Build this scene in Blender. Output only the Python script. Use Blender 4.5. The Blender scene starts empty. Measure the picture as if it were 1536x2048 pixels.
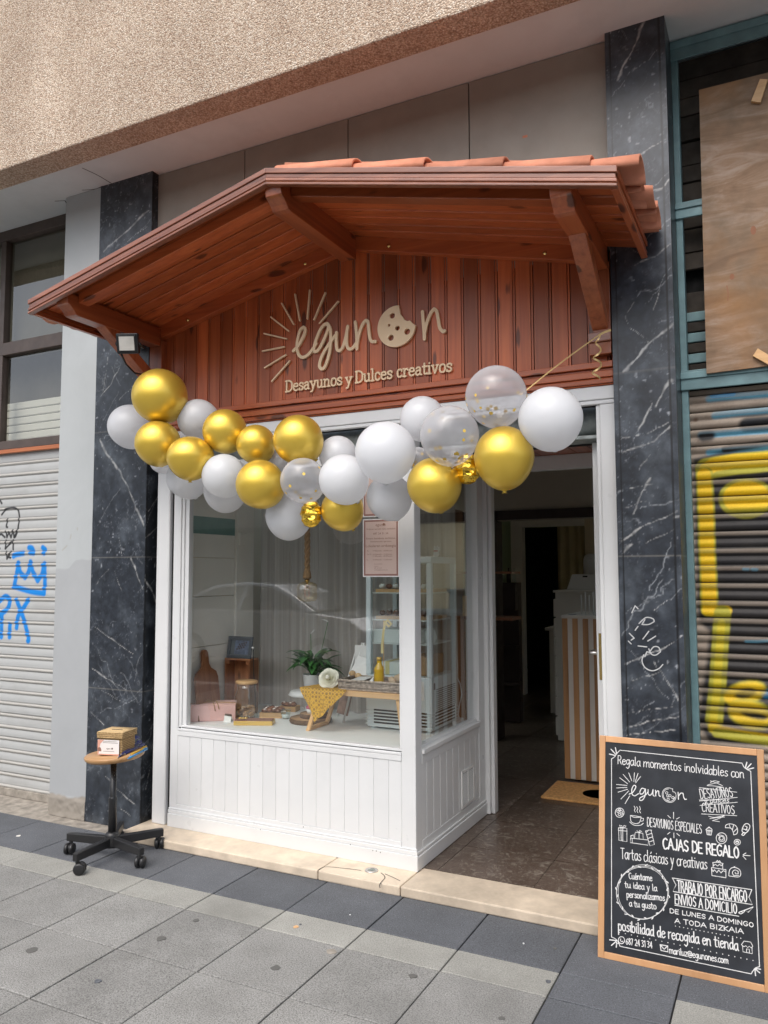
import bpy, bmesh, math, random
import numpy as np
from mathutils import Vector, Matrix

# ------------------------------------------------------------------ camera, world, sun, exposure
sc = bpy.context.scene
COL = sc.collection
CAMP = Vector((3.5719, -2.9625, 1.4657))
CR = Vector((0.89353, 0.44899, -0.00309)); CU = Vector((0.03691, -0.06659, 0.99710)); CD = Vector((-0.44748, 0.89105, 0.07608))
FPX = 1568.06
cam = bpy.data.cameras.new('camera'); camo = bpy.data.objects.new('camera', cam); COL.objects.link(camo)
cam.sensor_fit = 'VERTICAL'; cam.sensor_height = 24.0; cam.lens = FPX / 2048 * 24.0
cam.clip_start = 0.05; cam.clip_end = 500
camo.matrix_world = Matrix(((CR.x, CU.x, -CD.x, CAMP.x), (CR.y, CU.y, -CD.y, CAMP.y), (CR.z, CU.z, -CD.z, CAMP.z), (0, 0, 0, 1)))
sc.camera = camo
SUN_EL, SUN_AZ = 53.0, 182.0            # degrees; azimuth measured from +y clockwise
w = bpy.data.worlds.new('World'); sc.world = w; w.use_nodes = True
nt = w.node_tree; nt.nodes.clear()
sky = nt.nodes.new('ShaderNodeTexSky'); sky.sky_type = 'NISHITA'; sky.sun_disc = False
sky.sun_elevation = math.radians(SUN_EL); sky.sun_rotation = math.radians(SUN_AZ)
sky.air_density = 1.0; sky.dust_density = 4.0; sky.ozone_density = 1.0
hs = nt.nodes.new('ShaderNodeHueSaturation'); hs.inputs['Saturation'].default_value = 0.55
bg = nt.nodes.new('ShaderNodeBackground'); bg.inputs['Strength'].default_value = 0.15
wo = nt.nodes.new('ShaderNodeOutputWorld')
nt.links.new(sky.outputs[0], hs.inputs['Color']); nt.links.new(hs.outputs[0], bg.inputs[0]); nt.links.new(bg.outputs[0], wo.inputs[0])
sl = bpy.data.lights.new('sun', 'SUN'); sl.energy = 0.8; sl.angle = math.radians(60); sl.color = (1.0, 0.97, 0.94)
so = bpy.data.objects.new('sun', sl); COL.objects.link(so)
az, el = math.radians(SUN_AZ), math.radians(SUN_EL)
so.rotation_euler = Vector((math.sin(az) * math.cos(el), math.cos(az) * math.cos(el), math.sin(el))).to_track_quat('Z', 'Y').to_euler()
so.location = (0, -6, 12)
sc.view_settings.view_transform = 'Standard'; sc.view_settings.look = 'None'; sc.view_settings.gamma = 1
sc.view_settings.exposure = 0.66
sc.cycles.max_bounces = 14; sc.cycles.diffuse_bounces = 9; sc.cycles.glossy_bounces = 4; sc.cycles.transparent_max_bounces = 24; sc.cycles.use_denoising = True
sc.cycles.caustics_reflective = False; sc.cycles.caustics_refractive = False
sc.cycles.sample_clamp_indirect = 6

R = random.Random(7)
def px_ray(px, py): return CD + CR * ((px - 768) / FPX) - CU * ((py - 1024) / FPX)
def at(px, py, x=None, y=None, z=None):
    """point of a real plane that the photo shows at this pixel (used to measure the place)"""
    v = px_ray(px, py)
    t = (x - CAMP.x) / v.x if x is not None else (y - CAMP.y) / v.y if y is not None else (z - CAMP.z) / v.z
    return CAMP + v * t

# ------------------------------------------------------------------ mesh helpers
WL = {}
class MB:
    def __init__(s): s.v = []; s.f = []; s.mi = []; s.rn = []; s.sm = []
    def add(s, vs, fs, mi=0, smooth=False, r=None):
        o = len(s.v); r = R.random() if r is None else r
        s.v += [tuple(p) for p in vs]
        for f in fs:
            s.f.append(tuple(i + o for i in f)); s.mi.append(mi); s.rn.append(r); s.sm.append(smooth)
        return s
    def box(s, x0, x1, y0, y1, z0, z1, mi=0, r=None, m=None):
        p = [Vector((x, y, z)) for x in (x0, x1) for y in (y0, y1) for z in (z0, z1)]
        if m is not None: p = [m @ q for q in p]
        return s.add(p, [(0, 1, 3, 2), (4, 6, 7, 5), (0, 4, 5, 1), (2, 3, 7, 6), (0, 2, 6, 4), (1, 5, 7, 3)], mi, False, r)
    def prism(s, poly, fn, h0, h1, mi=0, r=None, smooth=False):
        n = len(poly)
        vs = [fn(a, b, h0) for a, b in poly] + [fn(a, b, h1) for a, b in poly]
        fs = [tuple(range(n - 1, -1, -1)), tuple(range(n, 2 * n))]
        fs += [(i, (i + 1) % n, (i + 1) % n + n, i + n) for i in range(n)]
        return s.add(vs, fs, mi, smooth, r)
    def tube(s, pts, rad, n=8, mi=0, r=None, caps=True, smooth=True):
        pts = [Vector(p) for p in pts]; m = len(pts)
        rads = rad if isinstance(rad, (list, tuple)) else [rad] * m
        vs = []; up = None
        for i, p in enumerate(pts):
            t = (pts[min(i + 1, m - 1)] - pts[max(i - 1, 0)]).normalized()
            if up is None: up = t.orthogonal().normalized()
            up = (up - t * up.dot(t)); up = up.normalized() if up.length > 1e-6 else t.orthogonal().normalized()
            b = t.cross(up)
            for k in range(n):
                a = 2 * math.pi * k / n
                vs.append(p + (up * math.cos(a) + b * math.sin(a)) * rads[i])
        fs = [(i * n + k, i * n + (k + 1) % n, (i + 1) * n + (k + 1) % n, (i + 1) * n + k) for i in range(m - 1) for k in range(n)]
        if caps: fs += [tuple(range(n - 1, -1, -1)), tuple(range((m - 1) * n, m * n))]
        return s.add(vs, fs, mi, smooth, r)
    def lathe(s, prof, c=(0, 0, 0), n=24, mi=0, m=None, r=None, smooth=True):
        vs = []; c = Vector(c)
        for rr, z in prof:
            for k in range(n):
                a = 2 * math.pi * k / n
                q = Vector((rr * math.cos(a), rr * math.sin(a), z))
                vs.append((m @ q if m is not None else q) + c)
        L = len(prof)
        fs = [(i * n + k, i * n + (k + 1) % n, (i + 1) * n + (k + 1) % n, (i + 1) * n + k) for i in range(L - 1) for k in range(n)]
        if prof[0][0] > 1e-5: fs.append(tuple(range(n - 1, -1, -1)))
        if prof[-1][0] > 1e-5: fs.append(tuple(range((L - 1) * n, L * n)))
        return s.add(vs, fs, mi, smooth, r)
    def ball(s, c, rx, ry=None, rz=None, n=14, mi=0, r=None, m=None, bump=0):
        ry = rx if ry is None else ry; rz = rx if rz is None else rz
        vs = []; h = n // 2
        for i in range(h + 1):
            th = math.pi * i / h
            for k in range(n):
                a = 2 * math.pi * k / n; j = 1 + bump * R.uniform(-1, 1)
                q = Vector((rx * math.sin(th) * math.cos(a) * j, ry * math.sin(th) * math.sin(a) * j, rz * math.cos(th) * j))
                vs.append((m @ q if m is not None else q) + Vector(c))
        fs = [(i * n + k, (i + 1) * n + k, (i + 1) * n + (k + 1) % n, i * n + (k + 1) % n) for i in range(h) for k in range(n)]
        return s.add(vs, fs, mi, True, r)
    def build(s, name, mats, parent=None, loc=None, bevel=0, weld=False, paint=None):
        base = Vector(WL[parent.name]) if parent is not None else Vector(loc if loc is not None else (0, 0, 0))
        me = bpy.data.meshes.new(name)
        me.from_pydata([tuple(Vector(p) - base) for p in s.v], [], s.f)
        for m in (mats if isinstance(mats, (list, tuple)) else [mats]): me.materials.append(m)
        me.polygons.foreach_set('material_index', s.mi); me.polygons.foreach_set('use_smooth', s.sm)
        a = me.attributes.new('rnd', 'FLOAT', 'FACE'); a.data.foreach_set('value', s.rn)
        if weld:
            bm = bmesh.new(); bm.from_mesh(me); bmesh.ops.remove_doubles(bm, verts=bm.verts, dist=1e-5); bm.to_mesh(me); bm.free()
        me.update()
        o = bpy.data.objects.new(name, me); COL.objects.link(o)
        if parent is not None: o.parent = parent
        else: o.location = base
        WL[o.name] = tuple(base)
        if bevel:
            b = o.modifiers.new('bevel', 'BEVEL'); b.width = bevel; b.segments = 2; b.limit_method = 'ANGLE'; b.angle_limit = math.radians(40)
        return o
def tag(o, label=None, cat=None, group=None, kind=None):
    for k, v in (('label', label), ('category', cat), ('group', group), ('kind', kind)):
        if v: o[k] = v
    return o
def thing(name, loc, label, cat, group=None):
    o = bpy.data.objects.new(name, None); COL.objects.link(o); o.location = loc; o.empty_display_size = 0.1
    WL[o.name] = tuple(loc)
    return tag(o, label, cat, group)
def dup(root, loc, label=None, rot=None, scale=None):
    c = root.copy(); COL.objects.link(c); c.location = loc
    if rot is not None: c.rotation_euler = rot
    if scale is not None: c.scale = scale
    if label: c['label'] = label
    WL[c.name] = tuple(loc)
    for ch in root.children:
        d = ch.copy(); COL.objects.link(d); d.parent = c
        for g in ch.children:
            e = g.copy(); COL.objects.link(e); e.parent = d
    return c
def smooth_line(pts, step=6, corner=75):
    """Catmull-Rom through 2-D points, broken at sharp corners; list of polylines"""
    pts = [Vector((p[0], p[1])) for p in pts]
    closed = (pts[0] - pts[-1]).length < 1e-6 and len(pts) > 3
    runs = []; cur = [pts[0]]
    for i in range(1, len(pts)):
        cur.append(pts[i])
        if 0 < i < len(pts) - 1:
            a, b = pts[i] - pts[i - 1], pts[i + 1] - pts[i]
            if a.length > 0 and b.length > 0 and math.degrees(a.angle(b)) > corner: runs.append(cur); cur = [pts[i]]
    runs.append(cur); out = []
    for r_ in runs:
        n = len(r_); o = []
        for i in range(n - 1):
            loop = closed and len(runs) == 1
            p0 = r_[i - 1] if i > 0 else (r_[-2] if loop else r_[i]); p1, p2 = r_[i], r_[i + 1]
            p3 = r_[i + 2] if i + 2 < n else (r_[1] if loop else r_[i + 1])
            k = step if n > 2 else 1
            for j in range(k):
                t = j / k
                o.append(0.5 * ((2 * p1) + (p2 - p0) * t + (2 * p0 - 5 * p1 + 4 * p2 - p3) * t * t + (3 * p1 - p0 - 3 * p2 + p3) * t ** 3))
        o.append(r_[-1]); out.append(o)
    return out
ZK = [0]
def stroke(mb, pts2, width, fn, depth=0.0004, mi=0, sm=True, flat=False, step=6):
    """a brush stroke lying on a surface. fn(a,b,h) maps the surface's own coordinates to space"""
    for run in (smooth_line(pts2, step) if sm else [[Vector(p) for p in pts2]]):
        n = len(run); L = []; Rr = []
        hw = width / 2; ZK[0] = (ZK[0] + 1) % 9; z0 = depth + ZK[0] * 2e-5
        for i, p in enumerate(run):
            t = run[min(i + 1, n - 1)] - run[max(i - 1, 0)]
            if t.length < 1e-9: t = Vector((1, 0))
            t.normalize(); nn = Vector((-t.y, t.x)) * hw
            L.append(p + nn); Rr.append(p - nn)
        zs = [z0 + 1.5e-5 * i / 4 for i in range(n)]
        if flat or depth < 0.002:
            vs = [fn(q.x, q.y, z) for q, z in zip(L, zs)] + [fn(q.x, q.y, z) for q, z in zip(Rr, zs)]
            mb.add(vs, [(i, n + i, n + i + 1, i + 1) for i in range(n - 1)], mi)
        else:
            vs = [fn(q.x, q.y, z) for q, z in zip(L, zs)] + [fn(q.x, q.y, z) for q, z in zip(Rr, zs)] + [fn(q.x, q.y, 0) for q in L] + [fn(q.x, q.y, 0) for q in Rr]
            fs = []
            for i in range(n - 1):
                fs += [(i, n + i, n + i + 1, i + 1), (i, i + 1, 2 * n + i + 1, 2 * n + i), (n + i, 3 * n + i, 3 * n + i + 1, n + i + 1)]
            mb.add(vs, fs, mi)
        for e in (run[0], run[-1]):
            z = z0 - 1.2e-5 if e is run[0] else z0 + 4e-5 + 1.5e-5 * n / 4
            d = [(e.x + hw * math.cos(k * math.pi / 4 + .39), e.y + hw * math.sin(k * math.pi / 4 + .39)) for k in range(8)]
            if flat or depth < 0.002: mb.add([fn(a, b, z) for a, b in d], [tuple(range(8))], mi)
            else: mb.prism(d, fn, 0, z, mi)
    return mb
def text_faces(s, size, font_shear=0):
    cu = bpy.data.curves.new('t', 'FONT'); cu.body = s; cu.size = size; cu.shear = font_shear; cu.resolution_u = 2
    o = bpy.data.objects.new('t', cu); COL.objects.link(o)
    dg = bpy.context.evaluated_depsgraph_get(); dg.update()
    me = bpy.data.meshes.new_from_object(o.evaluated_get(dg))
    vs = [tuple(v.co) for v in me.vertices]; fs = [tuple(p.vertices) for p in me.polygons]
    bpy.data.objects.remove(o); bpy.data.curves.remove(cu); bpy.data.meshes.remove(me)
    return vs, fs
def text_on(mb, s, size, fn, a0, b0, width=None, align='L', h=0.0004, mi=0):
    vs, fs = text_faces(s, size)
    if not vs: return
    xs = [v[0] for v in vs]; wd = max(xs) - min(xs); k = 1
    if width: k = width / wd; wd = width
    off = {'L': 0, 'C': -wd / 2, 'R': -wd}[align]
    mb.add([fn(a0 + off + (v[0] - min(xs)) * k, b0 + v[1], h) for v in vs], fs, mi)

# ------------------------------------------------------------------ materials
def newmat(name):
    m = bpy.data.materials.new(name); m.use_nodes = True; nt = m.node_tree; nt.nodes.clear()
    out = nt.nodes.new('ShaderNodeOutputMaterial'); b = nt.nodes.new('ShaderNodeBsdfPrincipled')
    nt.links.new(b.outputs[0], out.inputs[0])
    return m, nt, b, out
def N(nt, typ, **kw):
    n = nt.nodes.new(typ)
    for k, v in kw.items():
        if k in n.inputs: n.inputs[k].default_value = v
        else: setattr(n, k, v)
    return n
def ramp(nt, stops):
    r = nt.nodes.new('ShaderNodeValToRGB'); e = r.color_ramp.elements
    while len(e) < len(stops): e.new(0.5)
    for i, (p, c) in enumerate(stops):
        e[i].position = p; e[i].color = (*c, 1) if len(c) == 3 else c
    return r
def mixc(nt, fac, a, b, mode='MIX'):
    m = nt.nodes.new('ShaderNodeMix'); m.data_type = 'RGBA'; m.blend_type = mode
    for sock, v in ((m.inputs[0], fac), (m.inputs[6], a), (m.inputs[7], b)):
        if hasattr(v, 'is_linked') or hasattr(v, 'links'): nt.links.new(v, sock)
        else: sock.default_value = v if isinstance(v, float) else (*v, 1) if len(v) == 3 else v
    return m.outputs[2]
def mul(nt, a, b, op='MULTIPLY'):
    m = nt.nodes.new('ShaderNodeMath'); m.operation = op
    for sock, v in ((m.inputs[0], a), (m.inputs[1], b)):
        if hasattr(v, 'links'): nt.links.new(v, sock)
        else: sock.default_value = v
    return m.outputs[0]
def coords(nt, scale=(1, 1, 1), rnd=0.0):
    tc = N(nt, 'ShaderNodeTexCoord'); mp = N(nt, 'ShaderNodeMapping'); mp.inputs['Scale'].default_value = scale
    nt.links.new(tc.outputs['Object'], mp.inputs['Vector']); o = mp.outputs[0]
    if rnd:
        at_ = N(nt, 'ShaderNodeAttribute', attribute_name='rnd')
        ad = N(nt, 'ShaderNodeVectorMath', operation='ADD'); sm = mul(nt, at_.outputs['Fac'], rnd)
        cb = N(nt, 'ShaderNodeCombineXYZ')
        for i in range(3): nt.links.new(sm, cb.inputs[i])
        nt.links.new(o, ad.inputs[0]); nt.links.new(cb.outputs[0], ad.inputs[1]); o = ad.outputs[0]
    return o
def noise(nt, vec, scale, detail=4, rough=0.55, dist=0.0):
    n = N(nt, 'ShaderNodeTexNoise'); n.inputs['Scale'].default_value = scale; n.inputs['Detail'].default_value = detail
    n.inputs['Roughness'].default_value = rough; n.inputs['Distortion'].default_value = dist
    nt.links.new(vec, n.inputs['Vector']); return n.outputs['Fac']
def bump(nt, b, h, strength=0.3, dist=0.002):
    n = N(nt, 'ShaderNodeBump'); n.inputs['Strength'].default_value = strength; n.inputs['Distance'].default_value = dist
    nt.links.new(h, n.inputs['Height']); nt.links.new(n.outputs[0], b.inputs['Normal'])
def rndval(nt, col, amt):
    a = N(nt, 'ShaderNodeAttribute', attribute_name='rnd')
    v = mul(nt, mul(nt, a.outputs['Fac'], 2 * amt), 1 - amt, 'ADD')
    h = N(nt, 'ShaderNodeHueSaturation'); nt.links.new(v, h.inputs['Value'])
    nt.links.new(col, h.inputs['Color']); return h.outputs[0]
def simple(name, col, rough=0.5, metal=0.0, var=0.12, sc_=6.0, bmp=0.0, bsc=80.0, rnd=0.0, spec=0.5, coat=0.0, dirt=0.0):
    m, nt, b, out = newmat(name); v = coords(nt)
    n = noise(nt, v, sc_, 5)
    lo = tuple(c * (1 - var) for c in col); hi = tuple(min(1, c * (1 + var)) for c in col)
    c = ramp(nt, [(0.3, lo), (0.7, hi)]); nt.links.new(n, c.inputs[0]); o = c.outputs[0]
    if dirt:
        n2 = noise(nt, v, 2.3, 8, 0.7); d = ramp(nt, [(0.5, (0, 0, 0)), (0.75, (1, 1, 1))]); nt.links.new(n2, d.inputs[0])
        o = mixc(nt, mul(nt, d.outputs[0], dirt), o, tuple(c * 0.55 for c in col))
    if rnd: o = rndval(nt, o, rnd)
    nt.links.new(o, b.inputs['Base Color'])
    b.inputs['Roughness'].default_value = rough; b.inputs['Metallic'].default_value = metal
    b.inputs['Specular IOR Level'].default_value = spec; b.inputs['Coat Weight'].default_value = coat
    rr = ramp(nt, [(0.3, (rough * .85,) * 3), (0.7, (min(1, rough * 1.15),) * 3)]); nt.links.new(noise(nt, v, sc_ * 2.7, 3), rr.inputs[0]); nt.links.new(rr.outputs[0], b.inputs['Roughness'])
    if bmp: bump(nt, b, noise(nt, v, bsc, 4), bmp)
    return m
def wood(name, axis, dark, mid, light, rough=0.35, knots=True, fine=60.0, coat=0.0, rnd=0.30):
    m, nt, b, out = newmat(name)
    s = {'x': (1.2, fine, fine), 'y': (fine, 1.2, fine), 'z': (fine, fine, 1.2)}[axis]
    v = coords(nt, s, 37.0)
    n = noise(nt, v, 1.0, 7, 0.6, 0.5)
    c = ramp(nt, [(0.18, dark), (0.48, mid), (0.80, light)]); nt.links.new(n, c.inputs[0])
    v2 = coords(nt, tuple(k / 12 for k in s), 11.0); n2 = noise(nt, v2, 1.0, 3, 0.5, 1.0)
    c2 = ramp(nt, [(0.3, (0.72, 0.72, 0.72)), (0.7, (1.12, 1.08, 1.04))]); nt.links.new(n2, c2.inputs[0])
    o = mixc(nt, 1.0, c.outputs[0], c2.outputs[0], 'MULTIPLY')
    if knots:
        ks = {'x': (3.6, 10, 10), 'y': (10, 3.6, 10), 'z': (10, 10, 3.6)}[axis]
        vk = coords(nt, ks, 5.0); vo = N(nt, 'ShaderNodeTexVoronoi'); nt.links.new(vk, vo.inputs['Vector']); vo.inputs['Scale'].default_value = 1.0
        kd = mul(nt, vo.outputs['Distance'], mul(nt, noise(nt, v, 0.6, 3), 0.5), 'ADD')
        kr = ramp(nt, [(0.36, (1, 1, 1)), (0.43, (0, 0, 0))]); nt.links.new(kd, kr.inputs[0])
        o = mixc(nt, mul(nt, kr.outputs[0], 0.85), o, tuple(d * 0.3 for d in dark))
    o = rndval(nt, o, rnd)
    nt.links.new(o, b.inputs['Base Color']); b.inputs['Roughness'].default_value = rough; b.inputs['Coat Weight'].default_value = coat
    b.inputs['Coat Roughness'].default_value = 0.25
    bump(nt, b, n, 0.15, 0.001)
    return m
def glass(name, tint=(0.93, 0.96, 0.95), refl=1.0, haze=0.0, rough=0.0):
    m, nt, b, out = newmat(name); nt.nodes.remove(b)
    tr = N(nt, 'ShaderNodeBsdfTransparent'); tr.inputs[0].default_value = (*tint, 1)
    gl = N(nt, 'ShaderNodeBsdfGlossy'); gl.inputs['Roughness'].default_value = rough; gl.inputs[0].default_value = (1, 1, 1, 1)
    lw = N(nt, 'ShaderNodeLayerWeight'); lw.inputs[0].default_value = 0.5
    f = mul(nt, mul(nt, mul(nt, mul(nt, lw.outputs['Facing'], 5.0, 'POWER'), 0.96), 0.045, 'ADD'), 1.7 * refl)
    mx = N(nt, 'ShaderNodeMixShader'); nt.links.new(f, mx.inputs[0]); nt.links.new(tr.outputs[0], mx.inputs[1]); nt.links.new(gl.outputs[0], mx.inputs[2])
    last = mx.outputs[0]
    if haze:
        df = N(nt, 'ShaderNodeBsdfDiffuse'); df.inputs[0].default_value = (.8, .8, .8, 1)
        m2 = N(nt, 'ShaderNodeMixShader'); m2.inputs[0].default_value = haze; nt.links.new(last, m2.inputs[1]); nt.links.new(df.outputs[0], m2.inputs[2]); last = m2.outputs[0]
    nt.links.new(last, out.inputs[0]); return m
def painted(name, rough=0.4, metal=0.0, bmp=0.0, cloud=None, spec=0.5, grime=0.0):
    """surface colour comes from the mesh's own paint marks (graffiti, veins), plus fine variation"""
    m, nt, b, out = newmat(name)
    a = N(nt, 'ShaderNodeAttribute', attribute_name='paint'); o = a.outputs['Color']; v = coords(nt)
    if cloud:
        n = noise(nt, v, cloud[0], 8, 0.65, 0.4); c = ramp(nt, [(0.3, (1 - cloud[1],) * 3), (0.72, (1 + cloud[1],) * 3)]); nt.links.new(n, c.inputs[0])
        o = mixc(nt, 1.0, o, c.outputs[0], 'MULTIPLY')
    if grime:
        n = noise(nt, v, 5, 8, 0.7); d = ramp(nt, [(0.45, (0, 0, 0)), (0.75, (1, 1, 1))]); nt.links.new(n, d.inputs[0])
        o = mixc(nt, mul(nt, d.outputs[0], grime), o, (0.16, 0.13, 0.10))
    nt.links.new(o, b.inputs['Base Color']); b.inputs['Roughness'].default_value = rough; b.inputs['Metallic'].default_value = metal
    b.inputs['Specular IOR Level'].default_value = spec
    if bmp: bump(nt, b, noise(nt, v, 150, 4), bmp)
    return m
def cobble(name, cols, scale, rough=0.85, bstr=0.9, bdist=0.006):
    """pebble-dash: small stones of several colours set in mortar"""
    m, nt, b, out = newmat(name); v = coords(nt)
    vo = N(nt, 'ShaderNodeTexVoronoi'); vo.inputs['Scale'].default_value = scale; nt.links.new(v, vo.inputs['Vector'])
    sep = N(nt, 'ShaderNodeSeparateColor'); nt.links.new(vo.outputs['Color'], sep.inputs[0])
    c = ramp(nt, [(i / (len(cols) - 1), k) for i, k in enumerate(cols)]); nt.links.new(sep.outputs[0], c.inputs[0])
    gap = ramp(nt, [(0.45, (1, 1, 1)), (0.80, (0.62, 0.57, 0.52))]); nt.links.new(vo.outputs['Distance'], gap.inputs[0])
    o = mixc(nt, 1.0, c.outputs[0], gap.outputs[0], 'MULTIPLY')
    big = ramp(nt, [(0.35, (0.85, 0.83, 0.81)), (0.68, (1.08, 1.07, 1.06))]); nt.links.new(noise(nt, v, 1.7, 6, 0.6), big.inputs[0])
    o = mixc(nt, 1.0, o, big.outputs[0], 'MULTIPLY')
    stv = noise(nt, coords(nt, (5, 5, .35)), 1.0, 6, .7); sr = ramp(nt, [(.42, (1, 1, 1)), (.72, (.90, .88, .86))]); nt.links.new(stv, sr.inputs[0]); o = mixc(nt, 1.0, o, sr.outputs[0], 'MULTIPLY')
    nt.links.new(o, b.inputs['Base Color']); b.inputs['Roughness'].default_value = rough
    inv = mul(nt, 1.0, vo.outputs['Distance'], 'SUBTRACT'); bump(nt, b, inv, bstr, bdist)
    return m
def paver(name, col, speck, rough=0.9, amt=0.35):
    m, nt, b, out = newmat(name); v = coords(nt)
    n1 = noise(nt, v, 190, 3, .7); c = ramp(nt, [(0.36, tuple(k * (1 - amt) for k in col)), (0.5, col), (0.66, tuple(k * (1 + amt * .6) for k in col))]); nt.links.new(n1, c.inputs[0])
    n2 = noise(nt, v, 3.5, 7, 0.65); c2 = ramp(nt, [(0.3, (0.80, 0.80, 0.79)), (0.7, (1.10, 1.10, 1.10))]); nt.links.new(n2, c2.inputs[0])
    o = mixc(nt, 1.0, c.outputs[0], c2.outputs[0], 'MULTIPLY')
    vo = N(nt, 'ShaderNodeTexVoronoi'); vo.inputs['Scale'].default_value = 75; nt.links.new(v, vo.inputs['Vector'])
    sp = ramp(nt, [(0.10, (1, 1, 1)), (0.17, (0, 0, 0))]); nt.links.new(vo.outputs['Distance'], sp.inputs[0])
    o = mixc(nt, mul(nt, sp.outputs[0], 0.6), o, speck)
    n3 = noise(nt, v, 1.1, 9, 0.75, 0.3); st = ramp(nt, [(0.52, (0, 0, 0)), (0.70, (1, 1, 1))]); nt.links.new(n3, st.inputs[0])
    o = mixc(nt, mul(nt, st.outputs[0], 0.45), o, tuple(k * 0.55 for k in col))
    o = rndval(nt, o, 0.09)
    nt.links.new(o, b.inputs['Base Color']); b.inputs['Roughness'].default_value = rough
    bump(nt, b, n1, 0.35, 0.0015)
    return m
# palette
m_pebble = cobble('pebble_dash', [(.46, .33, .24), (.66, .53, .41), (.53, .41, .31), (.74, .64, .52), (.42, .30, .22), (.62, .51, .41), (.80, .72, .62)], 128)
m_soffit = simple('soffit_paint', (.68, .73, .75), .85, var=.06, sc_=2.5, bmp=.15, bsc=60, dirt=.25)
m_panel = simple('stone_panel', (.30, .275, .235), .6, var=.10, sc_=4, rnd=.06, dirt=.2)
m_dark = simple('dark_gap', (.015, .015, .015), .9)
m_marble = painted('dark_marble', .34, cloud=(22, .35), spec=.55)
m_pilaster = painted('grey_paint', .7, cloud=(3, .05), bmp=.12)
m_plaster = simple('rough_mortar', (.30, .27, .23), .95, var=.35, sc_=18, bmp=.6, bsc=60)
m_step = simple('cream_marble', (.62, .52, .40), .6, var=.2, sc_=9, rnd=.08, dirt=.65, bmp=.08)
m_light = paver('light_paver', (.272, .270, .258), (.11, .11, .11), amt=.55)
m_darkp = paver('dark_paver', (.112, .119, .132), (.26, .27, .28), amt=.40)
m_light2 = paver('pale_paver', (.33, .327, .30), (.16, .16, .16), amt=.32)
m_gum = simple('old_gum', (.12, .118, .11), .9)
m_joint = simple('joint_sand', (.05, .048, .045), .95)
m_asphalt = simple('pale_asphalt', (.15, .148, .145), .9, var=.25, sc_=40, bmp=.4)
m_kerb = simple('kerb_stone', (.33, .32, .31), .85)
m_white = simple('white_gloss_paint', (.71, .72, .72), .32, var=.03, sc_=3, rnd=.025, dirt=.14)
m_white2 = simple('white_sheet', (.80, .80, .78), .5, var=.03)
m_cream = simple('cream_board', (.80, .77, .71), .5, var=.03)
m_glass = glass('window_glass', refl=1.5)
m_glass2 = glass('thin_glass', (.90, .96, .95), 1.0)
m_plank = wood('red_plank', 'z', (.28, .062, .018), (.47, .112, .034), (.58, .160, .050), .40, fine=38, coat=.12)
m_beamx = wood('red_beam_x', 'x', (.30, .064, .018), (.47, .110, .033), (.58, .165, .052), .33, fine=38, coat=.3)
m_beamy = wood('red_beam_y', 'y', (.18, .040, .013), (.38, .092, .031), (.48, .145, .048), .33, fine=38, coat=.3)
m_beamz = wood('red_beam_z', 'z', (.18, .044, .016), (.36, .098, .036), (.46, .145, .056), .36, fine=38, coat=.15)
m_fascia = wood('red_moulding', 'x', (.13, .042, .022), (.26, .090, .048), (.38, .15, .085), .3, fine=45, coat=.5, knots=False)
m_tile = simple('terracotta', (.60, .235, .14), .8, var=.16, sc_=14, rnd=.16, bmp=.25, dirt=.5)
m_letter = simple('beige_board', (.93, .71, .46), .55, var=.04)
m_black = simple('black_plastic', (.018, .018, .019), .38, var=.2)
m_blackm = simple('black_steel', (.014, .014, .015), .3, var=.2, bmp=.05)
m_seat = wood('blond_wood', 'x', (.42, .22, .09), (.57, .33, .15), (.66, .41, .20), .4, knots=False, fine=30)
m_bamboo = wood('bamboo', 'x', (.50, .29, .12), (.63, .39, .18), (.70, .46, .24), .4, knots=False, fine=45)
m_chrome = simple('satin_steel', (.62, .60, .57), .3, 1.0, var=.05)
m_brass = simple('brass', (.75, .55, .22), .25, 1.0, var=.08)
m_galv = simple('galvanised', (.33, .36, .35), .5, .35, var=.5, sc_=11)

# ------------------------------------------------------------------ pavement
STEP_Y, ZS = 0.345, 0.045
mb = MB(); G = 0.003
def slab(x0, x1, y0, y1, mi):
    dz = R.uniform(-.0012, .0012); c = .0035
    a = [(x0 + G, y0 + G), (x1 - G, y0 + G), (x1 - G, y1 - G), (x0 + G, y1 - G)]
    b = [(x0 + G + c, y0 + G + c), (x1 - G - c, y0 + G + c), (x1 - G - c, y1 - G - c), (x0 + G + c, y1 - G - c)]
    vs = [(x, y, -.02) for x, y in a] + [(x, y, dz - .0025) for x, y in a] + [(x, y, dz) for x, y in b]
    fs = [(8, 9, 10, 11)] + [(i + o, (i + 1) % 4 + o, (i + 1) % 4 + 4 + o, i + 4 + o) for o in (0, 4) for i in range(4)]
    mb.add(vs, fs, mi)
rows = [(0.0, STEP_Y + .4)] + [(-.184, 0.0)] + [(-.184 - .4 * (k + 1), -.184 - .4 * k) for k in range(10)]
for i in range(-12, 21):
    for k, (y0, y1) in enumerate(rows):
        dk = k == 0 or i == 7 or i == -8
        if k == 0: slab(i * .4, i * .4 + .4, y0, .40, 1)
        else: slab(i * .4, i * .4 + .4, y0, y1, 1 if dk else 3 if k == 1 else 0)
mb.box(-4.8, 8.4, .40, .72, -.02, -.003, 2)
tag(mb.build('pavement', [m_light, m_darkp, m_plaster, m_light2]), kind='structure')
g = MB().add([(-150, -150, -.17), (150, -150, -.17), (150, 150, -.17), (-150, 150, -.17)], [(0, 1, 2, 3)]).build('ground', m_asphalt); tag(g, kind='structure')
b_ = MB().box(-4.8, 8.4, -4.184, .76, -.16, -.02).build('pavement_bed', m_joint); tag(b_, kind='structure')
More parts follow.
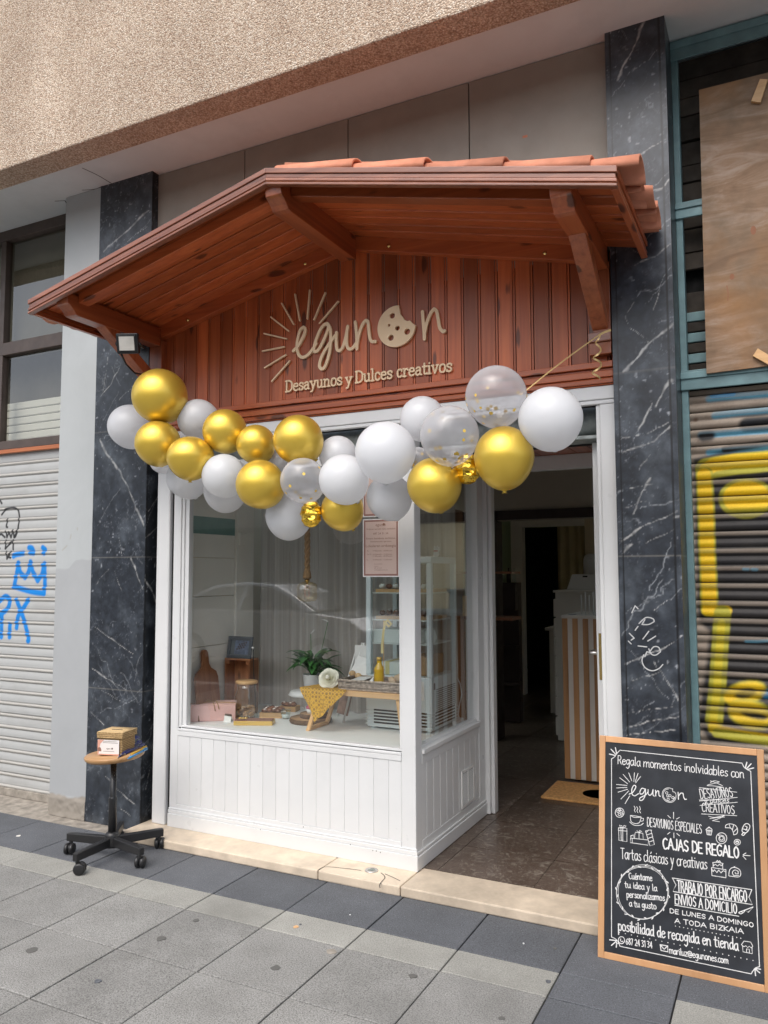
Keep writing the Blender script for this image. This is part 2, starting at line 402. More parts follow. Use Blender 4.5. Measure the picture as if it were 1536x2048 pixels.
tag(MB().box(-30, 40, -4.36, -4.19, -.16, 0.0).build('kerb', m_kerb, bevel=.015), kind='structure')
# marks on the slabs: chewing gum, small litter
spots = [(322, 1877, .020, m_gum), (63, 1901, .024, m_gum), (551, 1936, .018, m_gum), (392, 1841, .015, m_gum), (592, 1854, .012, m_seat), (663, 1903, .02, m_plaster), (700, 1830, .004, m_white), (1047, 1887, .004, m_white), (37, 1672, .012, m_cream)]
rs = random.Random(21)
spots += [(rs.uniform(0, 1190), rs.uniform(1790, 2040), rs.uniform(.006, .017), rs.choice([m_gum, m_darkp])) for _ in range(7)]
for k, (u, v, r_, mm) in enumerate(spots):
    p = at(u, v, z=0.0); q = MB()
    pts = [(r_ * R.uniform(.75, 1.15) * math.cos(a), r_ * R.uniform(.75, 1.15) * math.sin(a)) for a in [j * math.pi / 6 for j in range(12)]]
    q.prism(pts, lambda a, b, h: Vector((p.x + a, p.y + b, h)), -.002, .0017 + k * 3e-5)
    o = q.build('pavement_stain', mm, loc=(p.x, p.y, 0)); tag(o, kind='structure')

# ------------------------------------------------------------------ doorstep and entrance floor
t = thing('stone_doorstep', (1.6, .44, 0), 'worn cream marble doorstep running along the shop front', 'step')
def step_slab(x0, x1):
    q = MB(); q.box(x0, x1, STEP_Y, .60, .0, ZS); return q.build('step_slab', m_step, t, bevel=.006)
step_slab(.275, 1.548); step_slab(1.552, 1.984); step_slab(1.988, 2.955)
q = MB()
for pts in ([(636, 1741), (650, 1734), (680, 1736), (722, 1741)], [(762, 1746), (770, 1755), (760, 1768), (760, 1776)], [(770, 1748), (788, 1756), (800, 1762)]):
    w_ = [at(a, b, z=ZS) for a, b in pts]; q = MB(); stroke(q, [(p.x, p.y) for p in w_], .004, lambda a, b, h: Vector((a, b, ZS + h + .0004))); q.build('crack', m_dark, t)
p = at(743, 1741, z=ZS)
t = thing('floor_spot', (p.x, p.y, ZS), 'small round grey metal disc set into the marble step', 'floor light')
MB().lathe([(.0, .001), (.018, .001), (.019, .005), (.031, .004), (.033, .0)], p).build('rim', m_chrome, t)
MB().lathe([(.0, .0035), (.0175, .0035)], p).build('lens', m_glass2, t)
def floor_material():
    m, nt, b, out = newmat('brown_stone_tile'); v = coords(nt, (1, 1.0, 1), 3.0)
    n = noise(nt, v, 17, 10, 0.76, 1.8)
    c = ramp(nt, [(.30, (.035, .028, .024)), (.42, (.15, .12, .098)), (.5, (.075, .050, .040)), (.58, (.22, .19, .16)), (.68, (.30, .285, .26))]); nt.links.new(n, c.inputs[0])
    c2 = ramp(nt, [(.35, (.7, .66, .62)), (.65, (1.1, 1.08, 1.05))]); nt.links.new(noise(nt, v, 2.2, 5), c2.inputs[0])
    nt.links.new(mixc(nt, 1.0, c.outputs[0], c2.outputs[0], 'MULTIPLY'), b.inputs['Base Color'])
    b.inputs['Roughness'].default_value = .32; bump(nt, b, n, .25, .002); return m
m_floor = floor_material()
q = MB()
for i in range(-5, 5):
    for j in range(-1, 16):
        x0, y0 = 2.062 + .466 * i, .98 + .466 * j
        y1 = y0 + .466
        if j == -1: y0 = .602
        q.box(x0 + .0015, x0 + .4645, y0 + .0015, y1 - .0015, .01, .043)
tag(q.build('floor', m_floor), kind='structure')
tag(MB().box(-.3, 4.45, .602, 8.5, .0, .036).build('floor_grout', m_joint), kind='structure')

# ------------------------------------------------------------------ building over the shops
t = thing('building_overhang', (1.5, .1, 3.85), 'pebble dashed concrete beam of the building above the shop fronts', 'building')
q = MB(); q.box(-14, 16, .028, .195, 3.85, 7.4); q.build('pebble_dash_beam', m_pebble, t, bevel=.008)
q = MB(); q.box(-14, 16, .195, 1.05, 3.89, 4.0); q.build('soffit', m_soffit, t)
q = MB()
for pts in ([(165, 336), (195, 350), (222, 366)], [(110, 402), (130, 401), (137, 412)], [(165, 380), (190, 378), (205, 372)], [(150, 392), (180, 383), (203, 378)]):
    w_ = [at(a, b, z=3.89) for a, b in pts]; q = MB(); stroke(q, [(p.x, p.y) for p in w_], .006, lambda a, b, h: Vector((a, b, 3.8895 - h))); q.build('soffit_crack', m_dark, t)
t = thing('stone_cladding', (1.6, .56, 3.2), 'row of plain grey brown stone panels above the wooden canopy', 'wall')
xs = [.272] + [at(u, v, y=.55).x for u, v in ((490, 291), (696, 227), (937, 153))] + [2.975]
for a, b in zip(xs[:-1], xs[1:]): MB().box(a + .003, b - .003, .55, .60, 2.9, 3.885).build('stone_panel', m_panel, t)
MB().box(.272, 2.975, .575, .62, 2.3, 3.888).build('backing', m_dark, t)
MB().box(at(1050, 273, y=.55).x - .012, at(1050, 273, y=.55).x + .012, .5495, .551, at(1050, 273, y=.55).z - .006, at(1050, 273, y=.55).z + .006).build('rusty_mark', m_tile, t)

# painted grids (veins, graffiti): colour marks belonging to the surface
def grid_surface(name, mat, parent, loc, P, nu, nv, us, vs, color, smooth=True):
    """P(u,v)->xyz arrays; color(u,v)->rgb arrays; us, vs are 1-D numpy coordinates"""
    U, V = np.meshgrid(us, vs, indexing='xy'); X, Y, Z = P(U, V)
    base = np.array(WL[parent.name] if parent is not None else loc)
    co = np.stack([X, Y, Z], -1).reshape(-1, 3) - base
    n, m_ = len(us), len(vs); ii = np.arange(n * m_).reshape(m_, n)
    f = np.stack([ii[:-1, :-1], ii[:-1, 1:], ii[1:, 1:], ii[1:, :-1]], -1).reshape(-1, 4)
    me = bpy.data.meshes.new(name); me.from_pydata(co.tolist(), [], f.tolist()); me.materials.append(mat)
    me.polygons.foreach_set('use_smooth', [smooth] * len(f))
    rgb = color(U, V).reshape(-1, 3); a = me.attributes.new('paint', 'FLOAT_COLOR', 'POINT')
    a.data.foreach_set('color', np.concatenate([rgb, np.ones((len(rgb), 1))], 1).astype(np.float32).ravel())
    o = bpy.data.objects.new(name, me); COL.objects.link(o)
    if parent is not None: o.parent = parent
    else: o.location = base
    WL[o.name] = tuple(base); return o
RNG = np.random.default_rng(3)
_tab = RNG.random((64, 64))
def vnoise(U, V, s):
    u, v = U * s, V * s; iu, iv = np.floor(u).astype(int), np.floor(v).astype(int); fu, fv = u - iu, v - iv
    fu, fv = fu * fu * (3 - 2 * fu), fv * fv * (3 - 2 * fv)
    g = lambda a, b: _tab[a % 64, b % 64]
    return (g(iu, iv) * (1 - fu) + g(iu + 1, iv) * fu) * (1 - fv) + (g(iu, iv + 1) * (1 - fu) + g(iu + 1, iv + 1) * fu) * fv
def fbm(U, V, s, o=4): return sum(vnoise(U + 7.3 * k, V + 3.1 * k, s * 2 ** k) / 2 ** k for k in range(o)) / 2
def seg_dist(U, V, pts):
    d = np.full(U.shape, 1e9)
    for (ax, ay), (bx, by) in zip(pts[:-1], pts[1:]):
        dx, dy = bx - ax, by - ay; L = dx * dx + dy * dy + 1e-12
        t_ = np.clip(((U - ax) * dx + (V - ay) * dy) / L, 0, 1)
        d = np.minimum(d, np.hypot(U - ax - t_ * dx, V - ay - t_ * dy))
    return d
def lerp(c, col, a): return c * (1 - a[..., None]) + np.array(col) * a[..., None]
def sstep(x, a, b): t_ = np.clip((x - a) / (b - a), 0, 1); return t_ * t_ * (3 - 2 * t_)

# ------------------------------------------------------------------ marble pillars
def zm(zoom, pts, plane):
    """points read off an enlarged crop (x0, y0, scale), placed on the pillar's own face"""
    x0, y0, s = zoom; o = [at(x0 + u / s, y0 + v / s, **plane) for u, v in pts]; return o
def marble_color(veins, fine_seed, joints_h, joints_v, base=(.027, .033, .043)):
    def f(U, V):
        n = fbm(U + fine_seed, V, 9, 5); c = np.ones(U.shape + (3,)) * np.array(base)
        c = lerp(c, (.10, .118, .14), sstep(n, .40, .75) * .5)
        wob = (fbm(U, V + 5, 14, 4) - .5) * .036; wob2 = (fbm(U + 9, V, 14, 4) - .5) * .036
        for k in range(26):                                     # hairline veins of the stone
            rr = random.Random(fine_seed * 100 + k); x, y = rr.uniform(U.min(), U.max()), rr.uniform(V.min(), V.max()); an = rr.choice([.6, .9, 1.2, .3, 2.2]); L = rr.uniform(.06, .32)
            d = seg_dist(U + wob * 1.6, V + wob2 * 1.6, [(x, y), (x + L * math.cos(an), y + L * math.sin(an))])
            c = lerp(c, (.30, .32, .34), np.clip(1 - d / rr.uniform(.0016, .0035), 0, 1) * rr.uniform(.3, .9))
        ridge = np.abs(fbm(U + 3 + fine_seed, V * .8, 11, 4) - .5); c = lerp(c, (.24, .26, .285), np.clip(1 - ridge / .012, 0, 1) * .55 * sstep(vnoise(U + 2, V, 6), .45, .8))
        fl = np.abs(fbm(U * 1.3 + 13 + fine_seed, V, 32, 3) - .5); c = lerp(c, (.22, .24, .27), np.clip(1 - fl / .016, 0, 1) * .5 * sstep(vnoise(U + 1, V + 4, 9), .4, .8))
        fk = fbm(U + 21 + fine_seed, V * 1.1, 55, 2); c = lerp(c, (.36, .38, .41), sstep(fk, .58, .70) * .8 * sstep(vnoise(U + 6, V + 2, 5), .1, .6)); c = c * (1 + .9 * (fbm(U + 31, V, 38, 3) - .5))[..., None]
        for pts, wd in veins:
            d = seg_dist(U + wob * .7, V + wob2 * .7, pts); hw = wd * (.08 + 1.25 * fbm(U + 5, V + 1, 30, 3) ** 1.6)
            c = lerp(c, (.46, .46, .45), np.clip(1.3 - d / hw, 0, 1) * (.35 + .55 * sstep(fbm(U, V, 40, 3), .3, .6)))
        for z in joints_h: c = lerp(c, (.16, .155, .145), np.clip(1.5 - np.abs(V - z) / .0025, 0, 1) * .8)
        for x in joints_v: c = lerp(c, (.006, .006, .007), np.clip(1.6 - np.abs(U - x) / .003, 0, 1))
        return np.clip(c, 0, 1)
    return f
def pillar(label, x0, x1, y0, y1, z1, fv, sv, jh, jv, seed, label_loc):
    t = thing('marble_pillar', ((x0 + x1) / 2, (y0 + y1) / 2, 0), label, 'pillar')
    zs = np.arange(0, z1 + .006, .0055); xs = np.arange(x0, x1 + .0005, .0045)
    q = MB(); q.box(x0 + .003, x1 - .003, y0 + .003, y1, 0, z1); q.build('core', m_dark, t)
    grid_surface('front_slab', m_marble, t, None, lambda U, V: (U, U * 0 + y0, V), 0, 0, xs, zs, marble_color(fv, seed, jh, jv))
    ys = np.arange(y0, y1, .0055)
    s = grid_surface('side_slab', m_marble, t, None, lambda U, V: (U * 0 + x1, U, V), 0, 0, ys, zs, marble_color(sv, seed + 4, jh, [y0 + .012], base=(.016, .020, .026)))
    return t
A7 = (0, 880, 2.497); B7 = (40, 300, 5.12); C7 = (180, 560, 5.12)
pl = {'y': .5}
def vv(z, lst, scale=1.0, pl_=pl):
    return [([(p.x, p.z) for p in zm(z, pts, pl_)], w_) for pts, w_ in lst]
Lv = vv(A7, [([(495, 0), (545, 90), (600, 170), (640, 240), (680, 340), (720, 430)], .012), ([(595, 480), (610, 580)], .004), ([(658, 590), (680, 660), (712, 745)], .009), ([(470, 935), (560, 990), (670, 1075)], .005), ([(460, 1135), (530, 1190), (625, 1245)], .007), ([(525, 1675), (600, 1760), (675, 1820)], .006), ([(480, 720), (510, 680), (550, 640)], .003), ([(455, 1360), (520, 1420)], .005), ([(500, 1250), (640, 1320)], .003), ([(570, 650), (605, 750)], .003), ([(460, 1900), (470, 1960)], .004), ([(600, 1840), (650, 1880)], .004)]) \
   + vv(B7, [([(855, 1040), (960, 950), (1100, 830), (1250, 680), (1325, 620)], .013), ([(1100, 950), (1170, 880), (1300, 790)], .004)]) \
   + vv(C7, [([(110, 1190), (220, 1070), (300, 900)], .006), ([(130, 1150), (160, 980), (180, 780)], .003), ([(300, 1220), (430, 1110)], .004)])
Ls = [([(p.y, p.z) for p in zm(A7, pts, {'x': .273})], w_) for pts, w_ in [([(725, 690), (760, 760), (790, 835)], .016), ([(725, 495), (800, 430)], .006), ([(735, 370), (800, 250)], .005), ([(700, 1380), (720, 1370)], .006), ([(725, 1750), (755, 1600)], .004)]]
pillar('dark veined marble pillar behind the small wooden stool', -.155, .273, .5, .66, 3.89, Lv, Ls, [2.323, 1.555, .78], [], 1, None)
A4 = (1200, 700, 2.56); A5 = (1200, 0, 2.693)
Rv = vv(A4, [([(140, 110), (220, 0)], .010), ([(185, 410), (240, 330), (272, 280)], .009), ([(288, 292), (330, 210), (360, 150)], .013), ([(110, 530), (280, 460), (365, 390)], .007), ([(110, 455), (240, 425), (370, 360)], .003), ([(110, 710), (280, 695)], .003), ([(165, 840), (210, 750), (265, 660)], .010), ([(120, 975), (200, 910), (270, 880), (395, 830)], .012), ([(120, 1040), (165, 1000)], .011), ([(240, 985), (380, 920)], .004), ([(130, 1610), (230, 1570), (330, 1525), (415, 1465)], .007), ([(275, 1600), (340, 1690), (405, 1800)], .005), ([(140, 1935), (300, 1895), (410, 1880)], .006), ([(130, 1975), (390, 1945)], .004), ([(130, 1860), (370, 1830)], .003), ([(270, 1340), (390, 1250)], .003), ([(385, 860), (410, 855)], .012), ([(145, 1690), (300, 1650)], .003), ([(200, 600), (270, 510)], .003), ([(120, 810), (250, 775)], .003)]) \
   + vv(A5, [([(95, 430), (115, 370), (160, 300), (200, 220), (240, 110)], .013), ([(170, 855), (270, 790), (350, 750)], .006), ([(190, 1425), (300, 1380), (395, 1300)], .007), ([(180, 1630), (135, 1700), (150, 1760), (230, 1820), (265, 1850)], .004), ([(130, 2010), (200, 1930), (260, 1860), (380, 1760)], .011), ([(250, 1040), (330, 1020), (385, 960)], .009), ([(310, 1560), (290, 1660)], .004), ([(360, 480), (375, 500)], .012), ([(375, 900), (380, 950)], .012)])
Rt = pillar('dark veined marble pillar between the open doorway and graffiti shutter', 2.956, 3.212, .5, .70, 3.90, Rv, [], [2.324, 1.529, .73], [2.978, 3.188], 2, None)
q = MB(); f_ = lambda a, b, h: Vector((a, .4995 - h, b))
for pts in ([(163, 1345), (180, 1310), (195, 1325)], [(200, 1400), (235, 1370), (270, 1375), (278, 1390), (250, 1405), (215, 1405), (230, 1380)], [(150, 1450), (175, 1475), (160, 1485)], [(220, 1480), (250, 1440)], [(245, 1490), (285, 1465)], [(195, 1515), (240, 1520)], [(180, 1435), (195, 1415)],
            [(255, 1545), (275, 1520), (300, 1522), (310, 1545), (285, 1562), (262, 1556), (250, 1530)], [(225, 1560), (215, 1590), (230, 1625), (265, 1642), (300, 1632), (322, 1610)], [(230, 1570), (240, 1545), (262, 1550)], [(145, 1490), (160, 1505)]):
    w_ = zm(A4, pts, pl); stroke(q, [(p.x, p.z) for p in w_], .0045, f_)
q.build('white_scribble', simple('white_paint_mark', (.50, .51, .51), .8), Rt)
# grey painted pilaster on the left
t = thing('painted_pilaster', (-.31, .53, 0), 'plain light grey painted pilaster beside the dark marble', 'pilaster')
def pil_col(U, V):
    c = np.ones(U.shape + (3,)) * np.array((.44, .465, .47)); e = 1.50 + (fbm(U, V * 0, 9, 3) - .5) * .05 + .05 * sstep(U, -.36, -.28)
    c = lerp(c, (.385, .40, .41), sstep(e - V, -.004, .004))
    low = .11 + .05 * fbm(U, V * 0 + 1, 14, 3); c = lerp(c, (.30, .27, .23), sstep(low - V, -.005, .01))
    for pts in ([(605, 1075), (625, 1055), (650, 1030)], [(750, 860), (752, 880)], [(680, 965), (690, 925)]):
        p_ = [(p.x, p.z) for p in zm((0, 880, 4.877), pts, pl)]; c = lerp(c, (.36, .33, .28), np.clip(1.4 - seg_dist(U, V, p_) / .004, 0, 1) * .7)
    return c
def pil_P(U, V): return U, .503 - .012 * sstep(.13 - V, 0, .03) * fbm(U, V, 30, 3), V
MB().box(-.462, -.156, .512, .76, 0, 3.888).build('core', m_soffit, t)
grid_surface('front_face', m_pilaster, t, None, pil_P, 0, 0, np.arange(-.463, -.154, .006), np.arange(0, 3.892, .0065), pil_col)
# ------------------------------------------------------------------ white shop front joinery
t = SF = thing('timber_shopfront', (1.6, .56, ZS), 'white painted timber shop window with panelled base and corner post', 'shop window')
XL, XC, YF = .448, 1.977, .545
q = MB(); q.box(XL, XC - .004, YF + .006, YF + .05, ZS, .595); q.build('base_panel', m_white, t)
q = MB()                                               # raised boards, so the grooves between them are real
xs = [.589 + .0828 * k for k in range(16)]
e = [XL + .001] + xs + [XC - .078]
for a, b in zip(e[:-1], e[1:]): q.box(a + .0022, b - .0022, YF + .003, YF + .008, .17, .548)
q.box(XL + .001, XC - .078, YF - .0005, YF + .009, .5485, .575); q.box(XL + .001, XC - .078, YF - .0005, YF + .009, ZS, .1695)
q.build('front_boards', m_white, t, bevel=.0018)
q = MB(); q.box(XL, XC + .012, YF - .014, YF - .001, ZS, .118); q.box(XL, XC + .009, YF - .010, YF - .0015, .1185, .138); q.box(XL, XC + .006, YF - .006, YF - .001, .1385, .148)
q.build('skirting', m_white, t, bevel=.004)
q = MB(); q.box(1.902, XC, YF - .001, YF + .075, .06, 2.206); q.build('corner_post', m_white, t, bevel=.004)
q = MB(); q.box(XL, .503, YF - .001, YF + .06, .15, 2.206); q.build('side_post', m_white, t, bevel=.004)
q = MB(); q.box(.504, .522, YF + .006, YF + .05, .58, 2.05); q.box(.5225, .55, YF + .014, YF + .05, .606, 2.02); q.box(.504, 1.901, YF - .002, YF + .05, .576, .588); q.box(.5225, 1.901, YF + .006, YF + .05, .5885, .606)
q.box(1.889, 1.9015, YF + .006, YF + .05, .6065, 2.02); q.box(.504, 1.901, YF + .004, YF + .05, 2.021, 2.07)
q.build('window_bead', m_white, t, bevel=.002)
MB().add([(.53, YF + .035, .60), (1.895, YF + .035, .60), (1.895, YF + .035, 2.03), (.53, YF + .035, 2.03)], [(0, 1, 2, 3)]).build('front_pane', m_glass, t)
# return towards the door
q = MB(); q.box(XC - .05, XC - .008, YF + .0755, 1.44, ZS, .575); q.build('return_panel', m_white, t)
q = MB(); e = [YF + .0725] + [.677 + .0875 * k for k in range(9)] + [1.435]
for a, b in zip(e[:-1], e[1:]): q.box(XC - .0085, XC - .002, a + .0028, b - .0028, .165, .525)
q.box(XC - .0085, XC + .0005, YF + .0756, 1.435, .5255, .575); q.box(XC - .0085, XC + .0005, YF + .0756, 1.435, ZS, .1645)
q.build('return_boards', m_white, t, bevel=.0018)
q = MB(); q.box(XC + .001, XC + .013, YF - .013, 1.53, ZS, .112); q.box(XC + .001, XC + .009, YF - .010, 1.53, .1125, .130); q.build('return_skirting', m_white, t, bevel=.004)
q = MB(); q.box(XC - .05, XC + .012, YF + .076, 1.44, .5755, .598); q.box(XC - .05, XC - .016, YF + .076, 1.44, .5985, .612); q.build('return_sill', m_white, t, bevel=.003)
q = MB(); q.box(XC - .05, XC - .004, YF + .076, 1.44, 2.02, 2.09); q.build('return_head', m_white, t)
MB().add([(XC - .035, YF + .06, .6), (XC - .035, 1.45, .6), (XC - .035, 1.45, 2.03), (XC - .035, YF + .06, 2.03)], [(0, 1, 2, 3)]).build('return_pane', m_glass, t)
q = MB(); q.box(XC - .07, XC + .001, 1.441, 1.60, ZS, 2.2); q.box(XC + .0015, XC + .03, 1.53, 1.60, ZS, 2.2); q.box(XC + .0305, XC + .052, 1.555, 1.615, ZS, 2.16); q.build('door_jamb', m_white, t, bevel=.004)
v0, v1, w0, w1 = 1.14, 1.336, .177, .375
q = MB(); x = XC + .001
q.box(x, x + .006, v0, v1, w0, w0 + .014); q.box(x, x + .006, v0, v1, w1 - .014, w1); q.box(x, x + .006, v0, v0 + .012, w0 + .0145, w1 - .0145); q.box(x, x + .006, v1 - .012, v1, w0 + .0145, w1 - .0145); q.box(x, x + .006, (v0 + v1) / 2 - .004, (v0 + v1) / 2 + .004, w0 + .0145, w1 - .0145)
k_ = MB()
for j in range(18):
    z = w0 + .018 + j * .0091
    k_.add([(x, v0 + .012, z + .006), (x + .005, v0 + .012, z), (x + .005, v1 - .012, z), (x, v1 - .012, z + .006)], [(0, 1, 2, 3)])
gr = q.build('vent_grille', m_white2, t); k_.build('louvres', m_white2, gr)
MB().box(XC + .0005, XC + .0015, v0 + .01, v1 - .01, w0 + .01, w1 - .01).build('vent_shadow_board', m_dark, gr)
# posts and lintel spanning window and door
q = MB(); q.box(.327, .424, .535, .60, ZS, 2.206); q.build('outer_post', m_white, t, bevel=.008)
MB().box(.4245, .4475, .56, .60, ZS, 2.206).build('shutter_groove', m_dark, t)
q = MB(); q.box(2.885, 2.953, .545, .60, ZS, 2.206); q.box(2.866, 2.8845, .555, .60, ZS, 2.206); q.build('door_post', m_white, t, bevel=.004)
q = MB(); q.box(.30, 2.953, .541, .60, 2.2065, 2.226); q.box(.30, 2.953, .535, .60, 2.2265, 2.287); q.build('lintel', m_white, t, bevel=.004)
q = MB(); q.lathe([(.0, .001), (.003, .001), (.003, 0)], at(836, 1274, x=XC), 10, m=Matrix.Rotation(math.pi / 2, 3, 'Y')); q.build('screw_cap', m_white, t)
q = MB(); rs = random.Random(4)
for (u0, v0) in ((745, 1702), (752, 1703), (760, 1706), (700, 1690), (520, 1660), (606, 1655)):
    p = at(u0, v0, y=YF - .0145); w_ = rs.uniform(.004, .008); MB().prism([(p.x, p.z), (p.x + .003, p.z), (p.x + .004, p.z + w_), (p.x + .001, p.z + w_ * 1.1)], lambda a, b, h: Vector((a, YF - .0143 - h, b)), 0, .0004).build('scuff', m_dark, SF)
# rolled security shutter tucked under the lintel
t = thing('rolled_shutter', (1.6, .72, 2.13), 'mottled galvanised shutter rolled up under the white lintel', 'shutter')
q = MB(); q.lathe([(.0, -1.21), (.072, -1.21), (.075, -.6), (.072, 0), (.076, .6), (.072, 1.21), (.0, 1.21)], (1.66, .72, 2.165), 20, m=Matrix.Rotation(math.pi / 2, 3, 'Y')); q.build('roll', m_galv, t)
MB().box(.45, 2.866, .64, .78, 2.07, 2.088).build('bottom_bar', m_galv, t, bevel=.004)
MB().box(.45, 2.866, .80, .84, 2.07, 2.25).build('back_plate', m_dark, t)
# entrance porch: ceiling boards, door frame, open door
t = PO = thing('entrance_porch', (2.4, 1.1, 2.1), 'small entrance recess with dark wooden ceiling boards and white door head', 'porch')
q = MB()
for k in range(9): q.box(1.93 + k * .105, 1.93 + k * .105 + .1, .845, 1.56, 2.145, 2.16)
q.build('ceiling_boards', m_beamy, t)
MB().box(1.90, 2.93, .78, 1.62, 2.161, 2.2).build('ceiling_backing', m_dark, t)
q = MB(); q.box(2.03, 2.87, 1.545, 1.60, 2.058, 2.144); q.build('door_head', m_white, t, bevel=.004)
q = MB(); q.box(2.862, 2.93, 1.46, 1.60, ZS, 2.144); q.build('hinge_jamb', m_white, t, bevel=.004)
q = MB(); q.box(2.870, 2.955, .605, 1.46, ZS, 2.144); q.build('side_lining', m_white, t)
t = thing('open_door', (2.835, 1.1, ZS), 'white door swung open, seen edge on with its brass lock plate', 'door')
q = MB(); q.box(2.812, 2.856, .72, 1.50, ZS + .012, 2.066); q.build('door_leaf', m_white, t, bevel=.003)
q = MB(); q.box(2.822, 2.842, .7165, .7195, .972, 1.182)
lp = q.build('lock_plate', m_brass, t)
q = MB()
for z in (1.16, 1.10, 1.03, .99): q.box(2.826, 2.838, .7145, .7164, z - .012, z + .012)
q.build('latch', m_brass, lp)
q = MB(); q.tube([(2.811, .78, 1.085), (2.775, .78, 1.085), (2.768, .785, 1.085), (2.766, .88, 1.085)], .009); q.build('handle', m_chrome, t)
q = MB(); q.box(2.804, 2.8115, .76, .80, .98, 1.16); q.build('handle_plate', m_chrome, t)

# ------------------------------------------------------------------ wooden gable with boards and canopy
XA, ZA, SL = 1.615, 3.212, .236                          # apex of the underside, slope
def zsof(x): return ZA - SL * abs(x - XA)
YW = .545
t = SB = thing('wooden_gable', (XA, YW, 2.8), 'gable of varnished red brown boards carrying the shop sign', 'wood panelling')
q = MB(); W_ = .0864; x = .276
x0s = 1.815 - W_ * 18
for k in range(40):
    a, b = x0s + W_ * k, x0s + W_ * (k + 1)
    a, b = max(a, .275), min(b, 2.955)
    if b - a < .01: continue
    pts = [(a + .0025, 2.37), (b - .014, 2.37), (b - .014, zsof(b - .014)), (a + .0025, zsof(a))]
    q.prism(pts, lambda u, v, h: Vector((u, YW + h, v)), 0, .02)
    q.prism([(b - .0115, 2.37), (b - .0025, 2.37), (b - .0025, zsof(b)), (b - .0115, zsof(b))], lambda u, v, h: Vector((u, YW + .003 + h, v)), 0, .017)
q.build('boards', m_plank, t, bevel=.0015)
MB().box(.274, 2.955, .567, .574, 2.2, 3.2).build('backing', m_dark, t)
q = MB(); x0, x1 = .277, 2.952
q.box(x0, x1, .515, YW + .02, 2.364, 2.392); q.box(x0, x1, .532, YW + .02, 2.352, 2.3635); q.box(x0, x1, .522, YW + .02, 2.322, 2.3515); q.box(x0, x1, .529, YW + .02, 2.316, 2.3215); q.box(x0, x1, .519, YW + .02, 2.294, 2.3155); q.box(x0, x1, .527, YW + .02, 2.288, 2.2935)
q.build('ledge_moulding', m_beamx, t, bevel=.004)
t = CA = thing('wooden_canopy', (XA, .15, 3.2), 'gabled red brown timber canopy with terracotta tiles over the shop', 'canopy')
YC0, YC1 = -.222, .498
def slope_pt(s, d, y, dz):                               # side s, distance from the ridge measured level, depth, height over soffit
    return Vector((XA + s * d, y, ZA - SL * d + dz))
DL = 1.488
q = MB()
nb = 8; bw = (YC1 - YC0 - .02) / nb
for s in (-1, 1):
    for k in range(nb):
        ya, yb = YC0 + .02 + k * bw, YC0 + .02 + (k + 1) * bw - (.008 if k < nb - 1 else -.0005)
        vs = [slope_pt(s, d, y, dz) for d in (.0, DL - .01) for y in (ya, yb) for dz in (0, .016)]
        q.add(vs, [(0, 1, 3, 2), (4, 6, 7, 5), (0, 4, 5, 1), (2, 3, 7, 6), (0, 2, 6, 4), (1, 5, 7, 3)])
q.build('soffit_boards', m_beamx, t, bevel=.005)
q = MB()
for s in (-1, 1):
    vs = [slope_pt(s, d, y, dz) for d in (0, DL - .004) for y in (YC0 + .022, YC1 + .04) for dz in (.0165, .03)]
    q.add(vs, [(0, 1, 3, 2), (4, 6, 7, 5), (0, 4, 5, 1), (2, 3, 7, 6), (0, 2, 6, 4), (1, 5, 7, 3)])
q.build('deck', m_dark, t)
def moulding(y, s):                                      # stepped fascia along the gable edge
    q = MB()
    for (o, za, zb) in ((0, .006, .030), (.006, -.014, .0055), (.002, -.028, -.0145), (.005, -.034, -.0285), (.001, -.045, -.0345)):
        vs = [slope_pt(s, d, yy, dz - .0) for d in (0, DL + .012 - o) for yy in (y + o, y + .03) for dz in (za, zb)]
        q.add(vs, [(0, 1, 3, 2), (4, 6, 7, 5), (0, 4, 5, 1), (2, 3, 7, 6), (0, 2, 6, 4), (1, 5, 7, 3)])
    return q
for s in (-1, 1): moulding(YC0, s).build('gable_fascia', m_fascia, t, bevel=.003)
for s in (-1, 1):
    q = MB(); xe = XA + s * DL
    for (o, za, zb) in ((.012, .006, .030), (.006, -.014, .0055), (.010, -.028, -.0145), (.007, -.034, -.0285), (.011, -.045, -.0345)):
        a, b = sorted((xe - s * .016, xe + s * o)); zz = ZA - SL * DL; q.box(a, b, YC0 + .031, YC1, zz + za, zz + zb)
    q.build('eave_fascia', m_beamy, t, bevel=.003)
def rafter(xc, wd, dp, y0, name):
    q = MB(); zt = min(zsof(xc - wd / 2), zsof(xc + wd / 2)) + .004
    prof = [(YC1, zt), (YC1, zt - dp), (y0 + .10, zt - dp), (y0 + .075, zt - dp + .004), (y0 + .06, zt - dp + .022), (y0 + .03, zt - dp + .045), (y0 + .018, zt - dp + .05), (y0 + .01, zt - .012), (y0 + .01, zt)]
    q.prism(prof, lambda a, b, h: Vector((h, a, b)), xc - wd / 2, xc + wd / 2); return q.build(name, m_beamy, t, bevel=.003)
rafter(XA + .02, .085, .125, -.205, 'rafter'); rafter(.325, .08, .105, -.20, 'rafter'); rafter(2.905, .08, .105, -.20, 'rafter')
def sbeam(s, d0, d1, ya, yb, za, zb):
    vs = [slope_pt(s, d, y, dz) for d in (d0, d1) for y in (ya, yb) for dz in (za, zb)]
    return MB().add(vs, [(0, 1, 3, 2), (4, 6, 7, 5), (0, 4, 5, 1), (2, 3, 7, 6), (0, 2, 6, 4), (1, 5, 7, 3)])
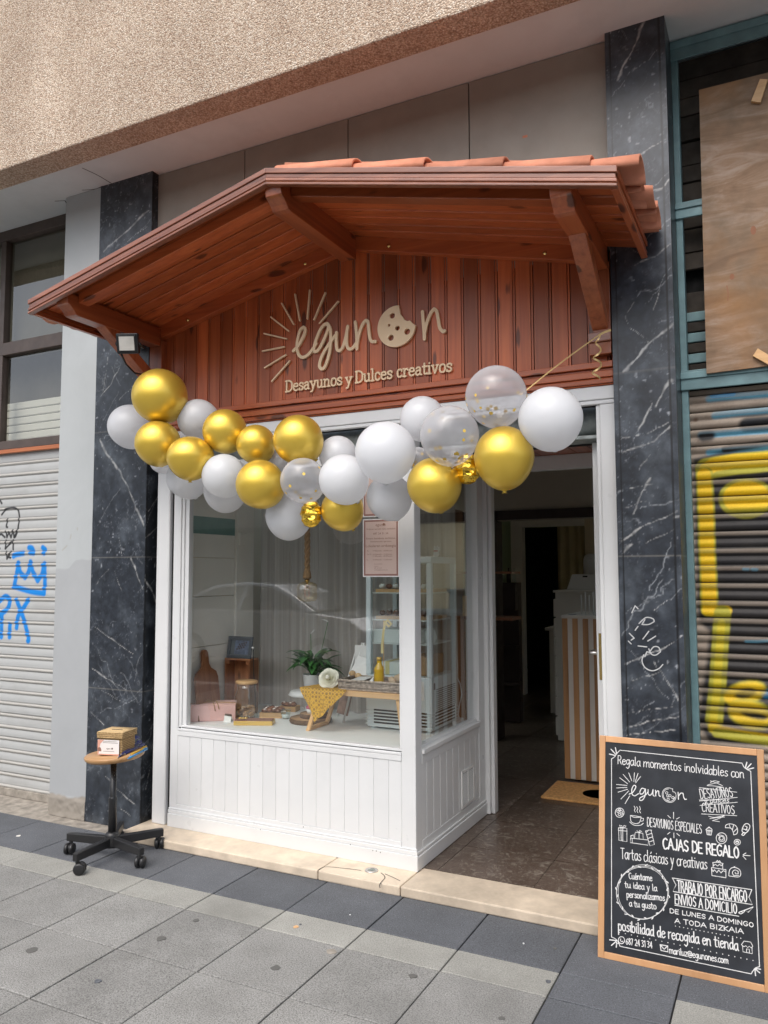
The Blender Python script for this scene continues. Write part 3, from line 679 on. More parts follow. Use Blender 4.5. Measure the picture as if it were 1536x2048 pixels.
for s in (-1, 1):
    sbeam(s, .064, 1.249, -.115, -.045, -.052, -.0005).build('purlin', m_beamx, t, bevel=.003)
    sbeam(s, .03, 1.32, .4995, .5445, -.070, .014).build('wall_plate', m_beamx, t, bevel=.003)
    xs_ = .325 if s < 0 else 2.905
    a, b = Vector((xs_, .09, zsof(xs_) - .085)), Vector((xs_, .525, 2.55))
    dirv = (b - a).normalized(); nn = Vector((0, -dirv.z, dirv.y)).normalized()
    q = MB(); vs = [p + nn * h + Vector((wx, 0, 0)) for p in (a, b) for h in (-.03, .03) for wx in (-.034, .034)]
    q.add(vs, [(0, 1, 3, 2), (4, 6, 7, 5), (0, 4, 5, 1), (2, 3, 7, 6), (0, 2, 6, 4), (1, 5, 7, 3)]); q.build('brace', m_beamz, t, bevel=.003)
    q = MB(); q.box(xs_ - .05, xs_ + .045, .502, .5445, 2.42, zsof(xs_) - .075); q.build('wall_post', m_beamz, t, bevel=.003)
    q = MB(); q.box(xs_ - .052, xs_ + .046, .49, .5445, 2.475, 2.518); q.build('post_block', m_fascia, t, bevel=.003)
    for d in (.25, 1.05):
        p = slope_pt(s, d, .504, -.04); q = MB(); q.lathe([(.0, .010), (.008, .009), (.009, .004), (.017, .003), (.018, 0)], p, 12, m=Matrix.Rotation(math.pi / 2, 3, 'X')); q.build('bolt', m_brass, t)
q = MB()                                                 # clay barrel tiles, laid down the slopes
def barrel(s, yc, d0, L, r0, r1, lift0, lift1, up=True, n=10, th=.011):
    vs = []; 
    for ri, (d, r_, lf) in enumerate(((d0, r0, lift0), (d0 + L, r1, lift1))):
        for rr in (r_, r_ - th):
            for k in range(n + 1):
                a = math.pi * k / n
                dy, dz = -math.cos(a) * rr, math.sin(a) * rr * .82
                vs.append(slope_pt(s, d, yc + dy, .03 + (dz + lf if up else .075 - dz * .85 + lf * .4)))
    m_ = n + 1; fs = []
    for k in range(n):
        fs += [(k, k + 1, 2 * m_ + k + 1, 2 * m_ + k), (m_ + k, 3 * m_ + k, 3 * m_ + k + 1, m_ + k + 1), (k, m_ + k, m_ + k + 1, k + 1), (2 * m_ + k, 2 * m_ + k + 1, 3 * m_ + k + 1, 3 * m_ + k)]
    fs += [(0, 2 * m_, 3 * m_, m_), (n, m_ + n, 3 * m_ + n, 2 * m_ + n)]
    q.add(vs, fs, 0, True)
for s in (-1, 1):
    for j, yc in enumerate((-.135, .075, .285, .455) if s > 0 else (-.07, .12, .30, .455)):
        for k in range(5):
            jit = R.uniform(-.004, .004)
            d0 = .03 + k * .325; L = .40 if k < 4 else 1.555 - d0 + R.uniform(-.015, .02)
            barrel(s, yc + jit, d0, L, .068, .082, -.012, .004)
    for j, yc in enumerate((-.03, .18, .375) if s > 0 else (.0, .15, .30)):
        for k in range(5):
            if s < 0 and k < 4: continue
            d0 = .03 + k * .325; L = .40 if k < 4 else 1.57 - d0 + R.uniform(-.015, .02)
            barrel(s, yc + R.uniform(-.004, .004), d0, L + (.015 if s < 0 else 0), .085, .075, (0 if s > 0 else -.11), (0 if s > 0 else -.12), up=False)
for k in range(3): 
    y0 = -.20 + k * .25; vs = []
    for y, r_ in ((y0, .085), (y0 + .27, .072)):
        for rr in (r_, r_ - .012):
            for j in range(11):
                a = math.pi * j / 10; vs.append(Vector((XA - math.cos(a) * rr, y, ZA + .06 + math.sin(a) * rr * .7 - (.0 if rr == r_ else 0))))
    fs = []
    for j in range(10): fs += [(j, j + 1, 23 + j, 22 + j), (11 + j, 33 + j, 34 + j, 12 + j), (j, 11 + j, 12 + j, j + 1), (22 + j, 23 + j, 34 + j, 33 + j)]
    if k > 0: q.add(vs, fs, 0, True)
q.build('roof_tiles', m_tile, t)

# ------------------------------------------------------------------ sign: cut-out letters on the boards
t = thing('shop_sign', (1.7, .53, 2.7), 'beige cut out lettering egunon with rays and bitten cookie', 'sign')
S4 = (450, 500, 3.012)
YS = .528
def sp(pts): return [(p.x, p.z) for p in zm(S4, pts, {'y': YS})]
fs_ = lambda a, b, h: Vector((a, YW - .002 - h, b))
EG = {'e': [[(408, 607), (440, 572), (468, 520), (480, 480), (470, 463), (450, 482), (434, 540), (431, 595), (443, 632), (466, 645), (496, 630), (528, 592), (546, 560)]],
      'g': [[(622, 458), (602, 444), (575, 472), (549, 530), (534, 582), (536, 612), (556, 604), (585, 556), (610, 497), (624, 458)], [(612, 440), (630, 472), (634, 520), (630, 590), (617, 652), (597, 704), (578, 716), (566, 698), (573, 658), (596, 608), (630, 556), (662, 512)]],
      'u': [[(668, 495), (667, 545), (672, 596), (688, 606), (706, 584), (722, 535), (733, 480), (737, 458)], [(735, 465), (729, 530), (733, 578), (750, 596), (772, 582), (790, 556)]],
      'n': [[(782, 432), (789, 490), (792, 550), (792, 594)], [(793, 562), (806, 500), (826, 446), (846, 422), (858, 432), (863, 472), (869, 522), (880, 548), (903, 550)]],
      'n2': [[(1187, 370), (1192, 430), (1197, 490), (1199, 535)], [(1199, 500), (1212, 440), (1236, 380), (1257, 353), (1273, 370), (1283, 420), (1291, 465), (1308, 488), (1320, 486)]]}
RAYS = [[(222, 608), (353, 582)], [(235, 708), (364, 630)], [(278, 790), (386, 667)], [(232, 502), (368, 534)], [(272, 402), (380, 487)], [(338, 320), (410, 446)], [(418, 265), (447, 423)], [(507, 240), (492, 412)], [(600, 255), (533, 418)], [(678, 308), (566, 440)]]
for nm in ('e', 'g', 'u', 'n', 'n2'):
    q = MB()
    for st in EG[nm]: stroke(q, sp(st), .0165, fs_, .012)
    q.build('script_letter', m_letter, t)
for ry in RAYS:
    q = MB(); stroke(q, sp(ry), .0075, fs_, .012); q.build('ray', m_letter, t)
def cookie_poly(c, r_, bite):
    bm = bmesh.new(); n = 72
    th0, th1 = math.radians(90 - 8), math.radians(-5)
    out = [(c[0] + r_ * math.cos(a), c[1] + r_ * math.sin(a)) for a in np.linspace(th0, th1 + 2 * math.pi, n)]
    return out + bite
cc = sp([(1031, 458)])[0]; rc = .5 * (sp([(1147, 460)])[0][0] - sp([(918, 460)])[0][0])
bite = sp([(1143, 452), (1128, 440), (1112, 424), (1098, 428), (1080, 420), (1070, 402), (1056, 388), (1052, 362), (1046, 340)])
outer = cookie_poly(cc, rc, bite)
holes = [(sp([h])[0], r_ * rc / 115) for h, r_ in (((1007, 395), 16), ((987, 453), 8), ((1038, 470), 14), ((1097, 491), 17), ((999, 528), 17))]
def plate_with_holes(outer, holes, fn, th, name, mat, parent):
    """flat cut-out with round holes: filled curve given thickness"""
    cu = bpy.data.curves.new('c', 'CURVE'); cu.dimensions = '2D'; cu.fill_mode = 'BOTH'; cu.extrude = th / 2
    for loop in [outer] + [[(c[0] + r_ * math.cos(a), c[1] + r_ * math.sin(a)) for a in np.linspace(0, 2 * math.pi, 21)[:-1]] for c, r_ in holes]:
        s_ = cu.splines.new('POLY'); s_.points.add(len(loop) - 1); s_.use_cyclic_u = True
        for p_, (a, b) in zip(s_.points, loop): p_.co = (a, b, 0, 1)
    o = bpy.data.objects.new('c', cu); COL.objects.link(o); dg = bpy.context.evaluated_depsgraph_get(); dg.update()
    me = bpy.data.meshes.new_from_object(o.evaluated_get(dg)); vs = [tuple(v.co) for v in me.vertices]; fs = [tuple(p_.vertices) for p_ in me.polygons]
    bpy.data.objects.remove(o); bpy.data.curves.remove(cu); bpy.data.meshes.remove(me)
    return MB().add([fn(v[0], v[1], v[2] + th / 2) for v in vs], fs).build(name, mat, parent)
plate_with_holes(outer, holes, fs_, .014, 'cookie', m_letter, t)
# slab-serif tagline, drawn as letter skeletons with serifs (units: x-height 10)
SER = {'D': (12, '2,0 2,15|0.4,15 6,15 10,12 10.5,7.5 10,3 6,0 0.4,0'), 'e': (9.2, '1.4,5.6 7.6,5.6 7,9 4.6,10 2,8.6 1.2,5 2,1.4 4.8,0 7.6,1.4'), 's': (7.8, '6.6,7.6 6.4,9.2 4,10 1.6,8.8 1.8,6.6 5.6,4.4 6.6,2.4 5.6,.6 3.4,0 1,1|1,2.6 1,.4'),
       'a': (9.4, '1.6,8.6 4,10 6.4,9 6.8,6.6 6.8,1 8.6,0|6.8,6 4,5.8 1.4,4.4 1.2,1.6 3,0 5.2,.6 6.8,2.4'), 'y': (10, '1.6,10 5.2,.6|8.6,10 5,0 3.6,-3.6 1.4,-4.4|.3,10 3.2,10|7,10 9.8,10'), 'u': (10.6, '2.2,10 2.2,2.6 3.6,.2 6,.6 8,3|8,10 8,1 9.6,0|.6,10 2.2,10|6.6,10 8,10'),
       'n': (10.8, '2.2,10 2.2,0|2.2,7.4 4.6,9.8 7,9.6 8,7 8,0|.6,10 2.2,10|.6,0 4,0|6.4,0 9.8,0'), 'o': (9.8, '4.8,10 2.2,9 1.2,5 2.2,1 4.8,0 7.4,1 8.4,5 7.4,9 4.8,10'), 'l': (5.4, '2.6,15.5 2.6,0|.8,15.5 2.6,15.5|.8,0 4.6,0'), 'c': (8.4, '7,7.4 6.8,9.2 4.8,10 2.2,9 1.2,5 2.2,1 4.8,0 7.2,1.6'),
       'r': (8, '2.4,10 2.4,0|2.4,6.8 4.2,9.4 6.8,9.8 7,8.2|.8,10 2.4,10|.8,0 4.6,0'), 't': (7, '3,14 3,2 4.4,0 6.4,1|.8,10 6.2,10'), 'i': (5.2, '2.6,10 2.6,0|1,10 2.6,10|.9,0 4.4,0|2.6,13.6 2.6,14'), 'v': (10, '1.6,10 5,0 8.4,10|.3,10 3.2,10|6.8,10 9.7,10'), ' ': (4.6, '')}
def glyph_run(mb, text, font, p0, p1, xh, width, fn, depth=.0004, fit=True, sm=True, slant=0.0, vary=0.0, corner=75):
    """letters of a stroke font between two points of the surface"""
    p0, p1 = Vector(p0), Vector(p1); d = p1 - p0; L = d.length; d = d / L; nrm = Vector((-d.y, d.x)); tot = sum(font[c][0] for c in text)
    sx = L / tot if fit else xh / 10; sy = xh / 10; x = 0
    for c in text:
        adv, g = font[c]; jy = R.uniform(-vary, vary) * xh
        for st in (g.split('|') if g else []):
            pts = [tuple(map(float, k.split(','))) for k in st.split()]
            P_ = [p0 + d * ((x + a + slant * b) * sx) + nrm * (b * sy + jy) for a, b in pts]
            stroke(mb, [(k.x, k.y) for k in P_], width, fn, depth, sm=sm, step=4)
        x += adv
a, b = at(568, 783, y=YS), at(905, 741, y=YS)
q = MB(); 
for wd, u0, v0, u1, v1 in (('Desayunos', 360, 853, 703, 808), ('y', 722, 812, 763, 806), ('Dulces', 781, 798, 1006, 770), ('creativos', 1030, 765, 1366, 727)):
    A_, B_ = zm(S4, [(u0, v0), (u1, v1)], {'y': YS}); glyph_run(q, wd, SER, (A_.x, A_.z), (B_.x, B_.z), .0385, .0085, fs_, .010, sm=True)
q.build('tagline_lettering', m_letter, t)
# ------------------------------------------------------------------ floodlight, balloons, ribbon
t = thing('floodlight', (.33, .19, 2.74), 'small black square floodlight fixed to the left canopy brace', 'lamp')
M_ = Matrix.Rotation(math.radians(24), 3, 'Z') @ Matrix.Rotation(math.radians(14), 3, 'X'); c0 = at(254, 687, y=.02)
mm = Matrix.Translation(c0) @ M_.to_4x4() @ Matrix.Scale(1.05, 4)
MB().box(-.055, .055, .0, .03, -.05, .05, m=mm).build('housing', m_black, t, bevel=.005)
MB().box(-.046, .046, -.004, -.0005, -.041, .041, m=mm).build('rim', m_black, t, bevel=.002)
m_led = simple('frosted_led_glass', (.62, .60, .55), .25, var=.12, sc_=14)
MB().box(-.038, .038, -.0065, -.0045, -.034, .034, m=mm).build('lens', m_led, t)
q = MB(); q.tube([mm @ Vector((-.057, .01, .0)), mm @ Vector((-.063, .05, -.02)), mm @ Vector((.0, .07, -.03))], .007); q.tube([mm @ Vector((.057, .01, .0)), mm @ Vector((.063, .05, -.02)), mm @ Vector((.0, .07, -.03))], .007); q.build('bracket', m_black, t)
q = MB(); q.tube([mm @ Vector((-.04, .02, -.05)), mm @ Vector((-.035, .06, -.10)), Vector((.33, .33, 2.60)), Vector((.36, .42, 2.60)), Vector((.37, .50, 2.62)), Vector((.40, .535, 2.62))], .005); q.build('cable', m_black, t)

def balloon_gold():
    m, nt, b, out = newmat('gold_chrome_latex')
    b.inputs['Base Color'].default_value = (.84, .585, .085, 1); b.inputs['Metallic'].default_value = .72; b.inputs['Roughness'].default_value = .42
    b.inputs['Coat Weight'].default_value = .35; b.inputs['Coat Roughness'].default_value = .12
    v = coords(nt); bump(nt, b, noise(nt, v, 3.5, 2), .03, .02); return m
def balloon_white():
    m, nt, b, out = newmat('white_latex'); nt.nodes.remove(b)
    d = N(nt, 'ShaderNodeBsdfPrincipled'); d.inputs['Base Color'].default_value = (.92, .94, .96, 1); d.inputs['Roughness'].default_value = .28; d.inputs['Coat Weight'].default_value = .2
    tl = N(nt, 'ShaderNodeBsdfTranslucent'); tl.inputs[0].default_value = (.95, .96, .98, 1)
    m1 = N(nt, 'ShaderNodeMixShader'); m1.inputs[0].default_value = .45; nt.links.new(d.outputs[0], m1.inputs[1]); nt.links.new(tl.outputs[0], m1.inputs[2])
    nt.links.new(m1.outputs[0], out.inputs[0]); return m
def balloon_clear():
    m, nt, b, out = newmat('clear_latex'); nt.nodes.remove(b)
    tr = N(nt, 'ShaderNodeBsdfTransparent'); tr.inputs[0].default_value = (.97, .97, .98, 1)
    tl = N(nt, 'ShaderNodeBsdfTranslucent'); tl.inputs[0].default_value = (.9, .9, .92, 1); df = N(nt, 'ShaderNodeBsdfDiffuse'); df.inputs[0].default_value = (.92, .94, .98, 1)
    md = N(nt, 'ShaderNodeMixShader'); md.inputs[0].default_value = .5; nt.links.new(df.outputs[0], md.inputs[1]); nt.links.new(tl.outputs[0], md.inputs[2])
    lw = N(nt, 'ShaderNodeLayerWeight'); lw.inputs[0].default_value = .5
    f = mul(nt, mul(nt, mul(nt, lw.outputs['Facing'], 2.0, 'POWER'), .55), .33, 'ADD')
    m1 = N(nt, 'ShaderNodeMixShader'); nt.links.new(f, m1.inputs[0]); nt.links.new(tr.outputs[0], m1.inputs[1]); nt.links.new(md.outputs[0], m1.inputs[2])
    gl = N(nt, 'ShaderNodeBsdfGlossy'); gl.inputs['Roughness'].default_value = .12
    m2 = N(nt, 'ShaderNodeMixShader'); g_ = mul(nt, mul(nt, mul(nt, lw.outputs['Facing'], 5.0, 'POWER'), .7), .05, 'ADD'); nt.links.new(g_, m2.inputs[0]); nt.links.new(m1.outputs[0], m2.inputs[1]); nt.links.new(gl.outputs[0], m2.inputs[2])
    nt.links.new(m2.outputs[0], out.inputs[0]); return m
MG, MW, MC = balloon_gold(), balloon_white(), balloon_clear()
def foil():
    m, nt, b, out = newmat('gold_foil'); b.inputs['Base Color'].default_value = (.95, .62, .08, 1); b.inputs['Metallic'].default_value = 1; b.inputs['Roughness'].default_value = .16
    v = coords(nt); vo = N(nt, 'ShaderNodeTexVoronoi'); vo.inputs['Scale'].default_value = 34; nt.links.new(v, vo.inputs['Vector']); bump(nt, b, vo.outputs['Distance'], .6, .01); return m
MF = foil()
m_confetti = simple('gold_confetti', (.88, .60, .10), .35, .0, var=.05)
BAL = [  # colour, centre px, radius px (x, y), depth plane y, label, group
    ('g', 320, 793, 54, 56, .12, 'largest gold balloon at the top left end of the garland'),
    ('g', 316, 887, 46, 45, .10, 'gold balloon directly below the top left gold balloon'),
    ('g', 381, 916, 47, 43, .06, 'gold balloon in front of the lower left white balloons'),
    ('g', 450, 863, 44, 45, .16, 'gold balloon right of the upper left white balloon'),
    ('g', 512, 889, 39.5, 39.5, .18, 'smallest round gold balloon between two bigger gold ones'),
    ('g', 597, 880, 49.5, 51, .14, 'gold balloon overlapping the white lintel left of centre'),
    ('g', 521, 969, 48.5, 50, .08, 'gold balloon left of the small clear confetti balloon'),
    ('g', 685, 1019, 44, 42, .22, 'gold balloon half hidden under the white one above the lamp'),
    ('g', 869, 970, 54.5, 56, .14, 'gold balloon in front of the white corner post'),
    ('g', 1008, 915, 60, 63, .12, 'big gold balloon hanging in the doorway opening'),
    ('w', 260, 853, 43, 44, .28, 'leftmost white balloon against the dark marble pillar'),
    ('w', 397, 840, 41, 42, .26, 'upper left white balloon between two gold ones'),
    ('w', 327, 920, 28, 28, .34, 'barely visible white balloon behind two gold balloons at left'),
    ('w', 375, 957, 41, 41, .30, 'white balloon under the gold one at lower left'),
    ('w', 448, 952, 44, 44, .12, 'white balloon touching the left of a front gold balloon'),
    ('w', 451, 982, 44, 43, .34, 'shaded white balloon peeping out below another white one'),
    ('w', 578, 1033, 47, 47, .26, 'lowest white balloon hanging above the rope lamp'),
    ('w', 676, 910, 38, 39, .30, 'small white balloon behind the centre white balloons'),
    ('w', 688, 959, 50, 51, .12, 'white balloon right of the small confetti balloon'),
    ('w', 771, 904, 61, 61, .08, 'large white balloon at the middle of the garland'),
    ('w', 779, 995, 46.5, 46, .26, 'white balloon hanging over the paper notices'),
    ('w', 845, 838, 44, 47, .30, 'white balloon below the sign behind a confetti balloon'),
    ('w', 1101, 838, 66, 62, .12, 'largest white balloon at the right end of the garland'),
    ('w', 552, 925, 24, 24, .30, 'white balloon glimpsed between three gold balloons'),
    ('c', 606, 961, 43, 48, .10, 'small clear confetti balloon above a gold foil balloon'),
    ('c', 899, 871, 59.5, 59, .06, 'clear confetti balloon at the centre right with many gold dots'),
    ('c', 992, 793, 61, 62, .10, 'highest clear confetti balloon over the ledge of the sign'),
    ('c', 836, 918, 24, 24, .24, 'tiny clear balloon squeezed behind larger white balloons'),
]
GRP = {'g': 'gold balloons of the garland', 'w': 'white balloons of the garland', 'c': 'clear confetti balloons of the garland'}
def balloon_mesh(r_, rz, m=None, n=40):
    prof = []; 
    for k in range(25):
        th = math.pi * k / 24; s_ = math.sin(th); z = math.cos(th); taper = 1 - .075 * max(0, -z) ** 1.0 * (1 if z < 0 else 0)
        prof.append((r_ * s_ * taper, rz * z if z > 0 else rz * z * 1.06))
    prof = prof[::-1]
    neck = [(r_ * .02, -rz * 1.12), (r_ * .10, -rz * 1.14), (r_ * .05, -rz * 1.10), (r_ * .09, -rz * 1.055)]
    return neck + prof[2:]
for col, cx, cy, rx, ry, yb, lab in BAL:
    c = at(cx, cy, y=yb); dep = (c - CAMP).dot(CD); k = dep / FPX
    r1, r2 = rx * k, ry * k
    nm = 'confetti_balloon' if col == 'c' else 'balloon'
    tl_ = Vector((R.uniform(-.35, .35), R.uniform(.3, .9), R.uniform(-1.0, -.5))).normalized()   # knot points back into the garland
    rot = (-tl_).to_track_quat('Z', 'Y').to_matrix() if col != 'g' or abs(rx - ry) < 3 else Matrix.Identity(3)
    rr = (r1 + r2) / 2
    pr = balloon_mesh(rr, rr, None) if rot != Matrix.Identity(3) else balloon_mesh(r1, r2)
    if col in 'gw':
        o = MB().lathe(pr, c, 40, m=rot).build(nm, MG if col == 'g' else MW, loc=c); tag(o, lab, 'balloon', GRP[col])
    else:
        t = thing(nm, c, lab, 'balloon', GRP[col]); MB().lathe(pr, c, 40, m=rot).build('skin', MC, t)
        nd = 30 if rr > .12 else 14
        for j in range(nd):
            v = Vector((R.gauss(0, 1), R.gauss(0, 1) - .7, R.gauss(0, 1) - (1.6 if j % 4 else 0))).normalized(); q = MB()
            tq = v.to_track_quat('Z', 'Y').to_matrix(); p0 = c + v * rr * (1.003 if j % 2 else .965); cr = R.uniform(.0055, .009)
            q.add([p0 + tq @ Vector((cr * math.cos(a), cr * math.sin(a), 0)) for a in [i_ * math.pi / 4 for i_ in range(8)]], [tuple(range(8))]); q.build('confetti_dot', m_confetti, t)
for (cx, cy, rx, ry, yb, lab) in ((622, 1028, 22, 27, .16, 'crinkled gold foil balloon under the small confetti balloon'), (935, 938, 25, 31, .16, 'crinkled gold foil balloon beside the doorway')):
    c = at(cx, cy, y=yb); k = (c - CAMP).dot(CD) / FPX; q = MB(); n, h = 26, 18; vs = []
    for i in range(h + 1):
        th = math.pi * i / h; ring = 1 + .07 * math.cos(i * 2.1)
        for j in range(n):
            a = 2 * math.pi * j / n; jj = ring + .035 * math.sin(5 * a + i) + R.uniform(-.012, .012)
            vs.append(c + Vector((rx * k * math.sin(th) ** .8 * math.cos(a) * jj, rx * k * math.sin(th) ** .8 * math.sin(a) * jj * .8, ry * k * math.cos(th))))
    q.add(vs, [(i * n + j, (i + 1) * n + j, (i + 1) * n + (j + 1) % n, i * n + (j + 1) % n) for i in range(h) for j in range(n)], 0, False)
    tag(q.build('foil_balloon', MF, loc=c), lab, 'balloon', 'gold foil balloons')
m_ribbon = simple('gold_ribbon', (.70, .50, .22), .35, .35, var=.08)
t = thing('gift_ribbon', (2.9, .44, 2.55), 'thin gold curling ribbon tying the garland to the right brace', 'ribbon')
def ribbon(pts, wd=.006):
    q = MB(); P_ = [Vector(p) for p in pts]; vs = []
    for i, p in enumerate(P_):
        tt = (P_[min(i + 1, len(P_) - 1)] - P_[max(i - 1, 0)]).normalized(); b = tt.cross(Vector((0.2, 1, .15))).normalized()
        vs += [p + b * wd / 2, p - b * wd / 2]
    q.add(vs, [(2 * i, 2 * i + 1, 2 * i + 3, 2 * i + 2) for i in range(len(P_) - 1)], 0, True); return q
k1 = at(1198, 670, y=.44)
ribbon([at(1040, 790, y=.18), at(1058, 776, y=.2), at(1100, 742, y=.3), at(1145, 708, y=.36), k1]).build('strand', m_ribbon, t)
ribbon([k1, at(1210, 664, y=.43), at(1222, 660, y=.42)], .009).build('tail', m_ribbon, t)
cu = []
for i in range(46):
    a = i * .42; z = -i * .0044; rr_ = .006 + .012 * min(1, i / 25); cu.append(k1 + Vector((rr_ * math.cos(a) - .015 * i / 46, rr_ * math.sin(a) - .01, z)))
ribbon(cu, .008).build('curl', m_ribbon, t)

# ------------------------------------------------------------------ swivel stool with ballot basket and pens
SC = Vector((.44, .13, 0))
t = thing('swivel_stool', SC, 'low swivel stool with round wooden seat on black five star castor base', 'stool')
m_ = Matrix.Rotation(math.radians(-4), 3, Vector((CD.x, CD.y, 0)).normalized())
sc0 = at(237, 1505, y=.13); SZ = .53
MB().lathe([(0, -.034), (.10, -.034), (.135, -.028), (.148, -.018), (.151, -.006), (.146, 0), (0, .0)], Vector((SC.x + .005, SC.y, SZ)), 48, m=m_).build('seat', m_seat, t)
q = MB(); q.lathe([(0, .10), (.021, .10), (.021, .30), (.019, .305), (.0165, .31), (.0165, .50), (.0, .50)], SC, 20); q.build('column', m_blackm, t)
q = MB(); q.lathe([(.0, .055), (.033, .055), (.036, .065), (.036, .115), (.030, .128), (.021, .132), (.0, .132)], SC, 24); q.build('hub', m_black, t)
for k, an in enumerate((57, -12, -85, -168, 125)):
    a = math.radians(an); L = .255; d = Vector((math.cos(a), math.sin(a), 0)); nrm = Vector((-d.y, d.x, 0)); q = MB()
    prof = [(.028, .062, .108), (L - .01, .066, .106), (L + .008, .066, .104)]
    vs = []
    for (s_, z0, z1) in prof:
        for w_ in (-.0145, .0145):
            for z in (z0, z1): vs.append(SC + d * s_ + nrm * w_ + Vector((0, 0, z)))
    fs = [(0, 1, 3, 2), (8, 10, 11, 9)]
    for i in (0, 4): fs += [(i, i + 4, i + 5, i + 1), (i + 2, i + 3, i + 7, i + 6), (i, i + 2, i + 6, i + 4), (i + 1, i + 5, i + 7, i + 3)]
    q.add(vs, fs); leg = q.build('leg', m_black, t, bevel=.004)
    cp = SC + d * (L - .012); ca = math.radians((30, 20, -60, 200, 100)[k]); ax = Vector((math.cos(ca), math.sin(ca), 0)); mr = ax.to_track_quat('Z', 'Y').to_matrix(); off = Vector((-ax.y, ax.x, 0)) * .012
    q = MB()
    for s_ in (-1, 1): q.lathe([(0, -.0105), (.021, -.0105), (.0275, -.007), (.0285, 0), (.0275, .007), (.021, .0105), (0, .0105)], cp + off + ax * s_ * .0135 + Vector((0, 0, .0287)), 20, m=mr)
    cs = q.build('castor', m_black, leg)
    q = MB(); q.lathe([(0, .03), (.010, .03), (.010, .082), (0, .082)], cp, 10); q.lathe([(0, -.004), (.016, -.004), (.019, -.002), (.019, .002), (.016, .004), (0, .004)], cp + off + Vector((0, 0, .033)), 14, m=mr); q.build('castor_stem', m_black, leg)
def weave():
    m, nt, b, out = newmat('woven_seagrass'); v = coords(nt)
    wv = N(nt, 'ShaderNodeTexWave', wave_type='BANDS', bands_direction='Z'); wv.inputs['Scale'].default_value = 36; wv.inputs['Distortion'].default_value = 3.5; wv.inputs['Detail Scale'].default_value = 12; nt.links.new(v, wv.inputs['Vector'])
    n = noise(nt, v, 130, 3); h = mul(nt, mul(nt, wv.outputs['Fac'], .6), mul(nt, n, .6), 'ADD')
    c = ramp(nt, [(.2, (.22, .12, .045)), (.5, (.48, .31, .13)), (.85, (.66, .47, .24))]); nt.links.new(h, c.inputs[0]); nt.links.new(c.outputs[0], b.inputs['Base Color'])
    b.inputs['Roughness'].default_value = .75; bump(nt, b, h, .9, .004); return m
m_weave = weave()
BR = Matrix.Translation((.455, .135, SZ + .0005)) @ Matrix.Rotation(math.radians(14), 4, 'Z')
t = thing('ballot_basket', (.455, .135, SZ), 'small woven seagrass box with slotted lid standing on the stool', 'basket')
def wicker_box(q, hx, hy, z0, z1, lumps=True):
    n = 14; vs = []; ring = []
    for j in range(9):
        z = z0 + (z1 - z0) * j / 8
        for s_ in range(4 * n):
            e, f = divmod(s_, n); u = -1 + 2 * f / n
            x, y = [(u, -1), (1, u), (-u, 1), (-1, -u)][e]
            k = 1 + (.018 * math.sin(j * 3.1 + s_ * 2.7) + R.uniform(-.012, .012) if lumps else 0)
            vs.append(BR @ Vector((hx * x * k, hy * y * k, z)))
    N_ = 4 * n; fs = [(j * N_ + s_, j * N_ + (s_ + 1) % N_, (j + 1) * N_ + (s_ + 1) % N_, (j + 1) * N_ + s_) for j in range(8) for s_ in range(N_)]
    fs += [tuple(range(N_ - 1, -1, -1)), tuple(range(8 * N_, 9 * N_))]; q.add(vs, fs, 0, True)
q = MB(); wicker_box(q, .066, .062, 0, .085); q.build('basket_body', m_weave, t)
q = MB(); wicker_box(q, .074, .070, .0855, .118); lid = q.build('lid', m_weave, t)
MB().box(-.03, .03, -.004, .004, .1175, .1192, m=BR).build('slot', m_dark, lid)
m_card = simple('printed_card', (.78, .76, .74), .6, var=.03); m_pinkcard = simple('salmon_print', (.70, .36, .27), .6); m_ink = simple('dark_ink', (.12, .09, .08), .7); m_brownink = simple('brown_ink', (.28, .14, .10), .7)
q = MB(); q.box(-.066, .056, -.0735, -.072, .004, .080, m=BR); cd = q.build('card', m_card, t)
fc = lambda a, b, h: BR @ Vector((a, -.0738 - h, b))
q = MB(); q.add([fc(-.0655, .0795, .0002), fc(-.03, .0795, .0002), fc(-.05, .06, .0002), fc(-.057, .03, .0002), fc(-.06, .0045, .0002), fc(-.0655, .0045, .0002)], [(0, 1, 2, 3, 4, 5)]); q.add([fc(-.06, .0045, .0002), fc(.0555, .0045, .0002), fc(.0555, .011, .0002), fc(-.055, .009, .0002)], [(0, 1, 2, 3)]); q.build('card_border', m_pinkcard, cd)
q = MB(); q.prism([(-.055 + .009 * math.cos(a) - .0, .034 + .008 * math.sin(a)) for a in np.linspace(0, 6.28, 13)[:-1]], fc, .0003, .0006); q.prism([(-.064, .022), (-.044, .022), (-.044, .031), (-.064, .031)], fc, .0003, .00055); q.build('card_picture', m_brownink, cd)
q = MB(); text_on(q, 'egun n', .013, fc, -.015, .033, h=.0004); q.prism([(.0175 + .0045 * math.cos(a), .0375 + .0045 * math.sin(a)) for a in np.linspace(0, 6.28, 13)[:-1]], fc, .0003, .0006)
for z, wd in ((.072, .062), (.065, .068), (.022, .05)):
    q.prism([(-.02 - wd * .25, z), (-.02 + wd, z), (-.02 + wd, z + .0016), (-.02 - wd * .25, z + .0016)], fc, .0003, .0005)
q.build('card_lettering', m_ink, cd)
m_pblue = simple('navy_plastic', (.012, .018, .16), .3); m_pcyan = simple('cyan_plastic', (.01, .28, .62), .3); m_pyel = simple('yellow_plastic', (.75, .45, .02), .35)
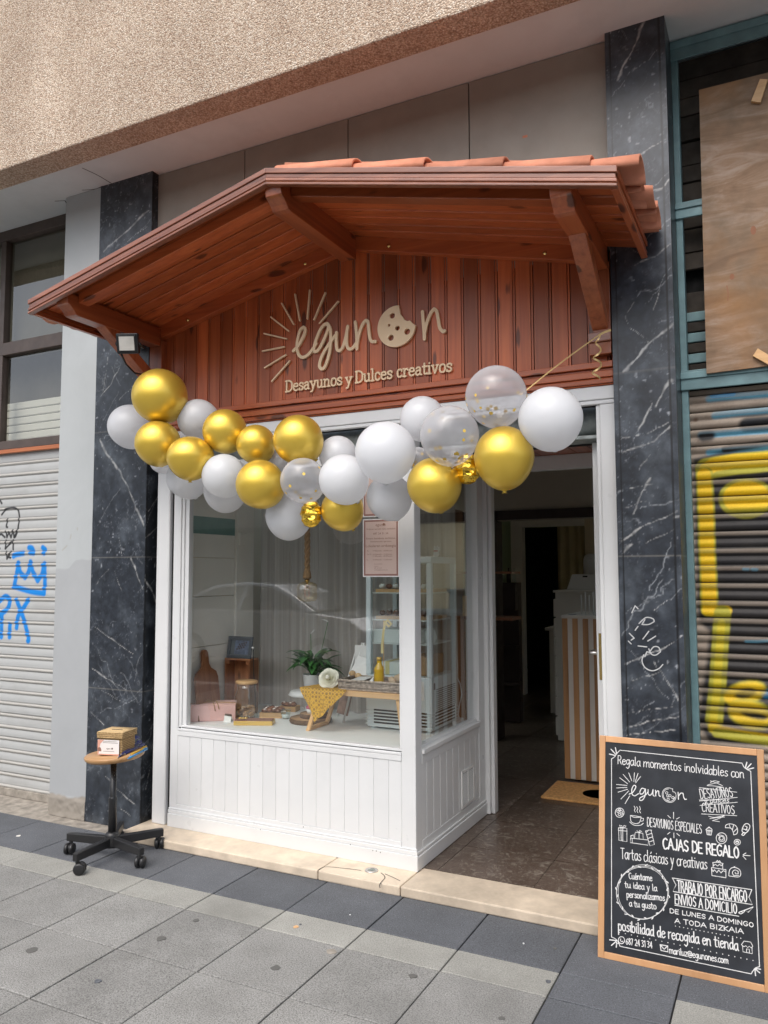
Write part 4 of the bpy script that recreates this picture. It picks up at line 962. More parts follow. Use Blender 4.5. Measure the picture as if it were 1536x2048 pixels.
def pen(a, b, mat, label, z):
    A_, B_ = Vector((a[0], a[1], SZ + z)), Vector((b[0], b[1], SZ + z + .010)); d = (B_ - A_).normalized()
    t = thing('pen', A_, label, 'pen', 'pens on the stool seat')
    MB().tube([A_ + d * .014, A_ + d * .02, B_], [.0042, .0052, .005], 10).build('barrel', mat, t)
    MB().tube([A_, A_ + d * .0138], [.0012, .0042], 10).build('tip', m_chrome if mat is not m_pcyan else m_pcyan, t)
    nz = d.cross(Vector((0, 0, 1))).cross(d).normalized()
    MB().tube([B_ + nz * .0075, B_ - d * .035 + nz * .0085], [.0016, .0022], 6).build('clip', mat, t)
def seatpt(u, v): p = at(u, v, z=SZ + .006); return (p.x, p.y)
pen(seatpt(235, 1516), seatpt(276, 1495), m_pblue, 'navy pen nearest the front edge among the blue ones', .008)
pen(seatpt(241, 1514), seatpt(279, 1490), m_pblue, 'navy pen lying second in the bunch beside the basket', .015)
pen(seatpt(242, 1506), seatpt(283, 1494), m_pblue, 'navy pen crossing the bunch with its end over the yellow pen', .022)
pen(seatpt(247, 1511), seatpt(288, 1494), m_pblue, 'navy pen between the bunch and the yellow pen', .010)
pen(seatpt(240, 1502), seatpt(277, 1487), m_pblue, 'navy pen closest to the woven basket', .030)
pen(seatpt(258, 1512), seatpt(293, 1499), m_pyel, 'yellow pen between the navy bunch and the cyan pen', .008)
pen(seatpt(255, 1518), seatpt(294, 1502), m_pcyan, 'thick bright cyan pen at the outer seat edge', .007)
# ------------------------------------------------------------------ chalkboard on the pavement
BW, BH = .597, .816
B0 = Vector((2.9, .177, .0)); BU = Vector((1, 0, 0)); BV = Vector((-.0, .128, .806)).normalized(); BN = BU.cross(BV)   # BN faces the street
fb = lambda a, b, h: B0 + BU * a + BV * b + BN * h
def onb(u, v):
    ray = px_ray(1180 + u / 3.865, 1450 + v / 3.865); k = (B0 - CAMP).dot(BN) / ray.dot(BN); p = CAMP + ray * k - B0; return (p.dot(BU), p.dot(BV))
t = thing('chalkboard', (3.2, .2, 0), 'chalkboard menu in a pale orange wooden frame leaning back on the pavement', 'chalkboard')
m_bframe = wood('orange_frame', 'z', (.56, .30, .14), (.62, .345, .17), (.68, .40, .21), .42, knots=False, fine=20, rnd=.04)
m_board = simple('blackboard', (.024, .027, .033), .42, var=.4, sc_=7, dirt=.0)
m_chalk = simple('chalk_paint', (.70, .70, .69), .8, var=.10, sc_=60)
def bbox(q, a0, a1, b0, b1, h0, h1):
    vs = [fb(a, b, h) for a in (a0, a1) for b in (b0, b1) for h in (h0, h1)]
    q.add(vs, [(0, 1, 3, 2), (4, 6, 7, 5), (0, 4, 5, 1), (2, 3, 7, 6), (0, 2, 6, 4), (1, 5, 7, 3)])
FW = .0235
q = MB(); bbox(q, 0, FW, 0, BH, -.018, .0); bbox(q, BW - FW, BW, 0, BH, -.018, 0); bbox(q, FW + .0003, BW - FW - .0003, 0, FW, -.018, 0); bbox(q, FW + .0003, BW - FW - .0003, BH - FW, BH, -.018, 0); q.build('frame', m_bframe, t, bevel=.002)
q = MB(); bbox(q, FW + .0005, BW - FW - .0005, FW + .0005, BH - FW - .0005, -.010, -.004); q.build('board', m_board, t)
for sx in (.05, BW - .05):
    q = MB(); a_, b_ = fb(sx, BH - .06, -.02), Vector((B0.x + sx, .50 - .175, .012)); b_.y = .338
    q.tube([fb(sx, BH - .06, -.03), Vector((B0.x + sx, .335, .0))], .011, 6); q.build('prop_leg', m_bframe, t)
CH = {'a': (10, '8,8 6,10 3,9 1,6 1,3 3,0 5,0 8,4|8,10 8,3 9.5,0'), 'b': (9.5, '1,17 1,0|1,7 4,10 7,9 8,5 7,1 4,0 1,2'), 'c': (8.5, '8,9 5,10 2,8 1,4 3,0 6,0 8,2'), 'd': (10, '8,8 5,10 2,8 1,4 3,0 6,1 8,5|8,17 8,2 9,0'),
      'e': (9.5, '1,5 7,6 8,8 5,10 2,8 1,4 3,0 6,0 8.5,2'), 'g': (10, '8,8 5,10 2,8 1,4 3,1 6,2 8,6|8,10 8,0 7,-5 4,-7 1,-5'), 'h': (10, '1,17 1,0|1,6 4,10 7,9 8,0'), 'i': (4.5, '2,10 2,2 3.5,0|2,13.4 2,14.2'), 'l': (5, '2,17 2,2 3.5,0'), 'k': (9, '1,17 1,0|7,10 1,5 8,0'),
      'm': (15.5, '1,10 1,0|1,6 4,10 7,9 7,0|7,6 10,10 13,9 13,2 14,0'), 'n': (10.5, '1,10 1,0|1,6 4,10 7,9 8,6 8,2 9,0'), 'o': (10, '5,10 2,9 1,5 2,1 5,0 8,2 8,7 5,10'), 'p': (9.5, '1,10 1,-7|1,7 4,10 7,9 8,5 7,1 4,0 1,2'), 'r': (7.5, '1,10 1,0|1,6 3,9 6.5,10'),
      's': (8, '7,9 4,10 2,8 3,6 6,4 7,2 4,0 1,1'), 't': (8, '3,15 3,3 4,0 6.5,0|0,10 7,10'), 'u': (10.5, '1,10 1,3 3,0 6,1 8,5|8,10 8,2 9.5,0'), 'v': (9.5, '1,10 4,0 8,10'), 'y': (9.5, '1,10 4,1|8,10 4,-2 2,-7 0,-7'), 'z': (9, '1,10 8,10 1,0 8,0'), 'x': (9, '1,10 8,0|8,10 1,0'),
      'á': (10, '8,8 6,10 3,9 1,6 1,3 3,0 5,0 8,4|8,10 8,3 9.5,0|5,13 7,15.5'), 'é': (9.5, '1,5 7,6 8,8 5,10 2,8 1,4 3,0 6,0 8.5,2|4,13 6,15.5'), '@': (16, '11,9 8,10 5,8 5,4 8,3 11,6 11,10 11,4 13,3 15,7 13,12 8,14 3,12 1,7 3,1 8,-1 13,0'), '.': (4, '1.6,0 2,.6'), ' ': (6, ''),
      'A': (11, '0,0 5,16 10,0|2,6 8,6'), 'B': (10.5, '1,0 1,16 6,16 8,13 6,9 1,8|6,8.5 9,5 7,0 1,0'), 'C': (11, '9,14 6,16 2,13 1,7 3,1 6,0 9,2'), 'D': (11.5, '1,0 1,16 5,16 9,12 9.5,8 9,4 5,0 1,0'), 'E': (9.5, '8,16 1,16 1,0 8,0|1,8 7,8'), 'G': (11.5, '9,14 6,16 2,13 1,7 3,1 6,0 9,3 9,7 6,7'), 'I': (5, '2,0 2,16'),
      'J': (8.5, '6,16 6,4 4,0 1,1'), 'K': (10, '1,0 1,16|8,16 1,7 8.5,0'), 'L': (9, '1,16 1,0 8,0'), 'M': (13.5, '1,0 1,16 6,6 11,16 11,0'), 'N': (11.5, '1,0 1,16 9,0 9,16'), 'O': (11.5, '5,16 2,13 1,8 2,3 5,0 8,3 9,8 8,13 5,16'), 'P': (10, '1,0 1,16 6,16 8,12 6,8 1,8'), 'R': (10.5, '1,0 1,16 6,16 8,12 6,8 1,8|5,8 9,0'),
      'S': (10, '8,14 5,16 2,14 2,10 7,7 8,3 5,0 1,2'), 'T': (10, '4.5,0 4.5,16|0,16 9,16'), 'U': (11, '1,16 1,4 4,0 8,3 9,16'), 'V': (10.5, '0,16 5,0 10,16'), 'Y': (10, '0,16 4.5,8 9,16|4.5,8 4.5,0'), 'Z': (10, '1,16 9,16 1,0 9,0'), 'Í': (5, '2,0 2,16|1.5,18 3.5,21'),
      '1': (6, '1,13 4,16 4,0'), '2': (10, '1,13 4,16 8,13 7,8 1,0 9,0'), '3': (10, '1,15 5,16 8,13 4,9 8,5 5,0 1,1'), '4': (10, '7,0 7,16 1,5 9,5'), '6': (10, '8,15 3,10 1,4 4,0 8,3 6,8 2,6'), '7': (9.5, '1,16 8,16 3,0'), '8': (10, '5,9 2,13 5,16 8,13 5,9 1,4 5,0 9,4 5,9')}
HB = -.0038
fch = lambda a, b, h: fb(a, b, HB + h)
def bline(text, p0, p1, xh, wd, font=CH, slant=0, vary=.03, caps=False):
    q = MB(); a, b = onb(*p0), onb(*p1); k = 3.865 * FPX / 3.30
    glyph_run(q, text, font, a, b, xh / k * (8.9 / 16 if caps else .95), wd * .62 / k, fch, slant=slant, vary=vary); return q.build('chalk_lettering', m_chalk, t)
bline('Regala momentos inolvidables con', (212, 300), (1195, 412), 38, 8)
for nm, pts in (): pass
def bdraw(name, lst, wd, sm=True, mat=None):
    q = MB(); k = 3.865 * FPX / 3.30
    for st in lst: stroke(q, [onb(*p) for p in st], wd * .68 / k, fch, sm=sm)
    return q.build(name, m_chalk, t)
# egunon logo drawn again in chalk
def egmap(p): x = (p[0] - 222) / (1320 - 222); y = (p[1] - 560) / 470; return (215 + 525 * x, 497 + 76 * x + 255 * y * .96)
lg = []
for nm in EG: lg += [[egmap(p) for p in st] for st in EG[nm]]
for gl in ([(302, 535), (330, 520), (352, 485), (350, 468), (335, 470), (322, 500), (325, 535), (345, 548), (375, 530)], [(422, 495), (400, 490), (385, 515), (388, 535), (408, 530), (425, 500), (428, 495), (425, 545), (405, 580), (385, 583), (385, 565), (430, 540), (445, 520)], [(448, 500), (450, 535), (462, 545), (478, 530), (486, 500), (486, 540), (496, 550)], [(505, 505), (508, 550), (508, 530), (520, 510), (530, 512), (533, 545), (543, 552)], [(680, 520), (683, 575)], [(683, 550), (700, 528), (718, 528), (724, 560), (732, 576), (745, 574)],):
    bdraw('chalk_letter', [gl], 9)
bdraw('chalk_rays', [[(203, 460), (285, 468)], [(203, 487), (285, 483)], [(210, 435), (285, 460)] if 0 else [(228, 408), (290, 455)], [(215, 520), (290, 497)], [(238, 573), (298, 510)], [(270, 608), (306, 548)], [(255, 383), (305, 440)], [(298, 370), (322, 432)], [(342, 370), (338, 438)], [(390, 398), (352, 448)], [(370, 375), (348, 440)]], 6)
cx_, cy_ = 611, 543
bdraw('chalk_cookie', [[(cx_ + 54 * math.cos(a), cy_ + 56 * math.sin(a) + .12 * 54 * math.cos(a)) for a in np.linspace(-.1, 5.2, 14)], [(638, 492), (640, 515), (655, 520), (664, 538)], [(cx_ + 46 * math.cos(a), cy_ + 48 * math.sin(a) + 5 * math.cos(a)) for a in np.linspace(.2, 4.6, 12)]] + [[(x + 9 * math.cos(a), y + 9 * math.sin(a)) for a in np.linspace(0, 2 * math.pi, 7)] for x, y in ((592, 525), (617, 547), (603, 575), (640, 562), (600, 548))], 5)
bdraw('chalk_flourish', [[(845, 484), (1135, 520)], [(845, 588), (1138, 560)], [(845, 580), (1000, 578)], [(850, 622), (1138, 598)], [(860, 688), (1135, 702)], [(930, 445), (960, 432), (1000, 440), (960, 452), (915, 462), (905, 470), (960, 472), (1030, 482), (980, 486)], [(930, 432), (975, 448), (1025, 470)], [(915, 705), (960, 715), (1038, 700), (1000, 722), (945, 740), (1000, 748)], [(925, 725), (990, 715), (1040, 712)]], 5)
bline('DESAYUNOS', (855, 570), (1110, 556), 70, 7, caps=True); bline('y dulces', (880, 604), (1075, 598), 20, 6, slant=.25); bline('CREATIVOS', (865, 668), (1122, 690), 62, 7, caps=True)
bline('DESAYUNOS ESPECIALES', (440, 782), (866, 842), 66, 7, caps=True)
bdraw('chalk_spark', [[(600, 700), (622, 720)], [(645, 675), (645, 725)], [(690, 715), (668, 728)], [(598, 845), (618, 830)], [(647, 835), (648, 873)], [(692, 858), (670, 840)], [(1182, 1005), (1205, 990)], [(1185, 1008), (1238, 1012)], [(1182, 1015), (1205, 1040)]], 6)
bdraw('chalk_cup', [[(310, 700), (316, 745), (345, 762), (380, 755), (395, 712), (350, 704), (312, 700), (345, 716), (395, 712)], [(395, 722), (412, 722), (410, 740), (392, 745)], [(305, 750), (340, 775), (390, 775), (412, 760), (400, 768)], [(340, 628), (348, 645), (342, 660), (350, 675)], [(360, 632), (368, 648), (362, 664), (370, 678)], [(382, 630), (388, 650), (382, 665), (390, 680)]], 6)
def ring(x, y, rx, ry, n=10, a0=0, a1=2 * math.pi): return [(x + rx * math.cos(a), y + ry * math.sin(a)) for a in np.linspace(a0, a1, n)]
bdraw('chalk_pastry', [ring(228, 678, 34, 36, 9), ring(215, 668, 10, 9, 6), ring(240, 672, 11, 10, 6), ring(226, 692, 11, 9, 6), [(243, 700), (250, 685), (258, 690)], ring(228, 655, 9, 7, 6)], 6)
bdraw('chalk_gift', [[(220, 795), (222, 892), (284, 903), (284, 800), (220, 795)], [(252, 798), (252, 898)], [(218, 815), (286, 822)], [(252, 795), (232, 790), (225, 775), (245, 780), (252, 795), (262, 778), (278, 780), (270, 792), (252, 797)], [(238, 800), (240, 893)]], 6, sm=False)
bdraw('chalk_presents', [[(312, 875), (310, 910), (448, 930), (450, 890), (312, 875)], [(325, 877), (325, 912)], [(345, 850), (345, 878), (410, 886), (408, 838), (350, 830), (345, 850)], [(378, 832), (378, 882)], [(362, 818), (375, 830), (385, 815), (400, 822), (378, 832)], [(318, 860), (335, 850), (340, 876)], [(315, 870), (312, 858), (330, 852)], [(428, 820), (470, 810), (497, 925), (462, 934), (428, 820)], [(438, 850), (478, 838)], [(446, 878), (486, 865)], [(455, 905), (492, 893)], [(436, 830), (452, 812), (476, 815)]], 6, sm=False)
bdraw('chalk_muffin', [[(895, 812), (905, 800), (920, 795), (938, 802), (944, 815), (895, 812)], [(900, 820), (905, 848), (935, 852), (942, 822), (900, 818)], [(912, 822), (914, 848)], [(926, 824), (926, 850)], [(910, 800), (920, 788), (930, 800)]], 6)
bdraw('chalk_croissant', [[(1046, 795), (1050, 775), (1080, 765), (1120, 775), (1140, 805), (1135, 840), (1110, 850), (1105, 825), (1090, 800), (1065, 795), (1046, 795)], [(1075, 768), (1085, 798)], [(1110, 772), (1100, 812)], [(1138, 800), (1108, 830)]], 6)
bdraw('chalk_lolly', [[(1175, 820), (1190, 775), (1215, 763), (1235, 780), (1225, 815), (1200, 835), (1175, 820)], [(1190, 830), (1172, 848), (1185, 855), (1203, 835)], [(1200, 782), (1215, 790), (1205, 815)], [(1185, 805), (1225, 815)]], 7)
bdraw('chalk_doughnut', [ring(1016, 876, 41, 42), ring(1016, 876, 14, 15, 8), [(990, 850), (1000, 862), (995, 880), (1005, 898), (1025, 900), (1040, 890), (1035, 865), (1020, 855), (990, 850)]], 6)
bdraw('chalk_swirl', [ring(1138, 907, 24, 22), ring(1138, 907, 12, 11, 8), [(1132, 905), (1140, 900), (1144, 908)]], 6)
BOLD = bline('CAJAS DE REGALO', (562, 955), (1160, 1032), 78, 15, caps=True)
bline('Tartas clásicas y creativas', (238, 1032), (908, 1118), 46, 8)
bdraw('chalk_cake', [[(938, 1105), (942, 1165), (1050, 1182), (1050, 1120), (940, 1103)], [(950, 1065), (952, 1105)], [(1025, 1075), (1026, 1115)], [(948, 1065), (985, 1062), (1028, 1072), (1015, 1090), (1000, 1078), (985, 1092), (970, 1078), (955, 1088), (948, 1065)], [(938, 1108), (950, 1135), (962, 1120), (980, 1142), (995, 1122), (1012, 1145), (1030, 1128), (1050, 1140)], [(975, 1058), (985, 1048), (992, 1060), (1002, 1050), (1008, 1062)]], 6)
bdraw('chalk_roll', [[(1072, 1165), (1080, 1120), (1110, 1102), (1150, 1115), (1165, 1145), (1150, 1175), (1075, 1168)], [(1150, 1165), (1110, 1165), (1100, 1140), (1120, 1122), (1145, 1132), (1145, 1152), (1125, 1152), (1122, 1140)], [(1100, 1105), (1120, 1095)]], 6)
bdraw('chalk_wreath', [ring(405, 1296, 203, 205, 22, .2, 6.4), ring(408, 1292, 192, 212, 22, 1.0, 7.1), ring(402, 1300, 198, 200, 20, 2.5, 8.2)], 4)
leaves = []
for k in range(24):
    a = 2 * math.pi * k / 24 + .1; x, y = 405 + 200 * math.cos(a), 1296 + 206 * math.sin(a); s_ = 1 if k % 2 else -1; d = a + 1.57 + s_ * .8
    leaves.append([(x, y), (x + 11 * math.cos(d), y + 11 * math.sin(d)), (x + 20 * math.cos(d - s_ * .2), y + 20 * math.sin(d - s_ * .2))])
bdraw('chalk_leaves', leaves, 10)
for tx, p0, p1 in (('Cuéntame', (300, 1190), (482, 1206)), ('tu idea y la', (268, 1256), (520, 1285)), ('personalizamos', (282, 1332), (580, 1360)), ('a tu gusto', (302, 1402), (515, 1426))): bline(tx, p0, p1, 26, 8)
bdraw('chalk_banner', [[(636, 1184), (1250, 1274)], [(636, 1184), (664, 1238), (640, 1288), (1256, 1390), (1228, 1332), (1250, 1276)], [(655, 1394), (1150, 1480)]], 7, sm=False)
bline('TRABAJO POR ENCARGO', (675, 1290), (1220, 1372), 80, 11, caps=True); bline('ENVÍOS A DOMiCiLiO'.replace('i', 'I'), (655, 1382), (1142, 1462), 68, 10, caps=True)
bdraw('chalk_plane', [[(1150, 1450), (1260, 1408), (1222, 1450), (1200, 1432), (1260, 1408)], [(1165, 1443), (1185, 1452), (1200, 1432)], [(1150, 1455), (1165, 1462), (1180, 1455)]], 7, sm=False)
bline('DE LUNES A DOMINGO', (615, 1452), (1272, 1566), 30, 8, caps=True); bline('A TODA BIZKAIA', (655, 1530), (1190, 1615), 32, 8, caps=True)
def dots(p0, p1, n):
    q = MB(); k = 3.865 * FPX / 3.30
    for i in range(n):
        a = onb(p0[0] + (p1[0] - p0[0]) * i / (n - 1), p0[1] + (p1[1] - p0[1]) * i / (n - 1)); q.add([fch(a[0] + 3.4 / k * math.cos(j), a[1] + 3.4 / k * math.sin(j), .0004) for j in [i_ * math.pi / 4 for i_ in range(8)]], [tuple(range(8))])
    q.build('chalk_dots', m_chalk, t)
dots((660, 1556), (1165, 1650), 17); dots((225, 1605), (1260, 1822), 23)
bline('posibilidad de recogida en tienda', (216, 1585), (1150, 1745), 42, 11)
bline('687 24 31 34', (276, 1696), (482, 1726), 44, 8, caps=True); bline('mariluz@egunones.com', (610, 1765), (1072, 1848), 26, 8)
bdraw('chalk_phone', [ring(242, 1665, 24, 27, 12), [(222, 1680), (212, 1692), (228, 1686)], [(236, 1655), (234, 1668), (244, 1676), (252, 1672)]], 7)
bdraw('chalk_envelope', [[(542, 1700), (548, 1745), (600, 1755), (600, 1710), (542, 1700)], [(542, 1700), (572, 1735), (600, 1710)]], 10, sm=False)
bdraw('chalk_shop', [[(1180, 1710), (1182, 1755), (1254, 1770), (1252, 1720)], [(1170, 1700), (1190, 1672), (1242, 1680), (1258, 1712), (1245, 1725), (1232, 1712), (1218, 1722), (1205, 1708), (1190, 1716), (1170, 1700)], [(1210, 1760), (1210, 1732), (1232, 1736), (1232, 1765)]], 6, sm=False)
bdraw('chalk_border', [[(165, 262), (165, 1640)], [(230, 195), (1175, 295)], [(1242, 358), (1310, 1870)], [(1245, 1926), (230, 1712)], [(165, 262), (190, 245), (205, 222), (230, 195)], [(1175, 295), (1190, 325), (1215, 345), (1242, 358)], [(1310, 1870), (1280, 1880), (1262, 1900), (1245, 1926)], [(230, 1712), (218, 1680), (195, 1655), (165, 1640)]], 7)
bdraw('chalk_corner_leaf', [[(205, 222), (195, 175)], [(198, 228), (162, 188)], [(190, 235), (148, 225)], [(1200, 335), (1212, 288)], [(1208, 340), (1245, 300)], [(1215, 345), (1265, 332)], [(205, 1668), (150, 1662)], [(200, 1675), (165, 1705)], [(205, 1680), (202, 1720)], [(1275, 1895), (1280, 1940)], [(1280, 1890), (1312, 1918)], [(1285, 1885), (1318, 1890)]], 10)

# ------------------------------------------------------------------ right neighbour: boarded shop with graffiti shutter
m_teal = simple('teal_paint', (.15, .26, .28), .5, var=.22, sc_=9, dirt=.5, rnd=.1)
m_ply = simple('weathered_plywood', (.36, .235, .145), .75, var=.22, sc_=3.5, dirt=.5, bmp=.1, bsc=90)
m_slatd = simple('dusty_dark_boards', (.055, .045, .036), .85, var=.4, sc_=8, rnd=.3)
t = thing('boarded_opening', (4.0, .71, 0), 'peeling teal painted frame around the boarded up shop', 'frame')
MB().box(3.2125, 3.242, .70, .76, 0, 3.9).build('stile', m_teal, t, bevel=.004)
MB().box(3.200, 3.2120, .704, .76, 0, 3.885).build('mortar_edge', m_plaster, t)
for z0, z1, nm in ((3.79, 3.885, 'top_rail'), (3.045, 3.12, 'middle_rail'), (2.262, 2.35, 'lower_rail')):
    q = MB(); q.box(3.2125, 6.4, .688, .699, z0, z1); q.box(3.2125, 6.4, .680, .6875, z0 + (z1 - z0) * .55, z1 - .01); q.build(nm, m_teal, t, bevel=.003)
t = thing('plank_boarding', (4.0, .80, 3.0), 'dark dusty horizontal planks behind the loose plywood sheet', 'boarding')
q = MB(); z = 2.36
while z < 3.8:
    h = R.uniform(.075, .12)
    if not (2.66 < z < 2.75): q.box(3.215, 6.4, .80 + R.uniform(0, .02), .84, z, z + h - .006)
    z += h
q.build('planks', m_slatd, t, bevel=.003)
MB().box(3.19, 6.4, .88, .92, 0, 3.89).build('backing', m_dark, t)
t = thing('plywood_sheet', (3.9, .67, 2.97), 'weathered brown plywood sheet nailed over the upper opening', 'plywood')
a = [at(u, v, y=.665) for u, v in ((1398, 180), (1413, 747))]
PLY = [(a[1].x, a[1].z), (4.62, 2.345), (4.62, 3.60), (a[0].x, a[0].z)]
def ply_mat():
    m, nt, b, out = newmat('stained_plywood'); v = coords(nt)
    w_ = noise(nt, coords(nt, (2.2, 2, 9)), 1.4, 6, .6, 1.5); c = ramp(nt, [(.25, (.17, .09, .045)), (.5, (.28, .175, .105)), (.75, (.42, .32, .25))]); nt.links.new(w_, c.inputs[0])
    n2 = noise(nt, v, 2.4, 7, .65); s_ = ramp(nt, [(.42, (0, 0, 0)), (.68, (1, 1, 1))]); nt.links.new(n2, s_.inputs[0])
    o = mixc(nt, mul(nt, s_.outputs[0], .75), c.outputs[0], (.10, .075, .045))
    n3 = noise(nt, coords(nt, (1.2, 1, 1.2)), 1.6, 5); s3 = ramp(nt, [(.5, (0, 0, 0)), (.66, (1, 1, 1))]); nt.links.new(n3, s3.inputs[0]); o = mixc(nt, mul(nt, s3.outputs[0], .6), o, (.33, .15, .04))
    nt.links.new(o, b.inputs['Base Color']); b.inputs['Roughness'].default_value = .7; bump(nt, b, w_, .2, .002); return m
MB().prism(PLY, lambda p, q_, h: Vector((p, .665 + h, q_)), 0, .012).build('sheet', ply_mat(), t)
q = MB(); m_knot = simple('plywood_knot', (.27, .115, .06), .7)
for u, v, rx, rz in ((826, 1240, 12, 22), (711, 1490, 10, 15)):
    p = at(1200 + u / 2.693, v / 2.693, y=.664); k = 1 / 2.693 * 3.85 / FPX; q.prism([(p.x + rx * k * math.cos(j), p.z + rz * k * math.sin(j)) for j in np.linspace(0, 6.28, 13)[:-1]], lambda a_, b_, h: Vector((a_, .6648 - h, b_)), -.001, .0004)
w_ = zm(A5, [(683, 1540), (690, 1580), (688, 1618)], {'y': .664}); stroke(q, [(p.x, p.z) for p in w_], .004, lambda a_, b_, h: Vector((a_, .6648 - h, b_))); q.build('knot', m_knot, t)
for zz, pts, lab in (((1380, 0, 5.391), [(755, 868), (840, 870), (760, 1118), (660, 1105)], 'scrap of wood nailed at the top of the plywood'), ((1200, 0, 2.693), [(850, 1880), (960, 1945), (950, 1990), (824, 1920)], 'scrap of wood at the bottom edge of the plywood')):
    w_ = zm(zz, pts, {'y': .66}); c = sum(w_, Vector()) / 4; o = MB().prism([(p.x, p.z) for p in w_], lambda a_, b_, h: Vector((a_, .6645 - h, b_)), 0, .016).build('wood_scrap', m_bamboo, loc=c); tag(o, lab, 'wood')
# shutter, slats in relief, graffiti painted on it
def shutter(t, name, x0, x1, z0, z1, y, pitch, profile, color, mat, rx=.0045, rz=.0042, z_off=0):
    us, vs = np.arange(x0, x1 + rx, rx), np.arange(z0, z1 + rz, rz)
    return grid_surface(name, mat, t, None, lambda U, V: (U, y - profile(((V - z_off) / pitch) % 1.0), V), 0, 0, us, vs, color, smooth=True)
YR = .745
def gp(z, pts, y): return [(p.x, p.z) for p in zm(z, pts, {'y': y})]
def col_right(U, V):
    ph = ((V - 1.712) / .0752) % 1.0; c = np.ones(U.shape + (3,)) * np.array((.30, .245, .195)); c = lerp(c, (.20, .15, .115), sstep(fbm(U, V * 3, 8, 4), .45, .8) * .6)
    # stains near the left edge
    c = lerp(c, (.14, .07, .04), sstep(fbm(U + 4, V, 22, 3), .58, .75) * sstep(3.33 - U, 0, .06) * .8)
    wob = (fbm(U, V, 7, 3) - .5) * .02
    dust = sstep(ph, .70, .78) * sstep(1.02 - ph, 0, .06)                # the lip of each slat keeps less paint
    keep = 1 - .5 * dust
    def spray(c, col, pts, hw, soft=.008, s=1.0):
        soft *= .55
        d = seg_dist(U + wob * .4, V + wob * .4, gp(A4, pts, YR)); return lerp(c, col, sstep(hw + soft - d, 0, 2 * soft) * keep * s)
    def blob(c, col, pts, s=1.0, soft=.01):
        P_ = gp(A4, pts, YR); ins = np.zeros(U.shape, bool)
        for (ax, ay), (bx, by) in zip(P_, P_[1:] + P_[:1]):
            cnd = ((ay > V) != (by > V)) & (U < (bx - ax) * (V - ay) / (by - ay + 1e-12) + ax); ins ^= cnd
        d = seg_dist(U, V, P_ + P_[:1]); sd = np.where(ins, d, -d) + wob * .3; return lerp(c, col, sstep(sd, -soft, soft) * keep * s)
    BLK, YEL, OLV, BLU = (.012, .013, .016), (.72, .46, .008), (.36, .33, .03), (.10, .30, .42)
    for yy, dx in ((240, 0), (325, 30), (425, -40), (515, 0)):
        c = spray(c, (.10, .36, .52), [(560 + dx, yy + 12), (700, yy), (870, yy - 12), (1100, yy - 18)], .014, .012, .9)
    c = spray(c, (.03, .30, .62), [(575, 240), (680, 232)], .010, .004)
    c = spray(c, BLK, [(530, 445), (560, 440)], .024, .02); c = spray(c, BLK, [(750, 385), (900, 375)], .03, .02)
    c = spray(c, BLK, [(640, 512), (860, 480), (1100, 480)], .014, .01)
    c = blob(c, BLK, [(478, 560), (620, 520), (1500, 500), (1500, 2060), (560, 2010), (505, 1900), (545, 1600), (560, 1440), (505, 1390), (500, 1330), (490, 900)], .96, .012)
    for yy, xx in ((1125, 745), (1125, 790), (1490, 760)): c = spray(c, BLU, [(xx - 12, yy), (xx + (12 if yy < 1300 else 100), yy)], .006, .004)
    c = spray(c, (.02, .22, .45), [(850, 1760), (900, 1755)], .02, .01)
    c = spray(c, OLV, [(545, 610), (600, 600), (700, 585), (860, 570), (1200, 560)], .046, .01); c = spray(c, YEL, [(545, 615), (580, 590), (680, 572), (860, 562), (1200, 545)], .030, .008)
    c = spray(c, OLV, [(535, 640), (545, 900), (560, 1330)], .036, .008); c = spray(c, YEL, [(533, 640), (545, 900), (560, 1330)], .029, .008)
    c = spray(c, YEL, [(548, 1338), (590, 1338), (645, 1336)], .022, .008); c = spray(c, OLV, [(625, 1350), (618, 1450), (605, 1700), (585, 1900)], .034, .01); c = spray(c, (.52, .42, .02), [(620, 1400), (600, 1750), (575, 1940)], .016, .01)
    c = spray(c, YEL, [(585, 1925), (600, 1945), (700, 1965), (900, 2000), (1200, 2050)], .022, .01); c = spray(c, OLV, [(600, 1960), (900, 2010)], .02, .01)
    P0 = gp(A4, [(747, 760)], YR)[0]; d = np.hypot((U - P0[0]) * 1.0, (V - P0[1]) * 1.22); c = lerp(c, OLV, sstep(.114 - d, 0, .012) * keep); c = lerp(c, YEL, sstep(.098 - d + wob, 0, .012) * keep * sstep(V - P0[1] + .06, 0, .03))
    def rr(cx, cy, rx, ry, ang, n=16): return [(cx + rx * math.cos(k) * math.cos(ang) - ry * math.sin(k) * math.sin(ang), cy + rx * math.cos(k) * math.sin(ang) + ry * math.sin(k) * math.cos(ang)) for k in np.linspace(0, 2 * math.pi, n)]
    c = blob(c, OLV, rr(742, 1755, 115, 62, -.25)); c = blob(c, YEL, rr(740, 1757, 108, 56, -.25), .85); c = blob(c, OLV, rr(775, 1865, 125, 78, .3)); c = blob(c, YEL, rr(765, 1862, 112, 66, .3), .7)
    c = blob(c, (.03, .035, .03), rr(745, 1757, 55, 25, -.2)); c = blob(c, (.02, .022, .02), rr(790, 1868, 72, 20, .22))
    c = lerp(c, (.005, .005, .005), np.clip(1.6 - np.abs(ph - .03) / .03, 0, 1) * .95)
    return np.clip(c * (1 + .12 * (RNG.random(U.shape)[..., None] - .5)), 0, 1)
def prof_right(ph): return np.where(ph < .05, -.006, np.where(ph < .56, .010 * np.sin(np.clip((ph - .05) / .51, 0, 1) * math.pi) + .002, .002 + .014 * np.sin(np.clip((ph - .56) / .44, 0, 1) * math.pi * .75)))
t = thing('graffiti_shutter', (3.8, YR, 0), 'brown roller shutter covered in yellow and black graffiti', 'shutter')
